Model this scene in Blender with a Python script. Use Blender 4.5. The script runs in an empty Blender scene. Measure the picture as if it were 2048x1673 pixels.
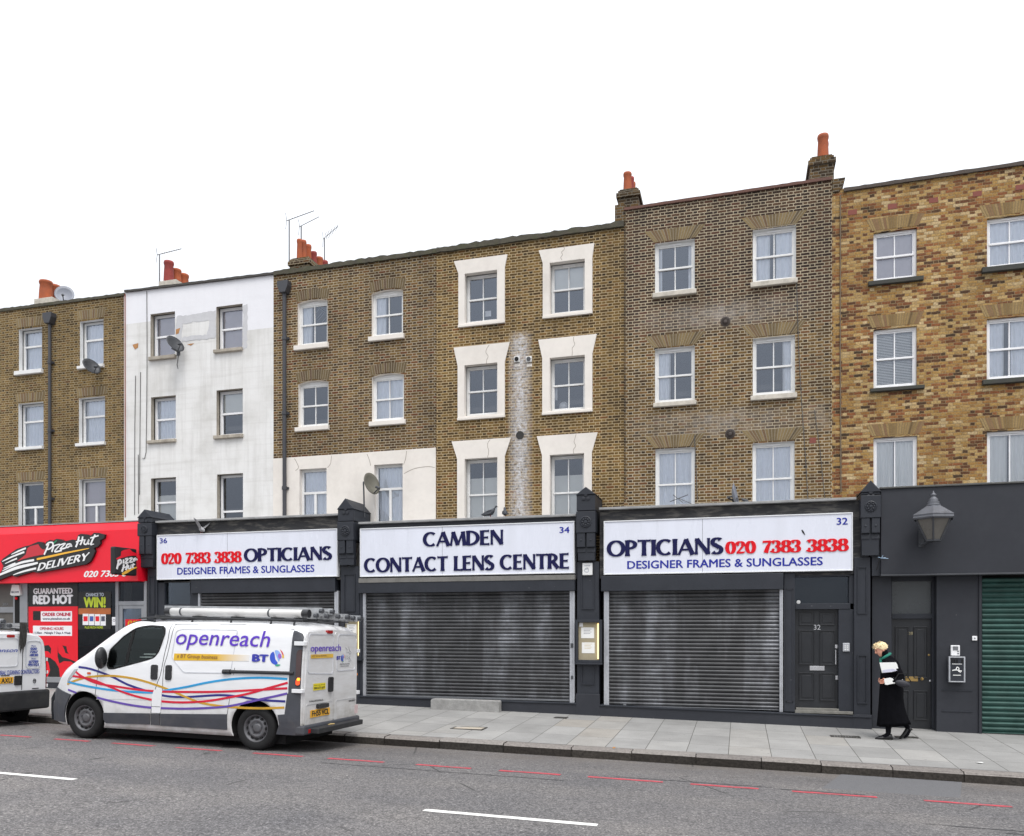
import bpy, bmesh, math, random
from mathutils import Vector, Matrix
from mathutils.geometry import tessellate_polygon
random.seed(7)
sc = bpy.context.scene
COL = sc.collection
PI = math.pi

# ------------------------------------------------------------------ camera, sky, sun, exposure
F_PX, HOR, CX = 1601.0, 1250.0, 1024.0            # focal length, eye level and centre column of the 2048 x 1673 photograph
D, H, YAW = 15.9, 1.87, math.radians(15.9)
CO, SI = math.cos(YAW), math.sin(YAW)
cam = bpy.data.cameras.new('camera')
cam.sensor_width = 36; cam.lens = 36 * F_PX / 2048
cam.shift_y = (HOR - 836.5) / 2048
cam.clip_start = .05; cam.clip_end = 3000
co = bpy.data.objects.new('camera', cam); COL.objects.link(co)
co.location = (0, -D, H); co.rotation_euler = (PI / 2, 0, YAW)
sc.camera = co

SUN_EL, SUN_AZ = math.radians(62), math.radians(146)   # azimuth clockwise from +Y: in front of the facades, to the right
world = bpy.data.worlds.new('World'); sc.world = world; world.use_nodes = True
wn, wl = world.node_tree.nodes, world.node_tree.links
sky = wn.new('ShaderNodeTexSky'); sky.sky_type = 'NISHITA'; sky.sun_disc = False
sky.sun_elevation = SUN_EL; sky.sun_rotation = SUN_AZ; sky.dust_density = 6; sky.air_density = 1.5
hs = wn.new('ShaderNodeHueSaturation'); hs.inputs['Saturation'].default_value = .22
wl.new(sky.outputs[0], hs.inputs['Color'])
ov = wn.new('ShaderNodeMix'); ov.data_type = 'RGBA'; ov.inputs[0].default_value = .72     # overcast veil
wl.new(hs.outputs[0], ov.inputs[6]); ov.inputs[7].default_value = (11.6, 12.0, 12.7, 1)
tc = wn.new('ShaderNodeTexCoord'); sx = wn.new('ShaderNodeSeparateXYZ'); wl.new(tc.outputs['Generated'], sx.inputs[0])
zn = wn.new('ShaderNodeMath'); zn.operation = 'MULTIPLY_ADD'; zn.use_clamp = False; wl.new(sx.outputs[2], zn.inputs[0]); zn.inputs[1].default_value = .98; zn.inputs[2].default_value = .52   # overcast: the zenith is brightest
mxz = wn.new('ShaderNodeMath'); mxz.operation = 'MAXIMUM'; wl.new(zn.outputs[0], mxz.inputs[0]); mxz.inputs[1].default_value = .5
vm = wn.new('ShaderNodeVectorMath'); vm.operation = 'SCALE'; wl.new(ov.outputs[2], vm.inputs[0]); wl.new(mxz.outputs[0], vm.inputs['Scale'])
bg = wn['Background']; wl.new(vm.outputs[0], bg.inputs['Color']); bg.inputs['Strength'].default_value = .12
sl = bpy.data.lights.new('sun', 'SUN'); sl.energy = 1.4; sl.angle = math.radians(22); sl.color = (1, .965, .92)
so = bpy.data.objects.new('sun', sl); COL.objects.link(so)
sdir = Vector((math.sin(SUN_AZ) * math.cos(SUN_EL), math.cos(SUN_AZ) * math.cos(SUN_EL), math.sin(SUN_EL)))
so.rotation_euler = sdir.to_track_quat('Z', 'Y').to_euler(); so.location = sdir * 60
vs_ = sc.view_settings; sc.display_settings.display_device = 'sRGB'
vs_.view_transform = 'Standard'; vs_.look = 'None'; vs_.gamma = 1; vs_.exposure = .22; vs_.use_curve_mapping = False
sc.cycles.max_bounces = 8; sc.cycles.transparent_max_bounces = 16
try: sc.cycles.use_denoising = True
except Exception: pass

# ------------------------------------------------------------------ measuring: pixel of the photograph -> point on a real plane
def fx(px, Y=0.0):
    t = (px - CX) / F_PX; R = Y + D
    return R * (t * CO - SI) / (CO + t * SI)
def dep(X, Y): return -X * SI + (Y + D) * CO
def fp(px, py, Y=0.0):
    x = fx(px, Y); return x, H + (HOR - py) / F_PX * dep(x, Y)
def fz(px, py, Y=0.0): return fp(px, py, Y)[1]
def rect(l, t, r, b, Y=0.0):                       # x0, x1, z0, z1
    c = (l + r) / 2
    return fx(l, Y), fx(r, Y), fz(c, b, Y), fz(c, t, Y)
def ur(px, py, X):                                 # point on the plane x = X -> (y, z)
    t = (px - CX) / F_PX
    R = X * (CO + t * SI) / (t * CO - SI)
    return R - D, H + (HOR - py) / F_PX * (-X * SI + R * CO)

# ------------------------------------------------------------------ objects
ORG = {}
def tag(o, label=None, cat=None, group=None, kind=None):
    if label: o['label'] = label
    if cat: o['category'] = cat
    if group: o['group'] = group
    if kind: o['kind'] = kind
    return o
def thing(name, loc, label, cat, group=None, rot=None):
    o = bpy.data.objects.new(name, None); COL.objects.link(o); o.location = loc
    o.empty_display_size = .2
    if rot: o.rotation_euler = rot; ORG[o.name] = (0, 0, 0)
    else: ORG[o.name] = tuple(loc)
    return tag(o, label, cat, group)
def copy_tree(o, parent=None, off=(0, 0, 0)):
    c = o.copy(); COL.objects.link(c); c.parent = parent
    if parent is None:
        c.location = Vector(o.location) + Vector(off)
    for k in [x for x in bpy.data.objects if x.parent == o]: copy_tree(k, c)
    return c

class MB:
    def __init__(s): s.v = []; s.f = []; s.m = []; s.k = 0; s.sm = []; s.smooth = False
    def add(s, vs, fs):
        b = len(s.v); s.v += [tuple(p) for p in vs]
        for f in fs: s.f.append(tuple(i + b for i in f)); s.m.append(s.k); s.sm.append(s.smooth)
        return s
    def box(s, x0, x1, y0, y1, z0, z1):
        return s.add([(x0, y0, z0), (x1, y0, z0), (x1, y1, z0), (x0, y1, z0), (x0, y0, z1), (x1, y0, z1), (x1, y1, z1), (x0, y1, z1)],
                     [(0, 3, 2, 1), (4, 5, 6, 7), (0, 1, 5, 4), (1, 2, 6, 5), (2, 3, 7, 6), (3, 0, 4, 7)])
    def prism(s, poly, y0, y1):                    # outline in (x, z), front at y0, back at y1
        n = len(poly)
        if sum(poly[i][0] * poly[(i + 1) % n][1] - poly[(i + 1) % n][0] * poly[i][1] for i in range(n)) < 0: poly = poly[::-1]
        vs = [(p[0], y0, p[1]) for p in poly] + [(p[0], y1, p[1]) for p in poly]
        return s.add(vs, [tuple(range(n)), tuple(range(2 * n - 1, n - 1, -1))] + [(i, i + n, (i + 1) % n + n, (i + 1) % n) for i in range(n)])
    def prismx(s, poly, x0, x1):                   # outline in (y, z) swept along x
        n = len(poly)
        if sum(poly[i][0] * poly[(i + 1) % n][1] - poly[(i + 1) % n][0] * poly[i][1] for i in range(n)) < 0: poly = poly[::-1]
        vs = [(x1, p[0], p[1]) for p in poly] + [(x0, p[0], p[1]) for p in poly]
        return s.add(vs, [tuple(range(n)), tuple(range(2 * n - 1, n - 1, -1))] + [(i, i + n, (i + 1) % n + n, (i + 1) % n) for i in range(n)])
    def ribbon(s, L, R, mp, k0, k1):               # closed slab between two polylines; mp(u, v, k) -> point
        n = len(L)
        vs = [mp(p[0], p[1], k1) for p in L] + [mp(p[0], p[1], k1) for p in R] + [mp(p[0], p[1], k0) for p in L] + [mp(p[0], p[1], k0) for p in R]
        fs = []
        for i in range(n - 1):
            fs += [(n + i, n + i + 1, i + 1, i), (i, i + 1, 2 * n + i + 1, 2 * n + i), (n + i + 1, n + i, 3 * n + i, 3 * n + i + 1)]
        fs += [(0, 2 * n, 3 * n, n), (n - 1, 2 * n - 1, 4 * n - 1, 3 * n - 1)]
        return s.add(vs, fs)
    def tube(s, path, r, n=8, caps=True):
        P = [Vector(p) for p in path]; rs = r if isinstance(r, (list, tuple)) else [r] * len(P)
        vs, fs = [], []; up = None
        for i, p in enumerate(P):
            t = (P[min(i + 1, len(P) - 1)] - P[max(i - 1, 0)]).normalized()
            if up is None: up = Vector((0, 0, 1)) if abs(t.z) < .9 else Vector((1, 0, 0))
            a = t.cross(up).normalized(); b = a.cross(t).normalized(); up = b
            for j in range(n):
                q = 2 * PI * j / n; vs.append(p + (a * math.cos(q) + b * math.sin(q)) * rs[i])
        for i in range(len(P) - 1):
            for j in range(n):
                k = (j + 1) % n; fs.append((i * n + j, i * n + k, i * n + n + k, i * n + n + j))
        if caps: fs += [tuple(range(n - 1, -1, -1)), tuple(range((len(P) - 1) * n, len(P) * n))]
        return s.add(vs, fs)
    def lathe(s, prof, c, axis='z', n=24, caps=True, a0=0):     # prof: (radius, height)
        vs, fs = [], []
        for r, h in prof:
            for j in range(n):
                q = 2 * PI * j / n + a0; a, b = r * math.cos(q), r * math.sin(q)
                vs.append({'z': (c[0] + a, c[1] + b, c[2] + h), 'y': (c[0] + a, c[1] + h, c[2] + b), 'x': (c[0] + h, c[1] + a, c[2] + b)}[axis])
        for i in range(len(prof) - 1):
            for j in range(n):
                k = (j + 1) % n; fs.append((i * n + j, i * n + k, i * n + n + k, i * n + n + j))
        if caps: fs += [tuple(range(n - 1, -1, -1)), tuple(range((len(prof) - 1) * n, len(prof) * n))]
        if axis == 'y': fs = [f[::-1] for f in fs]
        return s.add(vs, fs)
    def sphere(s, c, r, n=12, m=8, mat=None):
        vs, fs = [], []
        rx, ry, rz = r if isinstance(r, (tuple, list)) else (r, r, r)
        for i in range(m + 1):
            a = PI * i / m - PI / 2
            for j in range(n):
                b = 2 * PI * j / n; p = Vector((rx * math.cos(a) * math.cos(b), ry * math.cos(a) * math.sin(b), rz * math.sin(a)))
                if mat: p = mat @ p
                vs.append(p + Vector(c))
        for i in range(m):
            for j in range(n):
                k = (j + 1) % n; fs.append((i * n + j, i * n + k, i * n + n + k, i * n + n + j))
        return s.add(vs, fs)
    def sheet(s, grid, close=False):               # grid[i][j] points
        n = len(grid[0]); vs = [p for row in grid for p in row]; fs = []
        for i in range(len(grid) - 1):
            for j in range(n if close else n - 1):
                k = (j + 1) % n; fs.append((i * n + j, i * n + k, i * n + n + k, i * n + n + j))
        return s.add(vs, fs)
    def mesh(s, name, off=(0, 0, 0)):
        me = bpy.data.meshes.new(name)
        me.from_pydata([(a - off[0], b - off[1], c - off[2]) for a, b, c in s.v], [], s.f)
        for p, k, q in zip(me.polygons, s.m, s.sm): p.material_index = k; p.use_smooth = q
        return me
    def build(s, name, mat, parent=None, bevel=0, fix=True, off=None):
        if off is None: off = ORG.get(parent.name, (0, 0, 0)) if parent else (0, 0, 0)
        me = s.mesh(name, off)
        if fix:
            bm = bmesh.new(); bm.from_mesh(me); bmesh.ops.recalc_face_normals(bm, faces=bm.faces); bm.to_mesh(me); bm.free()
        for m in (mat if isinstance(mat, (list, tuple)) else [mat]): me.materials.append(m)
        o = bpy.data.objects.new(name, me); COL.objects.link(o)
        if parent: o.parent = parent
        ORG[o.name] = off
        if bevel:
            b = o.modifiers.new('bevel', 'BEVEL'); b.width = bevel; b.segments = 2; b.limit_method = 'ANGLE'
        return o
def child_org(o, parent): ORG[o.name] = ORG[parent.name]

# ------------------------------------------------------------------ materials
def nt(name):
    m = bpy.data.materials.new(name); m.use_nodes = True
    return m, m.node_tree.nodes, m.node_tree.links, m.node_tree.nodes['Principled BSDF']
class NB:                                          # tiny node helper
    def __init__(s, N, L): s.N, s.L = N, L
    def val(s, sock, v):
        if hasattr(v, 'links'): s.L.new(v, sock)
        elif v is not None: sock.default_value = v
    def math(s, op, a, b=None, c=None, clamp=False):
        n = s.N.new('ShaderNodeMath'); n.operation = op; n.use_clamp = clamp
        for i, v in enumerate((a, b, c)):
            if v is not None: s.val(n.inputs[i], v)
        return n.outputs[0]
    def mix(s, f, a, b, mode='MIX'):
        n = s.N.new('ShaderNodeMix'); n.data_type = 'RGBA'; n.blend_type = mode
        s.val(n.inputs[0], f); s.val(n.inputs[6], a if hasattr(a, 'links') else (*a[:3], 1)); s.val(n.inputs[7], b if hasattr(b, 'links') else (*b[:3], 1))
        return n.outputs[2]
    def noise(s, vec, scale, detail=4, rough=.55, dist=0):
        n = s.N.new('ShaderNodeTexNoise'); n.inputs['Scale'].default_value = scale; n.inputs['Detail'].default_value = detail
        n.inputs['Roughness'].default_value = rough; n.inputs['Distortion'].default_value = dist
        if vec: s.L.new(vec, n.inputs['Vector'])
        return n.outputs[0]
    def ramp(s, f, pts, const=False):
        n = s.N.new('ShaderNodeValToRGB'); e = n.color_ramp.elements
        if const: n.color_ramp.interpolation = 'CONSTANT'
        while len(e) < len(pts): e.new(.5)
        for i, (p, c) in enumerate(pts):
            e[i].position = p; e[i].color = (*c[:3], 1) if isinstance(c, (tuple, list)) else (c, c, c, 1)
        s.L.new(f, n.inputs[0]); return n.outputs[0]
    def coord(s, kind='Object', sc_=None):
        t = s.N.new('ShaderNodeTexCoord')
        if sc_ is None: return t.outputs[kind]
        m = s.N.new('ShaderNodeMapping'); m.inputs['Scale'].default_value = sc_; s.L.new(t.outputs[kind], m.inputs[0]); return m.outputs[0]
    def xyz(s, vec):
        n = s.N.new('ShaderNodeSeparateXYZ'); s.L.new(vec, n.inputs[0]); return n.outputs
    def comb(s, x=0, y=0, z=0):
        n = s.N.new('ShaderNodeCombineXYZ')
        for i, v in enumerate((x, y, z)): s.val(n.inputs[i], v)
        return n.outputs[0]
    def bump(s, h, strength, dist, bs):
        n = s.N.new('ShaderNodeBump'); n.inputs['Strength'].default_value = strength; n.inputs['Distance'].default_value = dist
        s.L.new(h, n.inputs['Height']); s.L.new(n.outputs[0], bs.inputs['Normal'])
CACHE = {}
def pm(name, col, rough=.6, metal=0, var=.18, scale=6, bump=.0, spec=.5, stretch=(1, 1, 1), grime=0, grimec=(.05, .045, .04), coat=0, specks=None):
    """painted / plain surface with uneven tone, gloss and optional grime"""
    if name in CACHE: return CACHE[name]
    m, N, L, bs = nt(name); b = NB(N, L)
    v = b.coord('Object', stretch)
    n1 = b.noise(v, scale, 5); n2 = b.noise(v, scale * 7, 3)
    f = b.math('ADD', b.math('MULTIPLY', n1, .7), b.math('MULTIPLY', n2, .3))
    c = b.ramp(f, [(.25, tuple(x * (1 - var) for x in col)), (.75, tuple(min(1, x * (1 + var)) for x in col))])
    if grime:
        g = b.ramp(b.noise(v, scale * .6, 6, .7), [(.48, 0), (.72, 1)])
        c = b.mix(b.math('MULTIPLY', g, grime), c, grimec)
    if specks:                                      # chips, splashes and bird droppings
        vo = N.new('ShaderNodeTexVoronoi'); vo.inputs['Scale'].default_value = 5.5; L.new(b.coord('Object'), vo.inputs['Vector'])
        sp = b.math('MULTIPLY', b.math('LESS_THAN', b.math('ADD', vo.outputs[0], b.math('MULTIPLY', b.noise(b.coord('Object'), 40, 2), .05)), .068), b.math('GREATER_THAN', b.xyz(vo.outputs[1])[0], .62))
        c = b.mix(b.math('MULTIPLY', sp, .8), c, specks)
    L.new(c, bs.inputs['Base Color'])
    r = b.ramp(n1, [(.2, max(0, rough - .1)), (.8, min(1, rough + .12))]); L.new(r, bs.inputs['Roughness'])
    bs.inputs['Metallic'].default_value = metal; bs.inputs['Specular IOR Level'].default_value = spec
    bs.inputs['Coat Weight'].default_value = coat; bs.inputs['Coat Roughness'].default_value = .08
    if bump: b.bump(n2, bump, .01, bs)
    CACHE[name] = m; return m

def brick(name, tones, head, mortar, bh=.0585, P=.262, mw=.0078, dark=.35, stains=(), jitter=.004, var=.38, gain=(.80, .69, .56), top=None):
    """Flemish bond in object space: u runs along x + y, rows along z"""
    m, N, L, bs = nt(name); b = NB(N, L)
    oc = b.coord('Object'); X, Y, Z = b.xyz(oc)
    wob = b.noise(oc, 9, 3); wob2 = b.noise(b.comb(b.math('ADD', X, 31), Y, Z), 14, 3)
    u0 = b.math('ADD', b.math('ADD', X, Y), b.math('MULTIPLY', b.math('SUBTRACT', wob, .5), jitter * 4))
    z0 = b.math('ADD', b.math('ADD', Z, 20.0), b.math('MULTIPLY', b.math('SUBTRACT', wob2, .5), jitter * 4))
    rz = b.math('DIVIDE', z0, bh); row = b.math('FLOOR', rz); fr = b.math('FRACT', rz)
    uu = b.math('ADD', b.math('DIVIDE', b.math('ADD', u0, 60.0), P), b.math('MULTIPLY', b.math('MODULO', row, 2.0), .5))
    cell = b.math('FLOOR', uu); fu = b.math('FRACT', uu)
    hd = b.math('GREATER_THAN', fu, .667)
    idn = b.math('ADD', b.math('MULTIPLY', cell, 2.0), hd)
    wnz = N.new('ShaderNodeTexWhiteNoise'); wnz.noise_dimensions = '2D'; L.new(b.comb(idn, row), wnz.inputs['Vector'])
    rv = wnz.outputs['Value']
    wn2 = N.new('ShaderNodeTexWhiteNoise'); wn2.noise_dimensions = '2D'; L.new(b.comb(row, b.math('ADD', idn, .37)), wn2.inputs['Vector'])
    r2 = wn2.outputs['Value']
    # regional drift makes patches of like bricks
    drift = b.math('MULTIPLY', b.math('SUBTRACT', b.noise(oc, .8, 3), .5), .55)
    c = b.ramp(b.math('ADD', rv, drift, clamp=True), tones)
    if top:                                         # the upper storeys are of another batch of bricks
        tz = b.math('DIVIDE', b.math('SUBTRACT', b.math('ADD', Z, b.math('MULTIPLY', b.noise(oc, .9, 3), .9)), top[0]), .5, clamp=True)
        c = b.mix(tz, c, b.ramp(b.math('ADD', rv, drift, clamp=True), top[1]))
    ch = b.ramp(rv, head)
    c = b.mix(b.math('MULTIPLY', hd, b.math('MULTIPLY', b.math('GREATER_THAN', r2, .4), .7)), c, ch)
    fine = b.noise(oc, 34, 4, .7)
    c = b.mix(1.0, c, gain, 'MULTIPLY')
    c = b.mix(1.0, c, b.ramp(fine, [(.25, 1 - var), (.75, 1 + var)]), 'MULTIPLY')
    # distance to the joint, metres
    dl = b.math('MULTIPLY', fu, P)
    ds = b.math('MINIMUM', dl, b.math('SUBTRACT', .667 * P, dl))
    dh = b.math('MINIMUM', b.math('SUBTRACT', dl, .667 * P), b.math('SUBTRACT', P, dl))
    dx = b.math('ADD', b.math('MULTIPLY', ds, b.math('SUBTRACT', 1.0, hd)), b.math('MULTIPLY', dh, hd))
    dz = b.math('MULTIPLY', b.math('MINIMUM', fr, b.math('SUBTRACT', 1.0, fr)), bh)
    dm = b.math('MINIMUM', dx, dz)
    mr = N.new('ShaderNodeMapRange'); L.new(dm, mr.inputs[0]); mr.inputs[1].default_value = mw * .55; mr.inputs[2].default_value = mw * 1.25
    br = mr.outputs[0]
    mc = b.mix(b.noise(oc, 5, 4), tuple(x * .78 for x in mortar), tuple(x * 1.16 for x in mortar))
    c = b.mix(br, mc, c)
    wx = b.ramp(b.noise(b.coord('Object', (1, 1, .55)), .9, 6, .65), [(.35, 1.0 - dark), (.65, 1.12)])
    c = b.mix(1.0, c, wx, 'MULTIPLY')
    for (sx, sw, z_0, z_1, scol, amt, ns) in stains:
        gx = b.math('SUBTRACT', 1.0, b.math('DIVIDE', b.math('ABSOLUTE', b.math('SUBTRACT', X, sx)), sw), clamp=True)
        gz = b.math('MULTIPLY', b.math('DIVIDE', b.math('SUBTRACT', Z, z_0), .22, clamp=True), b.math('DIVIDE', b.math('SUBTRACT', z_1, Z), .22, clamp=True))
        nn = b.ramp(b.noise(oc, ns, 6, .75), [(.34, 0), (.62, 1)])
        g = b.math('MULTIPLY', b.math('MULTIPLY', b.math('POWER', gx, .9), gz), b.math('MULTIPLY', nn, amt), clamp=True)
        c = b.mix(g, c, scol)
    L.new(c, bs.inputs['Base Color'])
    bs.inputs['Roughness'].default_value = .88; bs.inputs['Specular IOR Level'].default_value = .25
    h = b.math('ADD', br, b.math('MULTIPLY', fine, .5)); b.bump(h, .55, .012, bs)
    return m

def glassm(name='window_glass', refl=.12, tint=(.97, .985, 1.0), gcol=(.78, .86, 1.0), ior=1.5):
    if name in CACHE: return CACHE[name]
    m, N, L, bs = nt(name); b = NB(N, L); N.remove(bs)
    tr = N.new('ShaderNodeBsdfTransparent'); tr.inputs[0].default_value = (*tint, 1)
    gl = N.new('ShaderNodeBsdfGlossy'); gl.inputs['Color'].default_value = (*gcol, 1); gl.inputs['Roughness'].default_value = .03
    fr = N.new('ShaderNodeFresnel'); fr.inputs[0].default_value = ior
    nz = b.noise(b.coord('Object'), 2.2, 2); bp = N.new('ShaderNodeBump'); bp.inputs['Strength'].default_value = .03; bp.inputs['Distance'].default_value = .02
    L.new(nz, bp.inputs['Height']); L.new(bp.outputs[0], gl.inputs['Normal'])
    mx = N.new('ShaderNodeMixShader'); L.new(b.math('ADD', fr.outputs[0], refl, clamp=True), mx.inputs[0]); L.new(tr.outputs[0], mx.inputs[1]); L.new(gl.outputs[0], mx.inputs[2])
    L.new(mx.outputs[0], N['Material Output'].inputs[0]); CACHE[name] = m; return m

def island(name, cols, rough=.85, bump=.4, scale=40, var=.25):
    """each loose piece of the mesh gets its own tone (voussoirs, kerb stones)"""
    m, N, L, bs = nt(name); b = NB(N, L)
    g = N.new('ShaderNodeNewGeometry'); c = b.ramp(g.outputs['Random Per Island'], cols)
    n = b.noise(b.coord('Object'), scale, 4, .65)
    c = b.mix(1.0, c, b.ramp(n, [(.25, 1 - var), (.75, 1 + var)]), 'MULTIPLY')
    L.new(c, bs.inputs['Base Color']); bs.inputs['Roughness'].default_value = rough; bs.inputs['Specular IOR Level'].default_value = .25
    b.bump(n, bump, .01, bs); return m

def srgb(r, g, b): return tuple(((x / 255 + .055) / 1.055) ** 2.4 if x > 10 else x / 255 / 12.92 for x in (r, g, b))
M_white = pm('white_paint', (.74, .74, .73), .42, var=.08, grime=.18, grimec=(.33, .31, .28))
M_upvc = pm('white_plastic_frame', (.8, .8, .81), .35, var=.05)
M_cream = pm('cream_render', (.75, .705, .65), .8, var=.08, scale=1.6, bump=.12, grime=.22, grimec=(.36, .31, .26))
M_stone = pm('stone_sill', (.56, .52, .45), .85, var=.2, scale=9, bump=.3, grime=.45, grimec=(.16, .15, .12))
M_black = pm('black_shop_paint', srgb(40, 43, 50), .5, var=.22, scale=2.2, bump=.05, grime=.25, grimec=srgb(62, 64, 70), spec=.4, specks=srgb(120, 120, 122))
M_black2 = pm('black_fascia_paint', srgb(45, 47, 53), .55, var=.2, scale=1.4, grime=.3, grimec=srgb(64, 65, 70), spec=.35, specks=srgb(112, 110, 108))
M_peel = pm('peeling_black_paint', srgb(40, 40, 42), .6, var=.3, scale=3.2, stretch=(1, 1, 5), grime=.5, grimec=srgb(140, 135, 126), spec=.35)
M_lead = pm('lead_flashing', srgb(150, 150, 150), .55, var=.2, scale=7, grime=.35, grimec=srgb(80, 80, 78))
M_alu = pm('aluminium', srgb(188, 190, 195), .38, metal=.55, var=.12, scale=5, grime=.25, grimec=srgb(95, 95, 96))
M_dark = pm('dark_interior', (.035, .034, .033), .9, var=.3)
M_room = pm('room_interior', (.10, .095, .088), .9, var=.3)
M_pot = pm('terracotta_pot', (.35, .083, .028), .8, var=.3, scale=5, bump=.2, grime=.35, grimec=(.12, .05, .03))
M_pot2 = pm('red_clay_pot', (.25, .035, .028), .75, var=.3, scale=5, bump=.2)
M_pipe = pm('black_iron_pipe', srgb(60, 61, 66), .45, var=.2)
M_rubber = pm('rubber', (.014, .014, .0145), .8, var=.4, scale=12, spec=.25)
M_grey = pm('grey_metal', srgb(120, 122, 125), .45, metal=.3, var=.15)
M_dgrey = pm('dark_grey_metal', srgb(72, 74, 78), .5, metal=.2, var=.2)
M_coping = pm('mossy_coping', (.075, .068, .05), .95, var=.45, scale=8, bump=.8, grime=.5, grimec=(.06, .075, .02))
M_glass = glassm()
M_shopglass = glassm('shop_glass', .0, (.8, .82, .82))

# ------------------------------------------------------------------ lettering
def flat_map(y0, ox=0, oz=0):                      # facade plane: outwards is -Y
    return lambda u, v, k: (u + ox, y0 - k, v + oz)
def arcp(cx, cy, rx, ry, a0, a1, n=20):
    return [(cx + rx * math.cos(math.radians(a0 + (a1 - a0) * i / n)), cy + ry * math.sin(math.radians(a0 + (a1 - a0) * i / n))) for i in range(n + 1)]
def glyph_set(T, t, flare):
    def V(x, y0=0., y1=1., w=T): return ('s', [(x, y0), (x, y0 + (y1 - y0) * .18), (x, (y0 + y1) / 2), (x, y1 - (y1 - y0) * .18), (x, y1)], [w * flare, w, w * .96, w, w * flare])
    def Hh(x0, x1, y, w=t): return ('s', [(x0, y), ((x0 + x1) / 2, y), (x1 - (x1 - x0) * .2, y), (x1, y)], [w, w, w, w * (1 + (flare - 1) * 2.2)])
    def Dg(x0, y0, x1, y1, w=T): return ('s', [(x0, y0), (x0 * .8 + x1 * .2, y0 * .8 + y1 * .2), (x0 * .2 + x1 * .8, y0 * .2 + y1 * .8), (x1, y1)], [w * (1 + (flare - 1) * .7), w, w, w * (1 + (flare - 1) * .7)])
    def A(*a): return ('a', arcp(*a), None)
    return {
        'C': (.9, [A(.5, .5, .4, .45, 48, 312)]), 'O': (1.04, [A(.52, .5, .42, .455, 0, 360, 36)]),
        'D': (.92, [V(.14), A(.2, .5, .58, .455, 90, -90), Hh(.1, .24, .955), Hh(.1, .24, .045)]),
        'P': (.7, [V(.14), A(.22, .72, .36, .235, 90, -90), Hh(.1, .26, .955), Hh(.1, .26, .485)]),
        'R': (.8, [V(.14), A(.22, .72, .34, .235, 90, -90), Hh(.1, .26, .955), Hh(.1, .26, .485), Dg(.34, .5, .7, .03)]),
        'B': (.76, [V(.14), A(.24, .74, .3, .22, 90, -90), A(.24, .27, .36, .23, 90, -90), Hh(.1, .26, .955), Hh(.1, .26, .5), Hh(.1, .26, .045)]),
        'T': (.78, [V(.39), Hh(.39, .76, .945), Hh(.39, .02, .945)]), 'I': (.3, [V(.15)]),
        'A': (.92, [Dg(.06, .0, .45, .97, t * 1.15), Dg(.45, .97, .84, .0), Hh(.2, .68, .32)]),
        'N': (.9, [V(.12, w=t * 1.2), Dg(.13, .95, .77, .05), V(.78, w=t * 1.2)]),
        'M': (1.1, [Dg(.08, .0, .21, .97, t * 1.1), Dg(.22, .95, .54, .05), Dg(.54, .05, .88, .95, t * 1.1), Dg(.88, .97, 1.0, .0)]),
        'S': (.66, [A(.33, .735, .23, .225, 35, 250), A(.32, .265, .25, .225, 75, -145), Dg(.2, .6, .46, .4, T * .95)]),
        'L': (.62, [V(.14), Hh(.14, .6, .05)]), 'E': (.66, [V(.14), Hh(.14, .6, .95), Hh(.14, .54, .51), Hh(.14, .62, .05)]),
        'V': (.82, [Dg(.04, 1., .4, .02), Dg(.4, .02, .76, 1., t * 1.1)]), 'Y': (.78, [Dg(.03, 1., .38, .46), Dg(.38, .46, .74, 1., t * 1.1), V(.38, 0., .5)]),
        ' ': (.42, []),
        '0': (.66, [A(.33, .5, .235, .455, 0, 360, 32)]),
        '2': (.66, [A(.3, .72, .21, .235, 175, -25), Dg(.47, .6, .13, .1, t * 1.6), ('s', [(.06, .075), (.3, .075), (.5, .085), (.62, .14)], [.15, .15, .15, .05]), ('d', (.14, .72, .095), None)]),
        '3': (.62, [A(.26, .745, .21, .215, 160, -90), A(.25, .27, .25, .235, 95, -160), ('d', (.11, .25, .1), None), ('d', (.12, .8, .085), None)]),
        '7': (.62, [('s', [(.06, .8), (.09, .91), (.35, .91), (.58, .91)], [.05, .17, .17, .17]), ('s', [(.55, .9), (.38, .5), (.25, .02)], [t * 1.6, T * .95, T * 1.15])]),
        '8': (.66, [A(.33, .745, .19, .205, 0, 360, 28), A(.33, .275, .235, .23, 0, 360, 28)]),
    }
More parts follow.
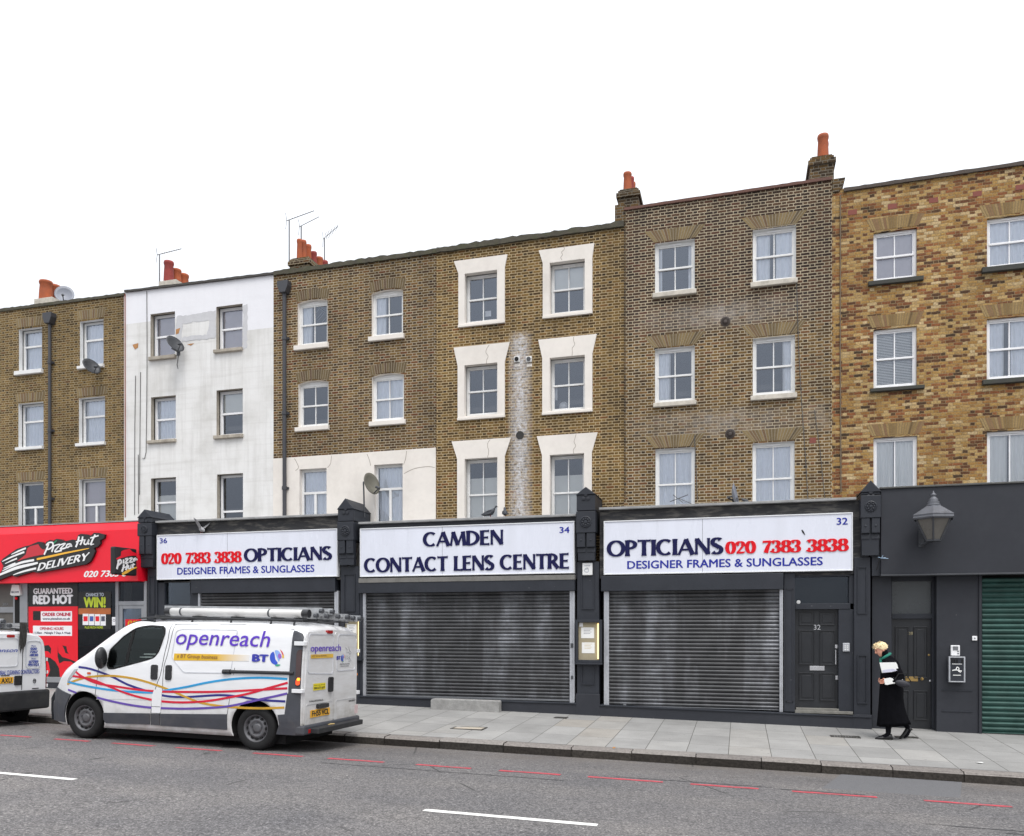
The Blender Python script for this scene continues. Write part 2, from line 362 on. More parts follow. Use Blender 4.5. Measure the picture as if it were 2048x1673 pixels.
def glyph_text(mb, text, r, mp, depth=.012, T=.19, t=.085, flare=1.22, base=.0):
    G = glyph_set(T, t, flare); tot = sum(G[c][0] for c in text) - .1
    x0, x1, z0, z1 = r; sx = (x1 - x0) / tot; sz = z1 - z0; cur = -.05; k = 0
    for c in text:
        adv, st = G[c]
        for kind, pts, ws in st:
            k += 1; d1 = base + depth + (k % 7) * .0004
            if kind == 'd':
                pts = [(pts[0] + pts[2] * math.cos(i * PI / 8), pts[1] + pts[2] * math.sin(i * PI / 8)) for i in range(16)]
                q = [mp(x0 + (cur + p[0]) * sx, z0 + p[1] * sz, d1) for p in pts]; mb.add(q, [tuple(range(16))]); continue
            L, R = [], []
            for i, p in enumerate(pts):
                a = pts[max(i - 1, 0)]; b = pts[min(i + 1, len(pts) - 1)]
                if kind == 'a' and i in (0, len(pts) - 1) and abs(pts[0][0] - pts[-1][0]) + abs(pts[0][1] - pts[-1][1]) < 1e-6:
                    a, b = pts[-2], pts[1]
                dx, dy = b[0] - a[0], b[1] - a[1]; l = math.hypot(dx, dy) or 1
                w = ws[i] if ws else t + (T - t) * abs(dy / l) ** 1.3
                if kind == 'a' and abs(pts[0][0] - pts[-1][0]) > 1e-6:
                    e = min(i, len(pts) - 1 - i)
                    if e < 3: w *= 1 + (flare - 1) * (1 - e / 3) * 1.2
                nx, ny = -dy / l * w / 2, dx / l * w / 2
                L.append((x0 + (cur + p[0] + nx) * sx, z0 + (p[1] + ny) * sz)); R.append((x0 + (cur + p[0] - nx) * sx, z0 + (p[1] - ny) * sz))
            mb.ribbon(L, R, mp, base, d1)
        cur += adv
    return mb
def pen(mb, pts, w, mp, k0, k1, smooth=True):
    """round pen stroke through points; w is a number or one width per point"""
    if smooth and len(pts) > 2:
        q, ww = [], []
        W = w if isinstance(w, (list, tuple)) else [w] * len(pts)
        for i in range(len(pts) - 1):
            p0, p1, p2, p3 = pts[max(i - 1, 0)], pts[i], pts[i + 1], pts[min(i + 2, len(pts) - 1)]
            for j in range(8):
                u = j / 8
                q.append(tuple(.5 * (2 * p1[a] + (p2[a] - p0[a]) * u + (2 * p0[a] - 5 * p1[a] + 4 * p2[a] - p3[a]) * u * u + (3 * p1[a] - p0[a] - 3 * p2[a] + p3[a]) * u ** 3) for a in (0, 1)))
                ww.append(W[i] + (W[i + 1] - W[i]) * u)
        q.append(pts[-1]); ww.append(W[-1]); pts, w = q, ww
    W = w if isinstance(w, (list, tuple)) else [w] * len(pts)
    L, R = [], []
    for i, p in enumerate(pts):
        a = pts[max(i - 1, 0)]; b = pts[min(i + 1, len(pts) - 1)]
        dx, dy = b[0] - a[0], b[1] - a[1]; l = math.hypot(dx, dy) or 1
        nx, ny = -dy / l * W[i] / 2, dx / l * W[i] / 2
        L.append((p[0] + nx, p[1] + ny)); R.append((p[0] - nx, p[1] - ny))
    mb.ribbon(L, R, mp, k0, k1); return mb
DG = None
def text_into(mb, body, r, mp, k=.002, bold=0., shear=0., depth=.003, spacing=1.0):
    """the built-in typeface fitted into the rectangle r of a surface"""
    c = bpy.data.curves.new('lettering', 'FONT'); c.body = body; c.shear = shear; c.extrude = 0; c.space_character = spacing
    c.resolution_u = 3
    o = bpy.data.objects.new('lettering', c); COL.objects.link(o)
    bpy.context.view_layer.update()
    me = bpy.data.meshes.new_from_object(o.evaluated_get(bpy.context.evaluated_depsgraph_get()))
    vs = [v.co.copy() for v in me.vertices]; fs = [tuple(p.vertices) for p in me.polygons]
    bpy.data.objects.remove(o); bpy.data.curves.remove(c); bpy.data.meshes.remove(me)
    if not vs: return mb
    ax, bx = min(v.x for v in vs), max(v.x for v in vs); ay, by = min(v.y for v in vs), max(v.y for v in vs)
    x0, x1, z0, z1 = r
    sx, sz = (x1 - x0) / (bx - ax), (z1 - z0) / max(by - ay, 1e-6); bd = bold * 1.25
    for i, (dx, dy) in enumerate(((-bd, 0), (bd, 0), (0, bd * .6), (0, -bd * .6), (0, 0)) if bold > .004 else ((0, 0),)):   # heavier type: overlaid passes
        mb.add([mp(x0 + (v.x - ax + dx) * sx, z0 + (v.y - ay + dy) * sz, k + depth + i * .00025) for v in vs], fs)
    return mb

# ------------------------------------------------------------------ ground: road, kerb, pavement, markings
SL = .018
KY = -3.60                                         # kerb line
def zp(x, y): return -SL * x + .028 * max(y, KY)
def zr(x, y):
    q = KY - y
    return -.248 - SL * x + .0594 * min(q, 2.12) + .035 * min(max(q - 2.12, 0), 2.9) - .02 * max(q - 5.02, 0)
def asphalt():
    m, N, L, bs = nt('asphalt'); b = NB(N, L); oc = b.coord('Object')
    sp = b.noise(oc, 46, 4, .8); sp2 = b.noise(oc, 17, 3, .7); pa = b.noise(oc, .7, 6, .6)
    c = b.ramp(sp, [(.30, (.028, .028, .03)), (.42, (.08, .078, .079)), (.53, (.14, .136, .136)), (.62, (.24, .232, .226)), (.72, (.50, .49, .47))])
    c = b.mix(1.0, c, b.ramp(sp2, [(.3, .7), (.7, 1.3)]), 'MULTIPLY')
    c = b.mix(1.0, c, b.ramp(pa, [(.3, (.84, .84, .86)), (.7, (1.16, 1.13, 1.10))]), 'MULTIPLY')
    # wheel tracks along x: slightly darker, smoother bands
    X, Y, Z = b.xyz(oc)
    tr = b.math('SINE', b.math('ADD', b.math('MULTIPLY', Y, 3.6), b.math('MULTIPLY', b.noise(oc, .35, 2), 2.5)))
    c = b.mix(1.0, c, b.ramp(tr, [(.0, (.95, .95, .96)), (1, (1.05, 1.04, 1.03))]), 'MULTIPLY')
    # brown dust in the gutter
    gt = b.math('MULTIPLY', b.math('SUBTRACT', 1.0, b.math('DIVIDE', b.math('ABSOLUTE', b.math('SUBTRACT', Y, KY)), 1.5), clamp=True), b.ramp(b.noise(oc, 2.2, 5, .7), [(.3, 0), (.7, .75)]))
    c = b.mix(gt, c, (.135, .115, .095))
    # tarry cracks
    vo = N.new('ShaderNodeTexVoronoi'); vo.feature = 'DISTANCE_TO_EDGE'; vo.inputs['Scale'].default_value = .42
    L.new(b.mix(.3, oc, N.new('ShaderNodeTexNoise').outputs[1]), vo.inputs['Vector'])
    cr = b.math('MULTIPLY', b.math('LESS_THAN', vo.outputs[0], .0045), b.ramp(b.noise(oc, 1.1, 2), [(.52, 0), (.6, .7)]))
    c = b.mix(cr, c, (.03, .03, .03))
    L.new(c, bs.inputs['Base Color']); bs.inputs['Roughness'].default_value = .82; bs.inputs['Specular IOR Level'].default_value = .35
    b.bump(sp, .7, .008, bs); return m
def paving():
    m, N, L, bs = nt('paving_slabs'); b = NB(N, L); oc = b.coord('Object'); X, Y, Z = b.xyz(oc)
    u = b.math('DIVIDE', b.math('ADD', X, 100.17), .625); cu = b.math('FLOOR', u); fu = b.math('FRACT', u)
    w = N.new('ShaderNodeTexWhiteNoise'); w.noise_dimensions = '1D'; L.new(b.math('FLOOR', b.math('DIVIDE', cu, 3.0)), w.inputs['W'])
    v = b.math('ADD', b.math('DIVIDE', b.math('ADD', Y, 50.0), .9), b.math('MULTIPLY', w.outputs[0], .9)); cv = b.math('FLOOR', v); fv = b.math('FRACT', v)
    w2 = N.new('ShaderNodeTexWhiteNoise'); w2.noise_dimensions = '2D'; L.new(b.comb(cu, cv), w2.inputs['Vector'])
    du = b.math('MULTIPLY', b.math('MINIMUM', fu, b.math('SUBTRACT', 1.0, fu)), .625); dv = b.math('MULTIPLY', b.math('MINIMUM', fv, b.math('SUBTRACT', 1.0, fv)), .9)
    mr = N.new('ShaderNodeMapRange'); L.new(b.math('MINIMUM', du, b.math('ADD', dv, .0006)), mr.inputs[0]); mr.inputs[1].default_value = .003; mr.inputs[2].default_value = .0065
    c = b.ramp(w2.outputs[0], [(0, (.255, .252, .243)), (.5, (.285, .281, .272)), (.85, (.315, .31, .298)), (1, (.29, .272, .245))])
    c = b.mix(1.0, c, b.ramp(b.noise(oc, 70, 4, .7), [(.3, .86), (.7, 1.14)]), 'MULTIPLY')
    c = b.mix(1.0, c, b.ramp(b.noise(oc, 1.3, 6, .65), [(.3, .84), (.7, 1.12)]), 'MULTIPLY')
    vo = N.new('ShaderNodeTexVoronoi'); vo.inputs['Scale'].default_value = 3.1; L.new(oc, vo.inputs['Vector'])     # trodden gum
    c = b.mix(b.ramp(vo.outputs[0], [(.045, .55), (.07, 0)]), c, (.13, .125, .12))
    c = b.mix(mr.outputs[0], (.085, .082, .075), c)
    L.new(c, bs.inputs['Base Color']); bs.inputs['Roughness'].default_value = .8; bs.inputs['Specular IOR Level'].default_value = .3
    b.bump(b.math('ADD', mr.outputs[0], b.math('MULTIPLY', w2.outputs[0], .35)), .5, .01, bs); return m
XS = [-70, -45] + [-30 + 2 * i for i in range(31)] + [45, 70]
g = MB(); g.sheet([[(x, y, zr(x, y)) for x in XS] for y in (-40, -25, -17, -12, -9.5, KY - 5.02, -7, KY - 2.12, -4.6, KY + .02)])
tag(g.build('road', asphalt(), None, fix=False), kind='structure')
g = MB(); g.sheet([[(x, y, zp(x, y)) for x in XS] for y in (KY - .02 + .26, -2.4, -1.2, 0, 1.2)])
tag(g.build('pavement', paving(), None, fix=False), kind='structure')
g = MB(); g.box(-900, 900, -900, 900, -6, -5.0); tag(g.build('ground', pm('far_ground', (.16, .155, .15), .9)), kind='structure')
# kerb of long granite stones, each a little out of line
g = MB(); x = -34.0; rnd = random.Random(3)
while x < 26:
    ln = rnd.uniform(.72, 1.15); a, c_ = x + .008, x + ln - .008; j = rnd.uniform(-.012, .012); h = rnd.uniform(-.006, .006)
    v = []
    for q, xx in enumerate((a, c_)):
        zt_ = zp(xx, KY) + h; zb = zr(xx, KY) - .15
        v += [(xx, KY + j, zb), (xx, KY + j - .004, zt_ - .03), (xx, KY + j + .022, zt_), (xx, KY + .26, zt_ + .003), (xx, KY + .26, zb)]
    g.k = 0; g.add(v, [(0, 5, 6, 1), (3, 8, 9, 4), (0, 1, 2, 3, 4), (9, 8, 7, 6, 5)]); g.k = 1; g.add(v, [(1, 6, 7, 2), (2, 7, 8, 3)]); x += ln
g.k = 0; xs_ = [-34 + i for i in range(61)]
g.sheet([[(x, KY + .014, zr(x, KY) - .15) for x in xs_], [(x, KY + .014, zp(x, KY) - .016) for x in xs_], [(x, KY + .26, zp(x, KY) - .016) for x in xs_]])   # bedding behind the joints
kerbm = [island('dirty_shaded_granite_kerb', [(0, (.026, .022, .019)), (.4, (.036, .031, .027)), (.7, (.048, .042, .036)), (1, (.03, .028, .026))], bump=1.0, scale=26, var=.5), island('worn_granite_kerb', [(0, (.17, .155, .145)), (.5, (.22, .20, .185)), (1, (.25, .235, .22))], bump=.6, scale=26, var=.35)]  # dark faces mix real dirt with painted shade; the tops are worn paler
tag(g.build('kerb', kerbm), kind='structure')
def road_quad(mb, pxs, up=.004):                   # ground patch from four photo pixels, laid on the road surface
    v = []
    for px, py in pxs:
        y = -5.0
        for _ in range(40):                        # march to the point of the road seen at this pixel
            x = fx(px, y); zz = fz(px, py, y); y -= (zr(x, y) - zz) * -2.2 if False else (zz - zr(x, y)) * 2.5
        v.append((x, y, zr(x, y) + up))
    return v
def strip_x(mb, x0, x1, y, w, up=.004, rag=.012):  # painted line along the street with a worn outline
    n = max(2, int((x1 - x0) / .12)); a = []
    for i in range(n + 1):
        xx = x0 + (x1 - x0) * i / n
        a.append((xx, y - w / 2 + rnd.uniform(-rag, rag), y + w / 2 + rnd.uniform(-rag, rag)))
    mb.sheet([[(p[0], p[k], zr(p[0], p[k]) + up) for p in a] for k in (1, 2)])
paintw = pm('white_road_paint', (.72, .71, .68), .7, var=.1, scale=14, bump=.2, grime=.3, grimec=(.3, .29, .28))
paintr = pm('red_road_paint', (.46, .055, .075), .7, var=.3, scale=13, bump=.2, grime=.85, grimec=(.15, .13, .13))
RY = -5.72
for l, r, c in ((-160, -75, 0), (0, 60, 0), (110, 178, 0), (225, 308, 0), (352, 443, 0), (507, 606, 0), (656, 768, 0), (832, 942, 0), (999, 1121, 0), (1176, 1326, 0), (1381, 1517, 0), (1584, 1754, 0), (1848, 2024, 0), (2120, 2280, 0)):
    g = MB(); strip_x(g, fx(l, RY), fx(r, RY), RY, .10); o = tag(g.build('red_route_line', paintr, fix=False), kind='structure')
WY = -8.5
for l, r in ((-330, 150), (848, 1195)):
    g = MB(); strip_x(g, fx(l, WY), fx(r, WY), WY, .105, rag=.005); tag(g.build('white_lane_line', paintw, fix=False), kind='structure')
seam = pm('tar_seam', (.05, .05, .052), .6, var=.4, scale=20)
for l, r, y, w in ((1230, 1545, RY + .2, .035), (1560, 1730, RY + .12, .05), (640, 1130, RY - .42, .03), (2010, 2200, -7.3, .04), (1850, 2060, -7.15, .025)):
    g = MB(); strip_x(g, fx(l, y), fx(r, y), y, w, up=.0025, rag=.014); tag(g.build('tar_seam', seam, fix=False), kind='structure')
# trench reinstatement patch by the right-hand kerb
patch = pm('newer_asphalt', (.125, .125, .13), .85, var=.5, scale=60, bump=.5)
g = MB(); xa, xb = fx(1660, -4.6), fx(1935, -4.9)
g.sheet([[(xx + (y + 4.6) * .25, y, zr(xx, y) + .003) for xx in [xa + (xb - xa) * i / 8 for i in range(9)]] for y in (-5.25, -4.6, KY - .02)]); tag(g.build('road_patch', patch, fix=False), kind='structure')
# covers set in the pavement
def cover(px, py, w, dpt, name, label, frame, infill, slots=0):
    y = -2.
    for _ in range(60): y += (zp(fx(px, y), y) - fz(px, py, y)) * -2
    x = fx(px, y); z = zp(x, y)
    t = thing(name, (x, y, z), label, 'manhole cover')
    f = MB(); z0, z1 = z - .02, z + .008
    for a, b_, c, d in ((-w, w, -dpt, -dpt + .035), (-w, w, dpt - .035, dpt), (-w, -w + .035, -dpt + .035, dpt - .035), (w - .035, w, -dpt + .035, dpt - .035)): f.box(x + a, x + b_, y + c, y + d, z0, z1)
    f.build('frame', frame, t)
    f = MB()
    if slots:
        for i in range(slots):
            q = -w + .04 + (2 * w - .08) * i / slots; f.box(x + q, x + q + (2 * w - .08) / slots * .55, y - dpt + .035, y + dpt - .035, z0, z + .006)
    else: f.box(x - w + .037, x + w - .037, y - dpt + .037, y + dpt - .037, z0, z + .005)
    f.build('lid', infill, t); return t
iron = pm('cast_iron', (.06, .057, .052), .6, metal=.3, var=.3, scale=20, bump=.4)
cover(938, 1457, .30, .17, 'inspection_cover', 'pavement inspection cover with a pale concrete infill in a dark iron frame', iron, pm('pale_concrete', (.42, .37, .30), .9, var=.2, scale=12, bump=.4))
cover(1122, 1436, .13, .10, 'stopcock_cover', 'tiny dark iron cover in the paving near the concrete step', iron, iron)
cover(1690, 1474, .24, .11, 'drain_grating', 'slotted iron grating in the paving beside the walking person', iron, iron, 9)
cover(1812, 1475, .18, .09, 'coal_hole_cover', 'dark worn iron cover in the paving by the door numbered 28', iron, iron)

# ------------------------------------------------------------------ houses
UF = .70                                           # plane of the upper facades, set back behind the shopfronts
RD = .11                                           # depth of window reveals
def wall_mesh(mb, outline, holes, Y, reveal, k_wall=0, k_rev=1):
    loops = [outline] + holes
    flat = [p for l in loops for p in l]
    tris = tessellate_polygon([[Vector((p[0], p[1], 0)) for p in l] for l in loops])
    mb.k = k_wall; mb.add([(p[0], Y, p[1]) for p in flat], [tuple(t) for t in tris])
    mb.k = k_rev
    for h in holes:
        n = len(h); mb.add([(p[0], Y, p[1]) for p in h] + [(p[0], Y + reveal, p[1]) for p in h], [(i, (i + 1) % n, (i + 1) % n + n, i + n) for i in range(n)])
    mb.k = 0
def arch_rect(x0, x1, z0, z1, rise=0):
    if not rise: return [(x0, z0), (x1, z0), (x1, z1), (x0, z1)]
    return [(x0, z0), (x1, z0)] + [(x1 + (x0 - x1) * i / 8, z1 - rise + rise * (1 - (2 * i / 8 - 1) ** 2)) for i in range(9)]
M_curtain = pm('net_curtain', (.90, .91, .93), .95, var=.06, scale=12)
M_curtain2 = pm('cream_curtain', (.86, .85, .81), .95, var=.1, scale=9, stretch=(6, 6, .4))
M_blind = pm('cream_roller_blind', (.78, .765, .70), .9, var=.04)
M_frost = pm('frosted_film', (.60, .54, .55), .6, var=.12, scale=1.5)
def curtain(parent, x0, x1, z0, z1, Y, mat=None, amp=.018, lam=.11, name='curtain'):
    g = MB(); g.smooth = True; n = max(6, int((x1 - x0) / .014)); ph = random.uniform(0, 6); fr = random.uniform(.85, 1.2)
    cols = [x0 + (x1 - x0) * i / n for i in range(n + 1)]
    g.sheet([[(x, Y + amp * (1.25 - .5 * j / 5) * math.sin(ph + (x - x0) * 2 * PI / lam * fr + .5 * math.sin(x * 13 + j * .12)), z0 + (z1 - z0) * j / 5) for x in cols] for j in range(6)])
    return g.build(name, mat or M_curtain, parent, fix=False)
def window(root, px, style, curt=None, sill=None, rev=RD, rise=0, mf=None, fw=.05, sillm=None, rail=.5):
    """sash or casement window set in its opening; returns the opening outline"""
    x0, x1, z0, z1 = rect(*px, UF); Y = UF + rev - .012
    mf = mf or M_white; f = MB(); d0, d1 = Y, Y + .06
    f.box(x0 - .004, x0 + fw, d0, d1, z0, z1); f.box(x1 - fw, x1 + .004, d0, d1, z0, z1)
    f.box(x0 + fw, x1 - fw, d0, d1, z1 - fw * (1.15 if not rise else 2.1), z1); f.box(x0 + fw, x1 - fw, d0, d1, z0, z0 + fw * 1.3)
    a, b_, c, d = x0 + fw, x1 - fw, z0 + fw * 1.3, z1 - fw * (1.15 if not rise else 2.1)
    zm = c + (d - c) * rail; xm = (a + b_) / 2
    if style == 'sash':
        f.box(a, b_, d0 - .006, d1 - .014, zm - .019, zm + .019)
        f.box(xm - .011, xm + .011, d0 + .008, d1 - .01, zm + .019, d); f.box(xm - .011, xm + .011, d0 + .018, d1 - .004, c, zm - .019)
        f.box(a, a + .022, d0 + .01, d1 - .006, c, d); f.box(b_ - .022, b_, d0 + .01, d1 - .006, c, d)
        f.box(a + .022, b_ - .022, d0 + .01, d1 - .006, d - .025, d); f.box(a + .022, b_ - .022, d0 + .01, d1 - .006, c, c + .03)
    elif style == 'rail':
        f.box(a, b_, d0 - .004, d1 - .01, zm - .024, zm + .024)
        f.box(a, a + .02, d0 + .006, d1 - .004, c, zm - .024); f.box(b_ - .02, b_, d0 + .006, d1 - .004, c, zm - .024)
    elif style == 'casement':
        f.box(a, b_, d0 - .004, d1 - .01, zm - .028, zm + .028); f.box(xm - .03, xm + .03, d0 - .002, d1 - .012, c, zm - .028)
        if rail > .6:
            zq = c + (zm - c) * .5
    w = f.build('window', mf, root, bevel=.004)
    g = MB(); g.add([(a - .01, d1 - .03, c - .01), (b_ + .01, d1 - .03, c - .01), (b_ + .01, d1 - .03, d + .01), (a - .01, d1 - .03, d + .01)], [(0, 1, 2, 3)]); g.build('pane', M_glass, w, fix=False)
    if style == 'sash' and px[3] - px[1] < 200:
        g = MB(); g.box(xm - .13, xm + .13, d0 - .012, d0 - .001, z1 - fw + .0, z1 - fw + .022); g.build('trickle_vent', M_upvc, w)
    Yc = Y + .075
    wd = b_ - a; ht = d - c
    if curt == 'net': curtain(w, a, b_, c, d, Yc)
    elif curt == 'cream': curtain(w, a, a + wd * .47, c, d, Yc, M_curtain2); curtain(w, a + wd * .52, b_, c, d, Yc, M_curtain2)
    elif curt == 'left': curtain(w, a, a + wd * .36, c, d, Yc)
    elif curt == 'right': curtain(w, b_ - wd * .25, b_, c, d, Yc)
    elif curt == 'both': curtain(w, a, a + wd * .4, c, d, Yc); curtain(w, a + wd * .55, b_, c, d, Yc)
    elif curt == 'edges': curtain(w, a, a + wd * .12, c, d, Yc); curtain(w, b_ - wd * .12, b_, c, d, Yc)
    elif curt in ('topblind', 'blind', 'lowblind', 'frost', 'slats'):
        g = MB(); zb, zt_ = (zm, d) if curt == 'topblind' else (c, d if curt != 'lowblind' else c + ht * .76)
        if curt == 'slats':
            n = int(ht / .03)
            for i in range(n): z = c + ht * i / n; g.add([(a, Yc, z), (b_, Yc, z), (b_, Yc + .018, z + .024), (a, Yc + .018, z + .024)], [(0, 1, 2, 3)])
        else: g.box(a, b_, Yc, Yc + .004, zb, zt_)
        g.build('blind', M_frost if curt == 'frost' else M_blind if curt != 'slats' else M_curtain2, w)
    if sill:
        l, t_, r, b2 = sill; s0, s1, s2, s3 = rect(l, t_, r, b2, UF)
        g = MB(); g.prismx([(UF - .07, s2 + .012), (UF - .07, s3 - .008), (UF + rev - .02, s3 + .006), (UF + rev - .02, s2 + .01), (UF - .05, s2)], s0, s1)
        g.build('sill', sillm or M_stone, w, bevel=.005)
    return w, arch_rect(x0, x1, z0, z1, rise)
M_vous = island('brick_arch', [(0, (.10, .075, .045)), (.35, (.20, .145, .07)), (.7, (.255, .19, .095)), (1, (.14, .085, .05))])
M_vousd = island('brown_brick_arch', [(0, (.075, .055, .035)), (.4, (.135, .098, .05)), (.75, (.17, .125, .065)), (1, (.10, .06, .04))])
M_vousy = island('rough_yellow_arch', [(0, (.13, .085, .04)), (.3, (.27, .18, .075)), (.7, (.32, .23, .11)), (1, (.2, .11, .06))])
M_arch_mortar = pm('arch_mortar', (.25, .21, .15), .9, var=.2, scale=14)
def arch(parent, px_l, px_r, py, hpx, mat, n=14, splay=.17, rise=0, name='brick_arch', mort=None):
    """flat or segmental gauged brick arch over an opening, each brick its own wedge"""
    x0, x1 = fx(px_l, UF), fx(px_r, UF); zb = fz((px_l + px_r) / 2, py, UF); ht = hpx / F_PX * dep((x0 + x1) / 2, UF)
    g = MB(); rn = random.Random(int(px_l + py))
    for i in range(n):
        a, b_ = (i + .13) / n, (i + .87) / n
        q = []
        for u, top in ((a, 0), (b_, 0), (b_, 1), (a, 1)):
            sp = splay * top; x = x0 - sp + (x1 - x0 + 2 * sp) * u
            z = zb + rise * (1 - (2 * u - 1) ** 2) - rise + (ht + rn.uniform(-.006, .006) if top else 0)
            q.append((x, z))
        g.prism(q, UF - .004, UF + .01)
    g.k = 1; L, R = [], []
    for i in range(n + 1):
        u = i / n; R.append((x0 + (x1 - x0) * u, zb + rise * (1 - (2 * u - 1) ** 2) - rise)); L.append((x0 - splay + (x1 - x0 + 2 * splay) * u, R[-1][1] + ht))
    g.ribbon(L, R, lambda u, v, k: (u, UF - k, v), -.008, .0022)
    return g.build(name, [mat, mort or M_arch_mortar], parent)
def house(label, lp, rp, top, mat, revm, wins, extra_holes=(), lside=True, group='houses of the terrace', x_l=None, x_r=None):
    x0 = fx(lp, UF) if x_l is None else x_l; x1 = fx(rp, UF) if x_r is None else x_r
    root = thing('terraced_house', ((x0 + x1) / 2, UF, zp((x0 + x1) / 2, 0)), label, 'house', group)
    holes = []
    for w in wins:
        _, h = window(root, *w[:2], **w[2]); holes.append(h)
    tp = [fp(px, py, UF) for px, py in top]
    if x_l is not None: tp[0] = (x0, tp[0][1] - (tp[1][0] - tp[0][0]) * 0 ); 
    if x_r is not None: tp[-1] = (x1, tp[-1][1])
    out = [(x0, 3.05), (x1, 3.05)] + [(max(x0, min(x1, p[0])), p[1]) for p in tp[::-1]]
    g = MB(); wall_mesh(g, out, holes, UF, RD)
    zl, zr_ = tp[0][1], tp[-1][1]; YB = UF + 7.0
    e = .002
    g.add([(x0 + e, UF, -.6), (x0 + e, YB, -.6), (x0 + e, YB, zl - .3), (x0 + e, UF + .3, zl - .02), (x0 + e, UF, zl)], [(0, 1, 2, 3, 4)])
    g.add([(x1 - e, UF, -.6), (x1 - e, UF, zr_), (x1 - e, UF + .3, zr_ - .02), (x1 - e, YB, zr_ - .3), (x1 - e, YB, -.6)], [(0, 1, 2, 3, 4)])
    g.k = 2; g.add([(x0 + e, UF + RD, -.6), (x1 - e, UF + RD, -.6)], [])
    g.add([(x0, YB, -.6), (x1, YB, -.6), (x1, YB, zr_ - .3), (x0, YB, zl - .3)], [(0, 1, 2, 3)])
    g.k = 2
    zc = min(zl, zr_)
    for zf in (2.35, 4.6, 6.6): g.box(x0 + .05, x1 - .05, UF + .3, YB - .02, zf, zf + .1) if zf < zc - 1 else None
    g.box(x0 + .025, x0 + .04, UF + RD + .12, YB - .05, 2.4, zc - .3); g.box(x1 - .04, x1 - .025, UF + RD + .12, YB - .05, 2.4, zc - .3)   # plastered party walls inside
    g.box(x0 + .05, x1 - .05, UF + 2.6, UF + 2.7, -.5, zc - .5)
    g.build('wall', [mat, revm, M_room], root, fix=False)
    g = MB(); g.add([(x0, UF + .22, zl - .25), (x1, UF + .22, zr_ - .25), (x1, YB, zr_ - .32), (x0, YB, zl - .32)], [(0, 1, 2, 3)]); g.build('roof', M_dgrey, root, fix=False)
    return root, x0, x1, tp
def coping(root, pts, thick, proud, mat, x0=None, x1=None, name='coping', depth=.32, rough=0.):
    p = [fp(px, py, UF - proud) for px, py in pts]
    if x0 is not None: p[0] = (x0, p[0][1])
    if x1 is not None: p[-1] = (x1, p[-1][1])
    g = MB(); L = []
    for (a, za), (b_, zb) in zip(p[:-1], p[1:]):
        n = max(1, int(abs(b_ - a) / (.09 if rough else 2)))
        for i in range(n + (1 if (b_, zb) == p[-1] else 0)): L.append((a + (b_ - a) * i / n, za + (zb - za) * i / n))
    R = [(q[0], q[1] - thick) for q in L]
    L = [(q[0], q[1] + random.uniform(-rough, rough)) for q in L]; R = [(q[0], q[1] + random.uniform(-rough, rough) * .5) for q in R]
    g.ribbon(L, R, lambda u, v, k: (u, UF - k, v), -depth, proud)
    return g.build(name, mat, root, bevel=0 if rough else .008)
M_brickdark = brick('dark_stock_brick', [(0, (.05, .04, .03)), (.3, (.09, .066, .038)), (.6, (.145, .102, .05)), (1, (.18, .128, .06))], [(0, (.03, .025, .022)), (.6, (.075, .055, .035)), (1, (.15, .105, .05))], (.20, .175, .135))
def chimney(root, l, t, r, b, Yf, depth, pots, mat=None, base='brick', cap=True):
    x0, x1, z0, z1 = rect(l, t, r, b, Yf); g = MB()
    g.box(x0, x1, Yf, Yf + depth, z0 - .9, z1)
    if base == 'brick':
        g.box(x0 - .035, x1 + .035, Yf - .035, Yf + depth + .035, z1 - .16, z1 - .06); g.box(x0 + .03, x1 - .03, Yf + .03, Yf + depth - .03, z1, z1 + .035)
    c = g.build('chimney', mat or M_brickdark, root, bevel=.006)
    for (pl, pt, pr, mm, dy) in pots:
        yp = Yf + .2 + dy; cx = (fx(pl, yp) + fx(pr, yp)) / 2; rr = (fx(pr, yp) - fx(pl, yp)) / 2
        zt_ = fz((pl + pr) / 2, pt, yp)
        g = MB(); g.smooth = True; hh = zt_ - z1
        g.lathe([(rr * 1.12, -.02), (rr * 1.02, hh * .5), (rr * .93, hh * .8), (rr * 1.03, hh * .86), (rr * 1.08, hh * .93), (rr * 1.0, hh), (rr * .8, hh), (rr * .78, hh * .6)], (cx, yp, z1), n=20, caps=False)
        g.build('chimney_pot', mm, c)
    return c

# ---- house beyond the red shop: yellow-brown stock brick, white reveals
B_A = brick('brown_stock_brick', [(0, (.095, .066, .03)), (.3, (.17, .12, .048)), (.6, (.225, .162, .066)), (.85, (.26, .19, .085)), (1, (.15, .085, .04))],
            [(0, (.035, .028, .022)), (.5, (.07, .05, .03)), (1, (.17, .12, .06))], (.36, .295, .18), dark=.3)
def s_(l, t, r, b): return (l, t, r, b)
A_wins = [((38, 657, 84, 743), 'rail', dict(curt='net', sill=(32, 741, 87, 750), rail=.62)),
          ((160, 641, 207, 734), 'rail', dict(curt='net', sill=(157.5, 731, 209, 738), rail=.62)),
          ((37, 806, 87, 897), 'rail', dict(curt='net', sill=(34, 894, 88, 901), rail=.62)),
          ((158, 795, 210, 888), 'rail', dict(curt='net', sill=(154, 885.5, 212, 893), rail=.62)),
          ((37, 965, 87, 1075), 'casement', dict(curt=None, rail=.56)),
          ((158, 958, 211, 1072), 'casement', dict(curt='frost', rail=.56))]
for w in A_wins: w[2].update(rev=.15, fw=.045, sillm=M_white, mf=M_white)
XA = fx(-10, UF) - 3.2
hA, ax0, ax1, tpA = house('brown brick house above the red takeaway shop, white painted window reveals', -10, 248, [(-10, 619), (248, 587)], B_A, M_white, A_wins, x_l=XA)
coping(hA, [(-10, 617.5), (248, 585.5)], .07, .03, M_coping, x0=XA, rough=.01)
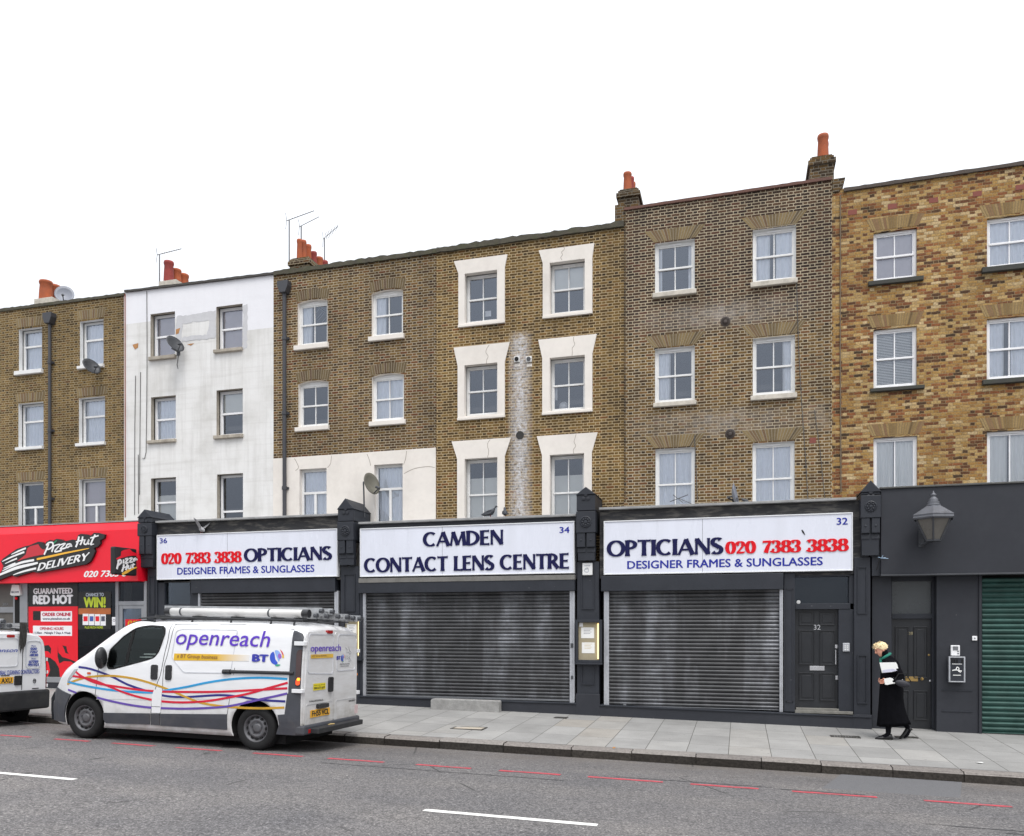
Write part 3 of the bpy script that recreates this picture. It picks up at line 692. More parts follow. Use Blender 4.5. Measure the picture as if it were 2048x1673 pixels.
for l, r, y in ((34, 86, 653), (157, 208, 637), (33, 88, 803), (155, 212, 791.5), (34, 88, 961), (155, 213, 954)): arch(hA, l, r, y, 17, M_vous, n=11, splay=.05)
chimney(hA, 68, 596, 104, 606, UF + 1.1, 1.0, [(82.5, 563.5, 101.5, M_pot, 0), (100, 572, 118, M_pot, .35)], mat=M_stone, base='plain')
# ---- white rendered house
def render_white():
    m, N, L, bs = nt('white_wall_render'); b = NB(N, L); oc = b.coord('Object'); X, Y, Z = b.xyz(oc)
    c = b.ramp(b.noise(oc, 1.1, 6, .6), [(.3, (.60, .59, .565)), (.5, (.72, .712, .695)), (.75, (.78, .775, .765))])
    st = b.ramp(b.noise(b.coord('Object', (3.2, 3.2, .22)), 1.6, 6, .7), [(.48, 0), (.78, .5)])
    c = b.mix(st, c, (.40, .385, .36))
    hb = b.ramp(b.noise(b.coord('Object', (.25, 1, 5)), 1.8, 4, .6), [(.5, 0), (.75, .32)])
    c = b.mix(hb, c, (.45, .43, .40))
    tp = b.math('MULTIPLY', b.math('GREATER_THAN', b.math('ADD', Z, b.math('MULTIPLY', b.math('GREATER_THAN', X, 1.15), .5)), 9.15), .8)   # the top band was repainted
    c = b.mix(tp, c, (.80, .80, .84))
    L.new(c, bs.inputs['Base Color']); bs.inputs['Roughness'].default_value = .8; bs.inputs['Specular IOR Level'].default_value = .25
    b.bump(b.math('ADD', b.noise(oc, 3, 5, .6), b.math('MULTIPLY', b.noise(oc, 45, 3), .25)), .35, .02, bs); return m
M_revB = pm('stained_reveal', (.40, .36, .30), .85, var=.25, scale=5, stretch=(1, 1, .4), grime=.6, grimec=(.13, .11, .09))
B_wins = [((301, 626, 350, 714), 'rail', dict(curt='frost', sill=(300, 712.5, 353, 720.5))),
          ((432.5, 611, 485, 698), 'rail', dict(curt='frost', sill=(429.5, 698, 486, 705.5))),
          ((302, 793, 351.5, 881), 'rail', dict(curt='net', sill=(297, 880, 353, 887))),
          ((433, 779, 485.5, 871), 'rail', dict(curt='topblind', sill=(429.5, 870, 487, 878))),
          ((302, 956, 352, 1080), 'rail', dict(curt='lowblind', rail=.62)),
          ((434, 948, 486, 1060), 'rail', dict(curt=None, rail=.32))]
for w in B_wins: w[2].update(rev=.16, fw=.055, mf=M_upvc, sillm=M_revB)
hB, bx0, bx1, tpB = house('white rendered house with patched and stained walls and plain plastic windows', 248, 547, [(248, 582), (547, 545)], render_white(), M_revB, B_wins)
coping(hB, [(248, 580.5), (547, 544)], .05, .05, pm('dark_tile_coping', (.06, .055, .05), .8, var=.3), rough=.006)
patch = pm('grey_cement_patch', (.54, .54, .555), .9, var=.12, scale=6, bump=.3); bare = pm('bare_orange_brick', (.42, .21, .085), .9, var=.3, scale=16)
def facade_patch(root, name, pxs, mat, proud=.004, rag=.02):
    rn = random.Random(int(pxs[0][0])); P = [fp(x, y, UF) for x, y in pxs]; q = []
    for a, b_ in zip(P, P[1:] + P[:1]):
        n = max(1, int(math.hypot(b_[0] - a[0], b_[1] - a[1]) / .07))
        for i in range(n): q.append((a[0] + (b_[0] - a[0]) * i / n + rn.uniform(-rag, rag), a[1] + (b_[1] - a[1]) * i / n + rn.uniform(-rag, rag)))
    g = MB(); t = tessellate_polygon([[Vector((p[0], p[1], 0)) for p in q]]); g.add([(p[0], UF - proud, p[1]) for p in q], [tuple(x) for x in t]); g.build(name, mat, root)
facade_patch(hB, 'cement_patch', [(352, 634), (432, 622), (432, 676), (414, 672), (419, 640), (366, 648), (362, 700), (352, 700)], patch)
facade_patch(hB, 'cement_patch', [(364, 675), (430, 668), (430, 677), (364, 684)], patch, .006)
facade_patch(hB, 'cement_patch', [(486, 612), (496, 610), (494, 697), (486, 699)], patch)
facade_patch(hB, 'bare_brick', [(265, 690), (277, 687), (276, 695), (270, 700)], bare, .006, .008)
facade_patch(hB, 'bare_brick', [(352, 659), (361, 657), (358, 668), (352, 669)], bare, .008, .006)
facade_patch(hB, 'bare_brick', [(374, 689), (389, 687), (382, 692)], bare, .006, .005)
M_cable = pm('grey_cable', (.10, .10, .10), .7)
def cable(root, pxs, r=.008, Y=UF - .012, mat=M_cable, name='cable'):
    g = MB(); g.tube([(fx(x, Y), Y, fz(x, y, Y)) for x, y in pxs], r, 6); return g.build(name, mat, root)
cable(hB, [(293.5, 583), (294, 700), (293.5, 800), (292, 905), (289, 918), (285, 917)])
cable(hB, [(271, 752), (269.5, 850), (269, 1030)]); cable(hB, [(281, 745), (280, 850), (279, 990)]); cable(hB, [(276.5, 910), (277, 1028)]); cable(hB, [(250, 588), (250.5, 1035)], .012, mat=pm('red_brown_joint', (.3, .10, .07), .8))
chimney(hB, 317, 561, 352, 570, UF + 1.1, 1.3, [(330, 524, 345.5, M_pot2, 0), (345, 540, 360.5, M_pot, .3), (359, 550, 375.5, M_pot, .6)], mat=M_stone, base='plain')
# ---- brick house with a cream ground storey
B_C = brick('mixed_stock_brick', [(0, (.075, .048, .03)), (.25, (.125, .086, .042)), (.5, (.18, .128, .056)), (.75, (.235, .165, .072)), (1, (.17, .075, .042))],
            [(0, (.03, .026, .026)), (.5, (.06, .042, .032)), (1, (.16, .10, .05))], (.42, .355, .25), dark=.36)
C_wins = [((595.5, 600, 655, 691), 'sash', dict(curt='left', sill=(590, 689.5, 658, 700), rise=.05)),
          ((743.5, 580, 806, 673), 'sash', dict(curt='left', sill=(738.5, 671.5, 809, 682), rise=.05)),
          ((597, 762, 657, 855), 'sash', dict(curt=None, sill=(592, 853.5, 659, 863), rise=.05)),
          ((744, 747.5, 808, 843), 'sash', dict(curt='net', sill=(740, 842, 812, 852), rise=.05)),
          ((600, 938, 654, 1060), 'casement', dict(curt='net', rail=.62)),
          ((749, 929, 806, 1060), 'casement', dict(curt='net', rail=.64))]
for w in C_wins: w[2].update(rev=.10, sillm=M_cream if w[1] == 'sash' else None)
hC, cx0, cx1, tpC = house('brown brick house with cream render below and arched sash windows', 547, 873, [(547, 546), (873, 500)], B_C, M_cream, C_wins)
coping(hC, [(547, 542.5), (873, 496.5)], .10, .05, M_coping, rough=.016)
for l, r, y in ((594, 656, 597), (742, 808, 577), (595, 658, 759), (742, 810, 745)): arch(hC, l, r, y, 19, M_vousd, n=15, splay=.05, rise=.05)
def slab_holes(root, name, outline, holes, mat, Y0, thick):
    g = MB(); wall_mesh(g, outline, holes, Y0, thick, 0, 0); n = len(outline)
    g.add([(p[0], Y0, p[1]) for p in outline] + [(p[0], Y0 + thick, p[1]) for p in outline], [(i, (i + 1) % n, (i + 1) % n + n, i + n) for i in range(n)])
    return g.build(name, mat, root, fix=False)
xa, xb = cx0 + .004, fx(872, UF)
hs_ = [arch_rect(*rect(*w[0], UF)) for w in C_wins[4:]]
slab_holes(hC, 'cream_render', [(xa, 1.6), (xb, 1.6), (xb, fz(872, 896, UF)), (xa, fz(547, 918, UF))], [[(p[0], max(p[1], 1.7)) for p in h] for h in hs_], M_cream, UF - .022, .02)
crk = pm('hairline_crack', (.30, .26, .22), .9)
for pts in ([(592, 942), (598, 936), (594, 925), (590, 918)], [(656, 936), (662, 928), (664, 912)], [(742, 932), (740, 922), (735, 909)], [(808, 930), (812, 918), (814, 903)], [(809, 948), (830, 938), (856, 934), (870, 936)]):
    g = MB(); q = [fp(x, y, UF) for x, y in pts]; pen(g, q, .011, lambda u, v, k: (u, UF - .022 - k, v), .0005, .0025); g.build('render_crack', crk, hC)
def drainpipe(root, px, yt, yb, w=.045, hop=True, Y=UF - .08, mat=M_pipe):
    x = fx(px, Y); zt_, zb = fz(px, yt, Y), fz(px, yb, Y); g = MB(); g.tube([(x, Y, zb), (x, Y, zt_)], w, 12); p = g.build('drainpipe', mat, root)
    g = MB(); z = zb + .8
    while z < zt_ - .3:
        g.lathe([(w * 1.3, -.04), (w * 1.3, .04)], (x, Y, z), n=12); g.box(x - w * 2, x + w * 2, Y + w * .6, UF - .001, z - .025, z + .025); z += 1.75
    g.build('pipe_collar', mat, p)
    if hop:
        g = MB(); a, b_ = .075, .14
        g.prism([(x - a, zt_ - .1), (x + a, zt_ - .1), (x + b_, zt_ + .06), (x + b_, zt_ + .17), (x - b_, zt_ + .17), (x - b_, zt_ + .06)], Y - .1, UF - .002); g.build('rain_hopper', mat, p, bevel=.006)
    return p
drainpipe(hC, 569, 579, 1045); drainpipe(hA, 99.5, 641, 1060, w=.04)
chimney(hC, 579, 517, 618, 534, UF + .9, 1.7, [(594.5, 480, 604, M_pot, 0), (602, 482, 612, M_pot, .12), (611, 491, 622, M_pot, .38), (622, 505, 633, M_pot2, .62), (632, 516, 645, M_pot, .86), (643, 523, 655, M_pot2, 1.15)], mat=B_C)
# ---- brick house with heavy cream window surrounds
xD = (fx(873, UF) + fx(1248, UF)) / 2
B_D = brick('golden_stock_brick', [(0, (.08, .055, .028)), (.3, (.145, .10, .04)), (.6, (.21, .148, .058)), (.85, (.265, .185, .075)), (1, (.20, .10, .045))],
            [(0, (.032, .027, .023)), (.5, (.065, .045, .03)), (1, (.17, .115, .05))], (.48, .375, .22), dark=.34,
            stains=[(fx(1040, UF) - xD, .29, fz(1040, 1050, UF) - zp(xD, 0), fz(1040, 660, UF) - zp(xD, 0), (.60, .60, .62), 1.15, 13)])
D_wins = [((930, 545, 995, 644), 'sash', dict(curt=None)), ((1100, 523, 1170, 626), 'sash', dict(curt='topblind')),
          ((929.5, 729, 995.5, 831), 'sash', dict(curt=None)), ((1100, 714, 1170, 821), 'sash', dict(curt=None)),
          ((930, 917, 995.5, 1060), 'sash', dict(curt='lowblind')), ((1100, 909, 1168.5, 1060), 'sash', dict(curt='lowblind'))]
D_sur = [((908.5, 517, 1015.5, 543), (917.5, 1010, 652)), ((1078, 495, 1189, 522), (1086, 1185, 634)),
         ((908, 691, 1020, 729), (916, 1010, 839)), ((1077, 675, 1194, 713), (1085, 1185, 828)),
         ((904, 880, 1022.5, 916), (915, 1010, 1070)), ((1074, 869.5, 1195.5, 908.5), (1084.5, 1184, 1070))]
for w in D_wins: w[2].update(rev=.15, fw=.042)
hD, dx0, dx1, tpD = house('tan brick house with heavy cream window surrounds and a white streak down its middle', 873, 1248, [(873, 500), (1248, 447)], B_D, M_cream, D_wins)
coping(hD, [(873, 495), (1240, 443)], .11, .06, M_coping, rough=.02, x1=dx1)
wd = [o for o in bpy.data.objects if o.parent == hD and o.name.startswith('window')]
for w, (hd_, (jl, jr, jb)), wo in zip(D_wins, D_sur, wd):
    x0, x1, z0, z1 = rect(*w[0], UF); l, t_, r, b_ = hd_
    zt_ = fz((l + r) / 2, t_, UF); zn = fz((l + r) / 2, b_, UF); zj = fz((jl + jr) / 2, jb, UF); a0, a1 = fx(jl, UF), fx(jr, UF)
    zn = min(zn, z1 + .05)
    out = [(a0, zj), (a1, zj), (a1, zn), (fx(r, UF), zt_), (fx(l, UF), zt_), (a0, zn)]
    slab_holes(wo, 'surround', out, [arch_rect(x0, x1, z0, z1)], M_cream, UF - .028, .027)
    g = MB(); g.prismx([(UF - .05, zj + .002), (UF - .05, zj + .055), (UF + .13, zj + .075), (UF + .13, zj + .002)], a0 - .004, a1 + .004) if jb < 1000 else None
    if g.v: g.build('sill', M_cream, wo, bevel=.004)
    if t_ != 517:
        rn = random.Random(int(l)); x = (l + r) / 2 + rn.uniform(-8, 25); q = []
        for i in range(6): q.append(fp(x + rn.uniform(-3, 3) - i, t_ + (b_ - t_) * i / 5, UF))
        g = MB(); pen(g, q, .009, lambda u, v, k: (u, UF - .028 - k, v), .0005, .0025); g.build('surround_crack', crk, wo)
# things standing on the window boards
def board_item(wi, px, py, kind):
    w = wd[wi]; Y = UF + .235; x, z = fp(px, py, Y); g = MB()
    if kind == 'paper': g.box(x - .07, x + .07, Y, Y + .004, z - .06, z + .06)
    elif kind == 'globe': g.smooth = True; g.sphere((x, Y + .1, z), .11, 16, 10)
    else: g.box(x - .05, x + .05, Y, Y + .02, z - .14, z + .14)
    g.build({'paper': 'paper', 'globe': 'lamp_globe', 'frame': 'picture_frame'}[kind], M_upvc, w)
board_item(0, 976, 628, 'paper'); board_item(3, 1126, 812, 'globe'); board_item(3, 1110, 788, 'frame')
for px in (1034.5, 1058.5):                        # boiler flues
    x, z = fp(px, 720, UF); g = MB(); g.box(x - .062, x + .062, UF - .05, UF - .001, z - .062, z + .062); v = g.build('flue_vent', M_white, hD, bevel=.008)
    g = MB(); g.lathe([(.045, -.02), (.045, .0), (.034, .0), (.034, .018)], (x, UF - .05, z), 'y', 20); g.build('flue_mouth', M_rubber if px < 1040 else M_dgrey, v)
    g = MB(); g.box(x - .055, x + .06, UF - .012, UF - .001, z - .15, z - .085); g.build('repair_brick', M_cream, v)
x, z = fp(1040, 871, UF); g = MB(); g.lathe([(.09, -.004), (.05, -.002), (.03, .05)], (x, UF - .002, z), 'y', 18); g.build('broken_flue_hole', M_dark, hD)
# ---- dark brick house
xE = (fx(1248, UF) + fx(1664, UF)) / 2; zE = zp(xE, 0)
TOPE = (fz(1440, 640, UF) - zE, [(0, (.038, .027, .026)), (.3, (.06, .042, .036)), (.6, (.09, .06, .046)), (.85, (.125, .08, .056)), (1, (.11, .056, .044))])
B_E = brick('purple_brown_brick', [(0, (.07, .048, .03)), (.25, (.125, .086, .042)), (.5, (.19, .132, .058)), (.8, (.245, .172, .08)), (1, (.18, .095, .052))],
            [(0, (.026, .024, .025)), (.5, (.05, .038, .034)), (1, (.13, .085, .05))], (.46, .39, .275), dark=.3, top=TOPE,
            stains=[(fx(1440, UF) - xE, 1.85, fz(1440, 662, UF) - zE, fz(1440, 596, UF) - zE, (.40, .36, .32), .62, 4.5), (fx(1440, UF) - xE, 1.95, fz(1440, 880, UF) - zE, fz(1440, 812, UF) - zE, (.34, .31, .28), .6, 5),
                    (fx(1640, UF) - xE, .35, fz(1640, 870, UF) - zE, fz(1640, 800, UF) - zE, (.36, .3, .24), .5, 5)])
E_wins = [((1310, 483, 1389.5, 586), 'sash', dict(curt='edges', sill=(1305.5, 583.5, 1393, 594))), ((1505.5, 456, 1592, 564), 'sash', dict(curt='both', sill=(1501, 562, 1595, 573))),
          ((1310, 695, 1389.5, 806), 'sash', dict(curt='left', sill=(1307, 804, 1393, 814))), ((1505.5, 674, 1590, 791), 'sash', dict(curt='right', sill=(1501, 789.5, 1594, 800.5))),
          ((1311, 897, 1389.5, 1040), 'sash', dict(curt='net')), ((1505, 885, 1589, 1030), 'sash', dict(curt='net'))]
for w in E_wins: w[2].update(rev=.09, fw=.05, sillm=M_stone)
hE, ex0, ex1, tpE = house('dark brown brick house with fan brick arches and two round vents', 1248, 1664, [(1248, 418), (1664, 356)], B_E, M_white, E_wins)
coping(hE, [(1248, 415.5), (1664, 353)], .055, .035, pm('red_tile_coping', (.13, .065, .05), .85, var=.3, scale=9), rough=.004)
for l, r, y in ((1308, 1391, 480.5), (1503, 1594, 452.5), (1308, 1391, 692.5), (1503, 1592, 671), (1309, 1391, 894.5), (1503, 1591, 882)): arch(hE, l, r, y, 24, M_vous, n=19, splay=.2)
for px, py in ((1451, 643.5), (1460.5, 868)):
    x, z = fp(px, py, UF); g = MB(); g.lathe([(.098, 0), (.098, -.012), (.075, -.02), (.072, -.008), (.052, -.022), (.05, -.008), (.03, -.022), (.0, -.024)], (x, UF, z), 'y', 28, caps=False); g.build('round_vent', pm('brown_iron', (.055, .042, .036), .6, var=.3), hE)
g = MB(); x0, x1, z0, z1 = rect(1619, 876, 1632, 887, UF); g.box(x0, x1, UF - .005, UF + .002, z0, z1); g.build('air_brick', pm('red_air_brick', (.21, .062, .045), .8, var=.25, scale=30), hE)
cable(hE, [(1593, 560), (1597, 690), (1603, 800), (1612, 930), (1616, 1002)], .006, mat=M_cable); cable(hE, [(1389, 870), (1395, 1000)], .007); cable(hE, [(1629, 820), (1640, 900), (1650, 1000)], .005, mat=M_cable)
cable(hE, [(1250.5, 430), (1250, 700), (1250.5, 1000)], .016, mat=M_brickdark, name='straight_joint')
cE = chimney(hE, 1236, 379, 1277, 420, UF + .05, 1.6, [(1247, 347, 1263, M_pot, 0), (1254, 356, 1268, M_pot2, .35), (1260, 366, 1271, M_pot, .7)])
chimney(hE, 1620, 313, 1668, 358, UF + .06, 1.6, [(1635, 271.5, 1657, M_pot, .1), (1640, 285, 1657, M_pot2, .5)])
g = MB(); x0, x1, z0, z1 = rect(1665, 357, 1691, 384, UF - .02); g.prism([(x0, z1), (x1, z1), (x1 - .06, z0 + .08), (x0 + .1, z0), (x0, z0)], UF - .03, UF + 1.4); g.build('corbel', M_brickdark, hE, bevel=.006)
g = MB(); x0, x1, z0, z1 = rect(1229.5, 409, 1249, 446, UF - .02); g.box(x0, x1, UF - .015, UF + 1.5, z0, z1); g.build('corbel', M_brickdark, hE, bevel=.006)
# ---- yellow rough brick house
B_F = brick('rough_yellow_brick', [(0, (.055, .04, .03)), (.14, (.13, .06, .035)), (.3, (.23, .098, .05)), (.45, (.28, .175, .07)), (.65, (.34, .235, .10)), (.84, (.40, .305, .165)), (1, (.46, .39, .28))],
            [(0, (.06, .042, .03)), (.4, (.2, .105, .05)), (1, (.36, .27, .14))], (.30, .22, .12), bh=.056, P=.245, mw=.0045, dark=.22, jitter=.010, var=.55, gain=(1.06, .94, .74))
M_mort_f = pm('tan_arch_mortar', (.20, .14, .07), .9, var=.3, scale=14)
slate = pm('slate_sill', (.045, .045, .04), .8, var=.35, scale=10, bump=.3, grime=.4, grimec=(.06, .07, .035))
F_wins = [((1747, 461, 1834, 561), 'sash', dict(curt='frost', sill=(1736, 559, 1846, 569))), ((1974, 432, 2069, 534), 'sash', dict(curt='net', sill=(1963, 531, 2080, 543))),
          ((1747, 656, 1834, 776), 'sash', dict(curt='slats', sill=(1740, 774.5, 1848, 783))), ((1973.5, 634, 2069, 759), 'sash', dict(curt='both', sill=(1964, 757, 2080, 768))),
          ((1747, 874, 1835, 996), 'sash', dict(curt='cream', rail=.12)), ((1974, 861, 2070, 990), 'sash', dict(curt='cream', rail=.12))]
for w in F_wins: w[2].update(rev=.07, fw=.045, sillm=slate, mf=M_upvc)
XF = fx(2110, UF) + 2.6
hF, fx0, fx1, tpF = house('rough yellow and red brick house with dark slate sills', 1664, 2110, [(1664, 381), (2110, 311)], B_F, B_F, F_wins, x_r=XF)
coping(hF, [(1688, 376), (2110, 309)], .065, .04, pm('dark_stone_coping', (.075, .06, .05), .85, var=.3, scale=9, bump=.4), rough=.006, x1=XF)
for l, r, y in ((1744, 1837, 457), (1970, 2074, 428), (1744, 1837, 652), (1970, 2073, 630), (1744, 1838, 870.5), (1970, 2074, 857)): arch(hF, l, r, y, 24, M_vousy, n=21, splay=.1, mort=M_mort_f)
for px, py in ((1705, 425), (1784.5, 413.5), (1867, 401), (1954.5, 388), (2040, 375)):
    g = MB(); x0, x1, z0, z1 = rect(px - 9, py - 5, px + 9, py + 5, UF); g.box(x0, x1, UF - .005, UF + .002, z0, z1); a = g.build('air_brick', CACHE['red_air_brick'], hF)
cable(hF, [(1681, 390), (1680.5, 700), (1682, 985)], .012, mat=M_vousy.copy() if False else pm('grey_brown_cable', (.16, .12, .08), .8), name='joint_line')

# ------------------------------------------------------------------ shopfronts (a run of shops that does not follow the houses above)
GRP = 'shopfronts of the parade'
def rbox(mb, px, Y0, Y1, Ym=None):
    x0, x1, z0, z1 = rect(*px, Y0 if Ym is None else Ym); mb.box(x0, x1, Y0, Y1, z0, z1); return x0, x1, z0, z1
def base_z(x, y=0.0): return zp(x, y)
def sidewalls(root, px0, px1, ztop, name='return_wall'):
    pass
def shutter(root, px, Y, pitch, mat, rails, name='roller_shutter', amp=.024, zb=None, railm=None):
    """curved interlocking slats between two guide rails"""
    x0, x1, z0, z1 = rect(*px, Y)
    if zb is not None: z0 = zb
    n = int((z1 - z0) / pitch); pts = []
    for i in range(n):
        z = z1 - pitch * i
        for q, a in ((0, -.1), (.1, .6), (.3, 1.0), (.5, .95), (.72, .5), (.84, .1), (.92, -.35)): pts.append((Y - a * amp, z - q * pitch))
    pts.append((Y, z1 - pitch * n))
    g = MB(); m = 12; rn = random.Random(int(px[0]))
    g.sheet([[(x0 + (x1 - x0) * j / m, p[0] + .004 * math.sin(j * 1.7 + p[1] * 3), p[1]) for p in pts] for j in range(m + 1)])
    s = g.build(name, mat, root, fix=False)
    g = MB(); g.box(x0, x1, Y - .022, Y + .02, z0 - .005, z1 - pitch * n + .004); g.box(x0 + .3, x0 + .36, Y - .034, Y - .022, z0 + .01, z0 + .04); g.build('bottom_bar', railm or M_grey, s, bevel=.003)
    for l, r in rails:
        a, b_ = fx(l, Y - .05), fx(r, Y - .05); g = MB()
        g.box(a, b_, Y - .06, Y + .03, z0 - .03, z1 + .02); g.box(a + (b_ - a) * .45, a + (b_ - a) * .6, Y - .066, Y - .06, z0 - .02, z1); g.build('guide_rail', M_alu, s, bevel=.003)
    return s
def shutterm(name, base, streak, light, streak_scale=1.3):
    m, N, L, bs = nt(name); b = NB(N, L); oc = b.coord('Object')
    lo = b.ramp(b.noise(b.coord('Object', (1.5, 1, .22)), streak_scale, 5, .62), [(.47, 0), (.72, 1)])
    pa = b.ramp(b.noise(b.coord('Object', (1.2, 1, 1.6)), 1.1, 6, .7), [(.36, .1), (.66, 1)])
    fi = b.ramp(b.noise(b.coord('Object', (.35, 1, 9)), 4.5, 4, .7), [(.3, .25), (.65, 1)])
    c = b.mix(b.math('MULTIPLY', b.math('MULTIPLY', lo, pa), b.math('MULTIPLY', fi, light)), base, streak)
    c = b.mix(1.0, c, b.ramp(b.noise(oc, 3, 5, .65), [(.3, .75), (.7, 1.3)]), 'MULTIPLY')
    c = b.mix(1.0, c, b.ramp(b.noise(b.coord('Object', (.12, 1, 13.5)), 1.0, 3, .7), [(.3, .62), (.7, 1.45)]), 'MULTIPLY')
    L.new(c, bs.inputs['Base Color']); bs.inputs['Roughness'].default_value = .5; bs.inputs['Metallic'].default_value = .3
    return m
M_shut = shutterm('dirty_steel_shutter', (.062, .063, .066), (.50, .52, .57), .62)
M_shut2 = shutterm('dirty_steel_shutter_clean', (.056, .056, .058), (.36, .37, .41), .45)
M_green = shutterm('green_steel_shutter', srgb(40, 72, 66), srgb(96, 122, 114), .5)
def pilaster(root, cap, eave, shaft, zbot_px, capx, side=1, depth=.72, parts=(1045, 1082, 1107, 1128), apex=None):
    """panelled pilaster with console, carved rosette and a gabled cap that runs back to the wall. All numbers are photo pixels:
    cap = (l, r) of the cap front, eave / capx = rows of eaves and apex, shaft = (l, r)"""
    YC = -.15
    l, r = cap; x0, x1 = fx(l, YC), fx(r, YC); c = (l + r) / 2; xm = (x0 + x1) / 2
    za, ze, z1_, z2, z3, z4 = [fz(c, p, YC) for p in (capx, eave) + tuple(parts)]
    sx0, sx1 = fx(shaft[0]), fx(shaft[1]); zg = base_z((sx0 + sx1) / 2) - .1
    g = MB(); g.box(sx0, sx1, 0, UF - .01, zg, z4); p = g.build('pilaster', M_black, root, bevel=.008)
    g = MB(); g.prism([(x0 - .02, ze), (x1 + .02, ze), (xm, za)], YC - .02, UF - .01); g.box(x0, x1, YC, UF - .012, z1_ + .012, ze); g.build('gabled_cap', M_black, p, bevel=.012)
    g = MB(); w = (x1 - x0) / 2; g.lathe([(w * .42, 0), (w * .42, -.012), (w * .34, -.02), (w * .33, -.006)], (xm, YC - .0, (ze + za) / 2 - .03), 'y', 3, a0=PI / 2)
    for q in range(3):
        a = PI / 2 + q * 2 * PI / 3; g.lathe([(w * .2, 0), (w * .2, -.014), (w * .1, -.018)], (xm + w * .27 * math.cos(a), YC, ze - .05 + w * .27 * math.sin(a)), 'y', 12)
    g.build('trefoil', M_black2, p)
    g = MB(); g.box(x0 - .005, x1 + .005, YC - .02, .45, z2, z1_); g.build('console_block', M_black, p, bevel=.008)
    g = MB(); zc = (z1_ + z2) / 2; rr = min(w, (z1_ - z2) / 2) * .62
    g.lathe([(rr, 0), (rr, -.012), (rr * .86, -.02), (rr * .8, -.006), (rr * .3, -.004), (rr * .28, -.022), (.001, -.026)], (xm, YC - .02, zc), 'y', 24, caps=False)
    for q in range(8):
        a = q * PI / 4; g.sphere((xm + rr * .55 * math.cos(a), YC - .028, zc + rr * .55 * math.sin(a)), (rr * .2, .012, rr * .2), 8, 6)
    g.build('carved_rosette', M_black, p)
    g = MB()
    for a, b_ in ((x0 + .01, xm - .018), (xm + .018, x1 - .01)):
        g.prismx([(YC - .005, z2 - .002), (YC - .005, z3), (YC + .05, z3 - .02), (YC + .04, z3 - .1), (-.004, z4 - .0), (-.004, z2 - .002)], a, b_)
        g.sphere(((a + b_) / 2, YC - .006, (z2 + z3) / 2 - .01), (.022, .01, .022), 8, 6)
    g.box(x0 + .02, x1 - .02, YC + .05, 0, z4 + .02, z2 - .004); g.build('scrolled_bracket', M_black, p, bevel=.006)
    ins = (sx1 - sx0) * .2; zb_ = fz(c, zbot_px, 0)
    hgt = z4 - zb_
    for (u0, u1) in ((.06, .36), (.62, .93)) if hgt > 1.2 else ((.1, .9),):
        g = MB(); a0, a1, b0, b1 = sx0 + ins, sx1 - ins, z4 - hgt * u1, z4 - hgt * u0
        g.box(a0, a1, -.022, 0, b1 - .02, b1); g.box(a0, a1, -.022, 0, b0, b0 + .02); g.box(a0, a0 + .018, -.02, 0, b0 + .02, b1 - .02); g.box(a1 - .018, a1, -.02, 0, b0 + .02, b1 - .02); g.build('panel_moulding', M_black, p)
    g = MB(); g.box(sx0 - .02, sx1 + .02, -.035, .0, zg, zb_); g.build('pilaster_base', M_black2, p, bevel=.008)
    return p
def shop_sign(px, label, cat, texts, joints=(), Y=-.06, thick=.10, face=None):
    x0, x1, z0, z1 = rect(*px, Y); t = thing('shop_sign', ((x0 + x1) / 2, Y, z0), label, cat, 'white fascia signs of the opticians')
    g = MB(); g.box(x0 + .015, x1 - .015, Y, Y + thick, z0 + .015, z1 - .015); g.build('sign_panel', face, t)
    g = MB(); e = .022; Yf = Y - .014
    g.box(x0, x1, Yf, Y + thick, z1 - e, z1); g.box(x0, x1, Yf, Y + thick, z0, z0 + e); g.box(x0, x0 + e, Yf, Y + thick, z0 + e, z1 - e); g.box(x1 - e, x1, Yf, Y + thick, z0 + e, z1 - e); g.build('sign_frame', M_signframe, t, bevel=.004)
    for j in joints:
        a = fx(j, Y); g = MB(); g.box(a - .003, a + .003, Y - .002, Y, z0 + e, z1 - e); g.build('panel_joint', M_grey, t)
    for kind, body, tr, col in texts:
        g = MB(); r = rect(*tr, Y)
        if kind == 'flare': glyph_text(g, body, r, flat_map(Y), .012, T=.25, t=.12, flare=1.22)
        elif kind == 'serif': glyph_text(g, body, r, flat_map(Y), .012, T=.27, t=.085, flare=1.15)
        else: text_into(g, body, r, flat_map(Y), k=.0015, bold=.018)
        g.build('lettering', col, t, fix=(kind != 'plain'))
    return t
M_signframe = pm('white_sign_frame', (.72, .73, .75), .4, var=.06, grime=.2, grimec=(.4, .4, .4))
M_sign = pm('white_sign_face', (.70, .72, .80), .28, var=.035, scale=1.2, stretch=(2.2, 1, .5), grime=.14, grimec=(.45, .45, .47), spec=.5)
M_navy = pm('navy_letter', (.008, .009, .06), .6, var=.1, spec=.2); M_blue = pm('blue_letter', (.02, .03, .30), .6, var=.1, spec=.2); M_redl = pm('red_letter', (.66, .006, .014), .55, var=.1, spec=.2)
shop_sign((314, 1064, 675.5, 1157), 'long white sign numbered 36 with a red phone number before OPTICIANS', 'shop sign',
          [('plain', '36', (320, 1077, 334, 1087), M_blue), ('serif', '020 7383 3838', (324.5, 1105, 482, 1127), M_redl), ('flare', 'OPTICIANS', (490, 1095.5, 662, 1122), M_navy), ('plain', 'DESIGNER FRAMES & SUNGLASSES', (355, 1133, 628.6, 1147), M_blue)], (454.6,), face=M_sign)
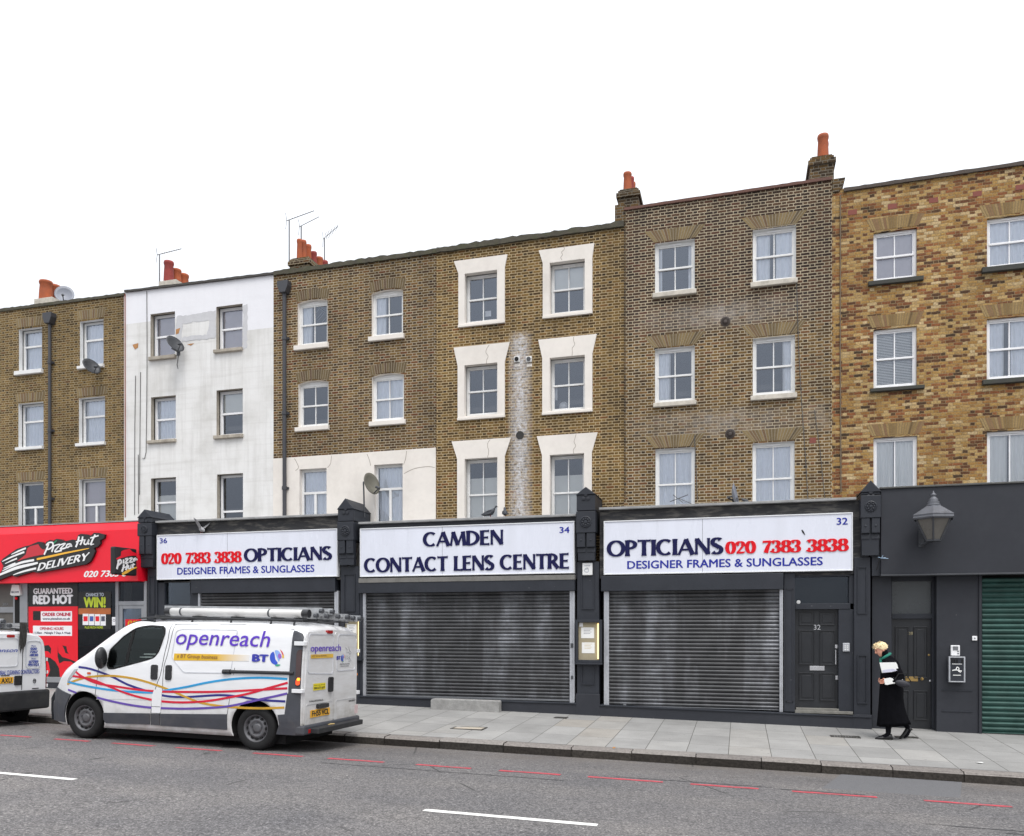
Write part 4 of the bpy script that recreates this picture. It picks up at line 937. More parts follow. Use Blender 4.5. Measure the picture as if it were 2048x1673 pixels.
shop_sign((720, 1050.2, 1149, 1150.8), 'white sign reading CAMDEN CONTACT LENS CENTRE, numbered 34', 'shop sign',
          [('flare', 'CAMDEN', (848, 1062.5, 1006, 1091.5), M_navy), ('flare', 'CONTACT LENS CENTRE', (730, 1112, 1137.5, 1141.5), M_navy), ('plain', '34', (1119.5, 1054.3, 1138.6, 1066.3), M_blue)], (884.6,), face=M_sign)
shop_sign((1207.5, 1034, 1705.6, 1146), 'white sign numbered 32 with OPTICIANS before a red phone number', 'shop sign',
          [('flare', 'OPTICIANS', (1216, 1079, 1444, 1111), M_navy), ('serif', '020 7383 3838', (1453, 1080.5, 1695, 1105.5), M_redl), ('plain', 'DESIGNER FRAMES & SUNGLASSES', (1255, 1118.5, 1645, 1134.5), M_blue), ('plain', '32', (1673.6, 1036.2, 1695, 1049.8), M_blue)], (1405,), face=M_sign)
sg = [o for o in bpy.data.objects if o.parent is None and '32' in o.get('label', '') and o.get('category') == 'shop sign'][0]
x, z = fp(1606, 1064, -.07); g = MB(); pen(g, [(x - .02, z + .04), (x, z), (x + .02, z - .035), (x + .035, z - .06)], [.012, .03, .02, .006], flat_map(-.06), 0, .006); g.build('dark_chip', M_rubber, sg)
def shop(px0, px1, label, topl, topr, cl=None):
    """black shop carcass: fascia board, lead ledge on top, flat roof back to the house, plinth; returns (root, x0, x1, ztop)"""
    x0, x1 = fx(px0), fx(px1)
    root = thing('shopfront', ((x0 + x1) / 2, 0, base_z((x0 + x1) / 2)), label, 'shopfront', GRP)
    zl, zr2 = fz(px0, topl, -.04), fz(px1, topr, -.04); zt_ = (zl + zr2) / 2
    g = MB(); g.box(x0, x1, -.06, UF - .006, zt_ - .045, zt_); g.build('lead_ledge', M_lead, root, bevel=.006)
    return root, x0, x1, zt_
def fascia(root, x0, x1, z0, z1, mat=None, Y=.03):
    g = MB(); g.box(x0, x1, Y, Y + .12, z0, z1); return g.build('fascia_board', mat or M_black2, root)
def plinth(root, x0, x1, ztl, ztr, Y=-.03):
    g = MB(); n = 6
    g.prism([(x0, min(base_z(x0), base_z(x1)) - .12), (x1, min(base_z(x0), base_z(x1)) - .12), (x1, ztr - .03), (x0, ztl - .03)], Y, .34)
    p = g.build('stall_riser', M_black2, root)
    g = MB(); g.prism([(x0, ztl - .03), (x1, ztr - .03), (x1, ztr), (x0, ztl)], Y - .02, .34); g.build('riser_ledge', M_black, p, bevel=.006)
# number 36
r36, a0, a1, zt = shop(314, 680, 'black shopfront under the sign numbered 36, mostly hidden by the parked van', 1044, 1025.5)
S36 = rect(314, 1064, 675.5, 1157, -.06)
fascia(r36, a0 - .1, a1, S36[2] - .06, zt - .045, M_peel)
g = MB(); rbox(g, (381, 1158, 670, 1185.5), -.04, .2); g.build('shutter_housing', M_black, r36, bevel=.008)
zs = fz(900, 1392, .08)
shutter(r36, (400, 1186, 669, 1400), .08, .074, M_shut2, [(396.5, 400.5), (669, 677)], zb=fz(500, 1385, .08))
g = MB(); rbox(g, (380, 1185, 396, 1420), .03, .3); rbox(g, (314, 1157, 329, 1420), .03, .3); rbox(g, (329, 1209, 380, 1220), .03, .12); rbox(g, (329, 1157, 380, 1164), .03, .12); g.build('door_frame', M_black, r36, bevel=.005)
g = MB(); rbox(g, (329, 1164, 380, 1209), .1, .104); g.build('fanlight', M_shopglass, r36)
g = MB(); x0, x1, z0, z1 = rbox(g, (329, 1220, 380, 1412), .14, .19); d36 = g.build('door', M_black, r36)
g = MB()
for u0, u1, v0, v1 in ((.12, .46, .1, .42), (.54, .88, .1, .42), (.12, .46, .5, .92), (.54, .88, .5, .92)): g.box(x0 + (x1 - x0) * u0, x0 + (x1 - x0) * u1, .128, .14, z0 + (z1 - z0) * v0, z0 + (z1 - z0) * v1)
g.build('door_panel', M_black, d36, bevel=.008)
g = MB(); g.box(fx(300), a1, .35, .36, -.1, zt - .1); g.build('back_wall', M_dark, r36)
plinth(r36, fx(380), a1, fz(396, 1385), fz(677, 1389))
pilaster(r36, (276, 304), 1036, (295, 314), 1390, 1019, parts=(1047, 1072, 1108, 1136))
# number 34
r34, a0, a1, zt = shop(719, 1153, 'black shopfront with the widest dirty roller shutter, under CAMDEN CONTACT LENS CENTRE', 1043.8, 1029)
S34 = rect(720, 1050.2, 1149, 1150.8, -.06)
fascia(r34, a0, a1, S34[2] - .1, zt - .045)
g = MB(); rbox(g, (717, 1153.5, 1149, 1163), -.09, .1); g.build('mossy_board', pm('mossy_grey_board', srgb(118, 116, 112), .85, var=.25, scale=5, grime=.5, grimec=srgb(70, 70, 62)), r34, bevel=.004)
g = MB(); rbox(g, (716.5, 1163, 1149, 1184.5), -.08, .2); g.build('shutter_housing', M_black, r34, bevel=.008)
shutter(r34, (731, 1184, 1140, 1398), .08, .074, M_shut, [(726, 731.6), (1139.5, 1149.4)], zb=fz(940, 1397.5, .08))
g = MB(); rbox(g, (1141, 1287, 1146, 1296), .0, .02); rbox(g, (1142, 1352, 1146, 1359), .0, .02); g.build('shutter_lock', M_dgrey, r34, bevel=.003)
g = MB(); rbox(g, (718, 1184, 726, 1415), .02, .3); g.build('side_post', M_black, r34)
plinth(r34, a0, a1, fz(721, 1391.5), fz(1150, 1406))
x0, x1, z0, z1 = rect(862.5, 1400.5, 998.5, 1419, -.22)
g = MB(); g.prism([(x0, base_z(x0) - .1), (x1, base_z(x1) - .1), (x1, z1 - .02), (x1 - .02, z1), (x0 + .03, z1 + .01), (x0, z1 - .02)], -.26, -.055); g.build('concrete_step', pm('worn_concrete', (.30, .295, .285), .9, var=.3, scale=7, bump=.6, grime=.5, grimec=(.15, .15, .14)), r34, bevel=.012)
g = MB(); g.box(a0, a1, .35, .36, -.1, zt - .1); g.build('back_wall', M_dark, r34)
pilaster(r34, (675.5, 707), 1019, (681, 718), 1385, 997, parts=(1044, 1081, 1107, 1132))
pilaster(r34, (1153, 1190.5), 990, (1154, 1198), 1388, 974, parts=(1023, 1066, 1094, 1123))
# number 32
r32, a0, a1, zt = shop(1199, 1712, 'black shopfront with a roller shutter beside a six panelled door numbered 32', 1014.5, 996.5)
S32 = rect(1207.5, 1034, 1705.6, 1146, -.06)
fascia(r32, a0, a1 + .1, S32[2] - .06, zt - .045, M_peel)
g = MB(); rbox(g, (1202, 1149.5, 1567, 1181), -.08, .2); g.build('shutter_housing', M_black, r32, bevel=.008)
shutter(r32, (1217, 1180, 1560, 1415), .08, .074, M_shut, [(1208, 1218), (1559, 1566)], zb=fz(1390, 1416, .08))
g = MB(); rbox(g, (1568, 1147, 1590, 1424), .0, .35); p = g.build('door_post', M_black, r32, bevel=.006)
g = MB(); x0, x1, z0, z1 = rect(1572, 1178, 1586, 1405, -.005); g.box(x0, x1, -.012, 0, z0, z0 + .02); g.box(x0, x1, -.012, 0, z1 - .02, z1); g.box(x0, x0 + .014, -.012, 0, z0, z1); g.box(x1 - .014, x1, -.012, 0, z0, z1); g.build('panel_moulding', M_black2, p)
YD = .16
g = MB(); rbox(g, (1590, 1146, 1700, 1154), .05, .3, .1); rbox(g, (1590, 1207.5, 1700, 1219), .05, .3, .1); rbox(g, (1677, 1219, 1708, 1428), .06, .35, .06); rbox(g, (1698, 1150, 1708, 1208), .06, .35, .06); g.build('door_frame', M_black, r32, bevel=.005)
g = MB(); rbox(g, (1590, 1153, 1700, 1208), .14, .144); fl = g.build('fanlight', M_shopglass, r32)
x, z = fp(1597, 1204.5, .138); g = MB(); g.lathe([(.035, 0), (.035, -.003), (0, -.003)], (x, .139, z), 'y', 14, caps=False); g.build('round_sticker', M_white, fl)
g = MB(); x0, x1, z0, z1 = rbox(g, (1590, 1219, 1678, 1417), YD, YD + .045); dr = g.build('door', pm('black_door_paint', srgb(34, 36, 40), .35, var=.15, scale=3, grime=.15, grimec=srgb(70, 70, 70), spec=.5), r32)
M_door = CACHE['black_door_paint']
def panels(parent, x0, x1, z0, z1, Y, rows, cols=((.09, .44), (.56, .91))):
    g = MB()
    for v0, v1 in rows:
        for u0, u1 in cols:
            a, b_, c, d = x0 + (x1 - x0) * u0, x0 + (x1 - x0) * u1, z0 + (z1 - z0) * v0, z0 + (z1 - z0) * v1
            g.box(a, b_, Y - .022, Y, d - .016, d); g.box(a, b_, Y - .026, Y, c, c + .016); g.box(a, a + .014, Y - .022, Y, c + .016, d - .016); g.box(b_ - .014, b_, Y - .022, Y, c + .016, d - .016)
            g.box(a + .05, b_ - .05, Y - .009, Y, c + .05, d - .05)
    return g.build('door_panel', M_door, parent, bevel=.004)
panels(dr, x0, x1, z0, z1, YD, ((.08, .36), (.44, .79), (.84, .975)))
chrome = pm('chrome', (.72, .72, .74), .22, metal=.9, var=.05); brass = pm('brass', (.45, .30, .11), .35, metal=.8, var=.15)
g = MB(); rbox(g, (1619.5, 1332.5, 1649, 1341.5), YD - .012, YD); g.build('letter_flap', chrome, dr, bevel=.003)
g = MB(); xx = fx(1671.5, YD - .05); zz0, zz1 = fz(1673, 1329, YD), fz(1673, 1300, YD); g.tube([(xx, YD, zz0 + .02), (xx, YD - .05, zz0 + .02), (xx, YD - .055, zz0), (xx, YD - .055, zz1), (xx, YD - .05, zz1 - .02), (xx, YD, zz1 - .02)], .012, 8); g.build('handle', chrome, dr)
g = MB(); rbox(g, (1670, 1290, 1675, 1297), YD - .01, YD); rbox(g, (1671, 1352, 1677, 1360), YD - .01, YD); g.build('lock', chrome, dr, bevel=.002)
g = MB(); text_into(g, '32', rect(1627.5, 1250, 1641, 1260, YD), flat_map(YD), .003, bold=.0); g.build('door_number', chrome, dr, fix=False)
g = MB(); rbox(g, (1592, 1417.5, 1678, 1422), YD - .12, YD + .05); rbox(g, (1590, 1422.5, 1706, 1428), -.01, YD + .1, 0); g.build('door_sill', pm('scuffed_sill', srgb(120, 118, 112), .8, var=.35, scale=8), r32, bevel=.005)
plinth(r32, a0, fx(1741), fz(1200, 1409.5), fz(1740, 1433))
g = MB(); g.box(a0, a1 + .2, .38, .39, -.1, zt - .1); g.build('back_wall', M_dark, r32)
pilaster(r32, (1722, 1761), 985, (1708, 1741), 1430, 961, parts=(991, 1036, 1066, 1113))
# far shop with the lamp and the green shutter
x0F, x1F = fx(1743), fx(2110) + 2.5
rF = thing('shopfront', ((x0F + x1F) / 2, 0, base_z((x0F + x1F) / 2)), 'plain black shopfront with a blank fascia, a lamp and a green shutter', 'shopfront', GRP)
zFt, zFb = fz(1900, 973, -.1), fz(1900, 1150.5, -.1)
g = MB(); g.box(fx(1762, -.1), x1F, -.1, .2, zFb + .03, zFt); g.build('fascia_board', M_black2, rF, bevel=.006)
g = MB(); g.box(fx(1760, -.12), x1F, -.13, UF - .006, zFt, zFt + .035); g.build('lead_ledge', pm('dark_lead', srgb(78, 78, 76), .6, var=.3), rF, bevel=.008)
g = MB(); g.box(fx(1762, -.12), x1F, -.12, .2, zFb, zFb + .03); g.build('fascia_lip', M_grey if False else M_dgrey, rF, bevel=.003)
g = MB(); rbox(g, (1744, 1030, 1762, 1152), -.02, .3); g.build('fascia_return', M_black, rF)
YF = .12
g = MB(); rbox(g, (1744, 1150, 1783, 1475), YF, .4); rbox(g, (1873, 1150, 1958, 1500), YF, .5); rbox(g, (1958, 1150, 1964, 1500), YF - .03, .4); g.build('panelled_wall', M_black2, rF, bevel=.006)
g = MB(); l, r, b_, t_ = rect(1884, 1380, 1945, 1424, YF); g.box(l, r, YF - .012, YF, b_, b_ + .025); g.box(l, r, YF - .012, YF, t_ - .02, t_); g.build('wall_moulding', M_black, rF)
YG = .36
g = MB(); rbox(g, (1780, 1152, 1863, 1163), YG - .06, .6, YG); rbox(g, (1780, 1228, 1863, 1238), YG - .06, .6, YG); rbox(g, (1776, 1150, 1783, 1470), YG - .06, .6, YG); rbox(g, (1862, 1150, 1871, 1470), YG - .06, .6, YG); g.build('door_frame', M_black, rF, bevel=.004)
g = MB(); rbox(g, (1783, 1163, 1862, 1228), YG, YG + .004); g.build('fanlight', pm('frosted_dark_glass', srgb(66, 70, 72), .25, var=.15, scale=1.5, spec=.6), rF)
g = MB(); x0, x1, z0, z1 = rbox(g, (1783, 1238, 1862, 1462), YG, YG + .05); dF = g.build('door', M_door, rF)
panels(dF, x0, x1, z0, z1, YG, ((.1, .36), (.47, .93)))
g = MB(); rbox(g, (1811, 1354, 1836, 1363), YG - .01, YG); g.build('letter_flap', brass, dF, bevel=.002)
for px, py, q in ((1844, 1358, brass), (1857.5, 1310.5, brass), (1860, 1362, chrome)):
    x, z = fp(px, py, YG); g = MB(); g.lathe([(.03, 0), (.03, -.01), (.012, -.014), (.012, -.03), (.024, -.036), (.02, -.05), (.0, -.052)] if px == 1844 else [(.018, 0), (.018, -.012), (.0, -.014)], (x, YG, z), 'y', 14, caps=False); g.build('door_knob' if px == 1844 else 'lock', q, dF)
g = MB(); text_into(g, '28', rect(1815, 1264, 1825.5, 1270, YG), flat_map(YG), .003, bold=.0); g.build('door_number', pm('dull_brass', (.33, .28, .16), .5), dF, fix=False)
shutter(rF, (1964, 1155, 2110, 1470), .2, .092, M_green, [], amp=.022, zb=fz(2010, 1470, .2), railm=M_green)
g = MB(); g.box(x0F, x1F, .62, .63, -.3, zFt); g.build('back_wall', M_dark, rF)
g = MB(); rbox(g, (1958, 1469, 2110, 1500), .14, .3, .14); g.build('threshold', M_dark, rF)
# red takeaway shop
red = pm('red_fascia_panel', (.76, .004, .022), .45, var=.05, scale=1.5, grime=.08, grimec=(.3, .02, .03))
xL = fx(-10, 0) - 3.0
rP = thing('shopfront', ((xL + fx(290)) / 2, 0, base_z(-15)), 'takeaway shopfront with a bright red fascia and dark poster covered windows', 'shopfront', GRP)
YP = -.12
xr0, xr1 = fx(275, YP), fx(281, YP - .08)
zpt, zpm, zpb = fz(140, 1047.5, YP), fz(140, 1064, YP), fz(140, 1164.5, YP - .08)
g = MB(); g.prismx([(YP + .1, zpt), (YP, zpm), (YP - .03, zpm - .006), (YP - .08, zpb), (.3, zpb), (.3, zpt)], xL, (xr0 + xr1) / 2); fasP = g.build('red_fascia', red, rP)
g = MB(); g.box(xL, xr0, YP + .08, UF - .008, zpt, zpt + .025); g.build('lead_ledge', M_lead, rP)
def PY(z): return YP - .03 - .05 * (zpm - .006 - z) / (zpm - .006 - zpb)      # the fascia leans out towards its foot
def pmap(u, v, k): return (u, PY(v) - k, v)
def PX(zx, zy):                                   # enlarged photo crop (6.827x) -> fascia plane
    return fp(zx / 6.827, 1030 + zy / 6.827, YP - .055)
blk = pm('black_sign_plastic', (.013, .013, .014), .45, var=.1); wht = pm('white_sign_plastic', (.78, .78, .78), .35, var=.04); yel = pm('amber_sign_plastic', (.80, .42, .035), .35, var=.05); redd = pm('crimson_sign_plastic', (.50, .022, .035), .4, var=.06); grn = pm('green_sign_plastic', (.02, .25, .10), .4)
def pxs(seq): return [PX(*p) for p in seq]
tL = thing('logo_sign', (fx(100, YP), YP, zpb), 'black cut-out sign with white DELIVERY lettering and speed lines on the red fascia', 'shop sign')
outl = pxs([(0, 870), (60, 760), (80, 700), (40, 640), (70, 600), (180, 520), (250, 470), (370, 430), (420, 420), (540, 370), (600, 375), (625, 430), (650, 375), (700, 345), (740, 360), (790, 330), (860, 340), (900, 365), (1010, 340), (1060, 350), (1085, 280), (1120, 262), (1210, 270), (1250, 290), (1300, 248), (1360, 250), (1400, 262), (1448, 270), (1440, 320), (1385, 350), (1390, 400), (1350, 440), (1300, 455), (1322, 500), (1300, 560), (1260, 640), (1200, 680), (540, 795), (480, 780), (240, 850), (200, 825), (60, 880), (0, 905)])
g = MB(); n = len(outl); tri = tessellate_polygon([[Vector((p[0], p[1], 0)) for p in outl]])
g.add([pmap(p[0], p[1], .06) for p in outl] + [pmap(p[0], p[1], .0) for p in outl], [tuple(t) for t in tri] + [(i, (i + 1) % n, (i + 1) % n + n, i + n) for i in range(n)]); g.build('sign_backing', blk, tL)
K0, K1 = .058, .068
WS = .012 / 6.827 * 7
def ww(z): return z / 6.827 / F_PX * 20.3
def strokes(parent, name, mat, items, k1=K1):
    g = MB()
    for i, (pts, w) in enumerate(items): pen(g, pxs(pts), [ww(a) for a in w] if isinstance(w, (list, tuple)) else ww(w), pmap, K0, k1 + i * .0003)
    return g.build(name, mat, parent)
strokes(tL, 'speed_line', wht, [([(185, 545), (280, 500), (378, 460)], [8, 22, 24]), ([(65, 640), (200, 575), (358, 512)], [10, 22, 26]), ([(105, 670), (190, 630), (262, 600)], [8, 18, 22]), ([(85, 735), (170, 695), (242, 665)], [8, 18, 22]),
    ([(72, 770), (180, 715), (330, 655), (495, 622)], [10, 22, 30, 28]), ([(0, 840), (120, 785), (260, 730), (420, 690), (548, 660)], [22, 34, 40, 36, 24]), ([(220, 825), (330, 785), (440, 755), (528, 735)], [8, 22, 26, 26])])
g = MB(); hut = pxs([(265, 640), (380, 545), (400, 460), (440, 430), (545, 405), (575, 450), (610, 480), (640, 470), (625, 545), (540, 560), (430, 585), (340, 610)]); tri = tessellate_polygon([[Vector((p[0], p[1], 0)) for p in hut]])
g.add([pmap(p[0], p[1], .064) for p in hut], [tuple(t) for t in tri]); g.build('roof_emblem', redd, tL, fix=False)
strokes(tL, 'underline', yel, [([(535, 610), (700, 575), (900, 530), (1100, 490), (1240, 462)], [26, 28, 24, 18, 8])])
strokes(tL, 'script_lettering', wht, [([(690, 400), (665, 470), (632, 548)], [22, 26, 22]), ([(655, 420), (690, 385), (740, 385), (745, 430), (700, 470), (665, 475)], 20), ([(765, 420), (748, 470), (735, 510)], [18, 22, 24]),
    ([(770, 425), (845, 410), (775, 505), (870, 490)], [18, 14, 20, 20]), ([(848, 415), (915, 395), (850, 470), (925, 455)], [18, 14, 20, 20]), ([(985, 400), (945, 410), (930, 445), (960, 445), (995, 405), (985, 430), (1010, 430)], 18),
    ([(1100, 300), (1085, 380), (1060, 445)], [22, 26, 24]), ([(1150, 300), (1140, 370), (1120, 415)], [20, 24, 22]), ([(1060, 375), (1110, 360), (1165, 345)], 16), ([(1185, 340), (1172, 395), (1205, 405), (1235, 345), (1225, 395), (1245, 400)], 18),
    ([(1320, 275), (1290, 340), (1265, 405), (1290, 405)], [20, 22, 22, 16]), ([(1255, 320), (1310, 305), (1365, 288)], 16), ([(1298, 404), (1306, 404)], 12)])
strokes(tL, 'leaf_mark', grn, [([(760, 390), (785, 365), (800, 350)], [18, 18, 4])])
def slant(u, v, k):                               # sheared baseline for DELIVERY: u, v in 0..1
    a = PX(545, 770); b_ = PX(1215, 625); c = PX(575, 665)
    return pmap(a[0] + (b_[0] - a[0]) * u + (c[0] - a[0]) * v, a[1] + (b_[1] - a[1]) * u + (c[1] - a[1]) * v, k)
g = MB(); glyph_text(g, 'DELIVERY', (0, 1, 0, 1), slant, .008, T=.19, t=.135, flare=1.1, base=.06); g.build('lettering', wht, tL)
a = PX(1160, 845); b_ = PX(1745, 765); g = MB()
text_into(g, '020 7383 8', (a[0], b_[0], fz(200, 1030 + 848 / 6.827, YP - .07), fz(200, 1030 + 765 / 6.827, YP - .07)), pmap, .002, bold=.03, shear=.25); g.build('phone_lettering', wht, fasP, fix=False)
# projecting box sign, square to the wall
xs = -13.62
def find_x(px, Y): return fx(px, Y)
xs = (fx(276, -.1) + fx(227, -.75)) / 2
xs = fx(274, -.25)
yn = -.25
for _ in range(60):
    px_ = CX + F_PX * ((xs) * CO + (yn + D) * SI) / (-xs * SI + (yn + D) * CO)
    if px_ > 229.5: yn -= .012
tS = thing('projecting_sign', (xs, -.25, fz(252, 1148, -.4)), 'square black sign sticking out from the wall beside the sign numbered 36', 'shop sign')
y0s, y1s = yn, -.25; zs0 = ur(229, 1149, xs)[1]; zs1 = ur(229, 1093, xs)[1]
g = MB(); g.box(xs - .13, xs, y0s, y1s, zs0, zs1); g.build('sign_box', blk, tS, bevel=.03)
def smap(u, v, k): return (xs + k, y0s + (y1s - y0s) * u, zs0 + (zs1 - zs0) * v)
def S(zx, zy): u = (zx - 1572) / 296; lo = 812 + u * 25; hi = 432 + u * 34; return (u, (lo - zy) / (lo - hi))
g = MB(); q = [S(*p) for p in [(1585, 600), (1650, 560), (1655, 500), (1690, 480), (1770, 465), (1800, 500), (1868, 530), (1868, 555), (1760, 560), (1660, 590), (1600, 612)]]; g.add([smap(p[0], p[1], .004) for p in q], [tuple(t) for t in tessellate_polygon([[Vector((p[0], p[1], 0)) for p in q]])]); g.build('roof_emblem', red, tS, fix=False)
def sst(name, mat, items):
    g = MB()
    for i, (pts, w) in enumerate(items): pen(g, [S(*p) for p in pts], [a / 330 for a in w] if isinstance(w, (list, tuple)) else w / 330, smap, .001, .006 + i * .0003)
    g.build(name, mat, tS)
sst('underline', yel, [([(1668, 812), (1740, 770), (1800, 735), (1862, 718)], [26, 34, 26, 14])])
sst('script_lettering', wht, [([(1622, 625), (1610, 690), (1598, 742)], 24), ([(1605, 640), (1640, 615), (1655, 650), (1615, 690)], 20), ([(1688, 610), (1682, 665)], 20), ([(1705, 605), (1745, 600), (1705, 660), (1750, 652)], 18), ([(1760, 598), (1800, 590), (1765, 645), (1808, 640)], 18), ([(1850, 590), (1822, 605), (1822, 632), (1855, 600), (1866, 620)], 18),
    ([(1690, 675), (1680, 730), (1662, 778)], 22), ([(1735, 672), (1728, 720), (1712, 755)], 22), ([(1668, 725), (1748, 705)], 16), ([(1755, 690), (1748, 730), (1775, 730), (1790, 685), (1790, 725)], 16), ([(1818, 665), (1805, 715), (1822, 720)], 18), ([(1790, 690), (1838, 675)], 14)])
g = MB()
for v in (.3, .68): z = zs0 + (zs1 - zs0) * v; g.tube([(xs - .06, y1s - .02, z), (xs - .06, .02, z), ], .014, 8)
g.build('bracket', M_rubber, tS)
# takeaway window: aluminium frames, glass, posters
YW = .1
alu = pm('grey_aluminium_frame', srgb(150, 152, 156), .4, metal=.4, var=.1, scale=4, grime=.2, grimec=(.2, .2, .2))
g = MB()
for q in ((42, 1166, 57, 1368), (233, 1163, 239, 1368), (290, 1163, 295.5, 1400)): rbox(g, q, YW - .04, YW + .06, YW)
rbox(g, (57, 1355, 233, 1366), YW - .06, YW + .06, YW); rbox(g, (239, 1203, 290, 1211), YW - .035, YW + .05, YW)
fr = g.build('window_frame', alu, rP, bevel=.005)
g = MB()
for q in ((57, 1160, 233, 1356), (239, 1160, 290, 1204)): a_ = rect(*q, YW); g.add([(a_[0], YW, a_[2]), (a_[1], YW, a_[2]), (a_[1], YW, a_[3]), (a_[0], YW, a_[3])], [(0, 1, 2, 3)])
g.build('pane', M_shopglass, fr, fix=False)
g = MB()
for q in ((239, 1211, 246, 1400), (283.5, 1211, 290, 1400), (246, 1211, 283.5, 1218), (246, 1385, 283.5, 1400)): rbox(g, q, YW - .02, YW + .03, YW)
dP = g.build('door', alu, rP, bevel=.005)
g = MB(); rbox(g, (246, 1218, 283.5, 1385), YW, YW + .004); g.build('pane', M_shopglass, dP)
g = MB(); rbox(g, (56, 1366, 234, 1420), YW - .05, .4, YW); rbox(g, (-60, 1355, 44, 1420), YW + .02, .4, YW); g.build('stall_riser', M_black2, rP)
g = MB(); rbox(g, (-160, 1160, 27, 1215), YW + .01, .4, YW); rbox(g, (-160, 1226, 27, 1360), YW + .02, .4, YW); g.build('side_door', pm('grey_brown_door', srgb(92, 88, 84), .6, var=.2, grime=.3), rP)
g = MB(); rbox(g, (-160, 1215, 27, 1226), YW - .01, .4, YW); rbox(g, (27, 1163, 30, 1360), YW - .01, .4, YW); g.build('door_frame', alu, rP)
g = MB(); rbox(g, (30, 1163, 42, 1400), YW - .005, .4, YW); g.build('black_post', M_rubber, rP)
g = MB(); text_into(g, '38A', rect(5.5, 1206.5, 17.5, 1212, YW + .01), flat_map(YW + .01), .002, bold=.01); g.build('door_number', M_grey, rP, fix=False)
# room behind the glass
g = MB(); xa, xb = fx(44, YW), fx(296, YW); g.k = 0
g.add([(xa - .3, 3.2, -.2), (xb + .3, 3.2, -.2), (xb + .3, 3.2, zpb + .1), (xa - .3, 3.2, zpb + .1)], [(0, 1, 2, 3)]); g.add([(xa - .3, .4, .2), (xb + .3, .4, .2), (xb + .3, 3.2, .2), (xa - .3, 3.2, .2)], [(0, 1, 2, 3)]); g.add([(xa - .3, .2, zpb + .05), (xb + .3, .2, zpb + .05), (xb + .3, 3.2, zpb + .05), (xa - .3, 3.2, zpb + .05)], [(0, 1, 2, 3)])
g.add([(xb + .3, .2, -.2), (xb + .3, 3.2, -.2), (xb + .3, 3.2, zpb + .1), (xb + .3, .2, zpb + .1)], [(0, 1, 2, 3)]); g.build('shop_interior', M_room, rP, fix=False)
g = MB(); x0, x1 = fx(150, 1.6), fx(200, 1.6); g.box(x0, x1, 1.6, 2.2, .2, 1.25); g.box(x0 - .05, x1 + .05, 1.55, 2.25, 1.25, 1.3); g.build('counter', pm('brown_red_counter', (.20, .06, .03), .5, var=.2), rP)
def poster(px, label, bgm, Y=None, name='poster', cat='poster'):
    Y = YW - .012 if Y is None else Y
    x0, x1, z0, z1 = rect(*px, Y); t = thing(name, ((x0 + x1) / 2, Y, z0), label, cat); g = MB(); g.box(x0, x1, Y, Y + .004, z0, z1); g.build('sheet', bgm, t); return t
def ptext(t, body, px, mat, Y=None, bold=.03, k=.001, shear=0):
    Y = YW - .012 if Y is None else Y
    g = MB(); text_into(g, body, rect(*px, Y), flat_map(Y), k, bold=bold, depth=.0015, shear=shear); g.build('lettering', mat, t, fix=False)
def ppanel(t, px, mat, k=.001, name='printed_panel', Y=None):
    Y = YW - .012 if Y is None else Y
    x0, x1, z0, z1 = rect(*px, Y); g = MB(); g.box(x0, x1, Y - k, Y, z0, z1); return g.build(name, mat, t)
pred = pm('red_printed_vinyl', (.72, .004, .018), .35, var=.04); pwht = pm('white_printed_vinyl', (.80, .80, .82), .4, var=.03); pblk = pm('black_printed_vinyl', (.012, .012, .012), .3, var=.1); plime = pm('lime_print', (.50, .60, .03), .4); pcrim = pm('crimson_print', (.50, .02, .06), .4); pgrey = pm('dark_grey_print', (.08, .08, .12), .4); porg = pm('orange_print', (.42, .12, .03), .5, var=.3, scale=3); psil = pm('pale_print', (.55, .62, .70), .4, var=.1)
t = poster((57, 1213.5, 155.5, 1355), 'tall red window poster with ORDER ONLINE panels and black flames', pred)
ppanel(t, (81.7, 1223, 144, 1243.4), pwht); ptext(t, 'ORDER ONLINE', (85, 1226, 141.5, 1232.5), pcrim, k=.002, bold=.045); ptext(t, 'www.pizzahut.co.uk', (85.5, 1235.5, 140.5, 1241.5), pgrey, k=.002, bold=.03)
ppanel(t, (66, 1252, 144, 1272), pwht); ptext(t, 'OPENING HOURS', (80, 1255, 127, 1260.5), pcrim, k=.002, bold=.03); ptext(t, '11:30am - Midnight 7 Days A Week', (68, 1264, 141.5, 1269.5), pgrey, k=.002, bold=.03)
ppanel(t, (66, 1222.5, 81, 1241), pblk, k=.0015)
def P6(zx, zy): return fp(40 + zx / 7.314, 1160 + zy / 7.314, YW - .012)
g = MB()
for seq in ([(330, 965), (420, 955), (455, 1000), (450, 1085), (410, 1045), (340, 1040)], [(370, 1130), (440, 1140), (520, 1200), (570, 1290), (585, 1425), (400, 1425), (440, 1330), (420, 1220)], [(555, 960), (560, 1060), (620, 1130), (720, 1160), (830, 1205), (830, 1250), (740, 1195), (640, 1190), (575, 1225), (550, 1120)], [(620, 960), (680, 975), (692, 1050), (715, 1085), (665, 1070), (645, 1010)]):
    q = [P6(*p) for p in seq]; g.add([(p[0], YW - .0135, p[1]) for p in q], [tuple(x) for x in tessellate_polygon([[Vector((p[0], p[1], 0)) for p in q]])])
g.build('flame_print', pblk, t, fix=False)
t = poster((57, 1165, 155.5, 1213.4), 'black window poster with white GUARANTEED RED HOT lettering', pblk)
ptext(t, 'GUARANTEED', (67.3, 1177, 144.6, 1188), pwht, bold=.045); ptext(t, 'RED HOT', (67.3, 1191, 145, 1208), pwht, bold=.06)
t = poster((156.5, 1184, 222, 1259), 'black and orange window poster with lime WIN! lettering', pblk, Y=YW - .012)
Yq = YW - .006; t2Y = YW - .012
ppanel(t, (157, 1217, 221.5, 1229), porg, Y=t2Y)
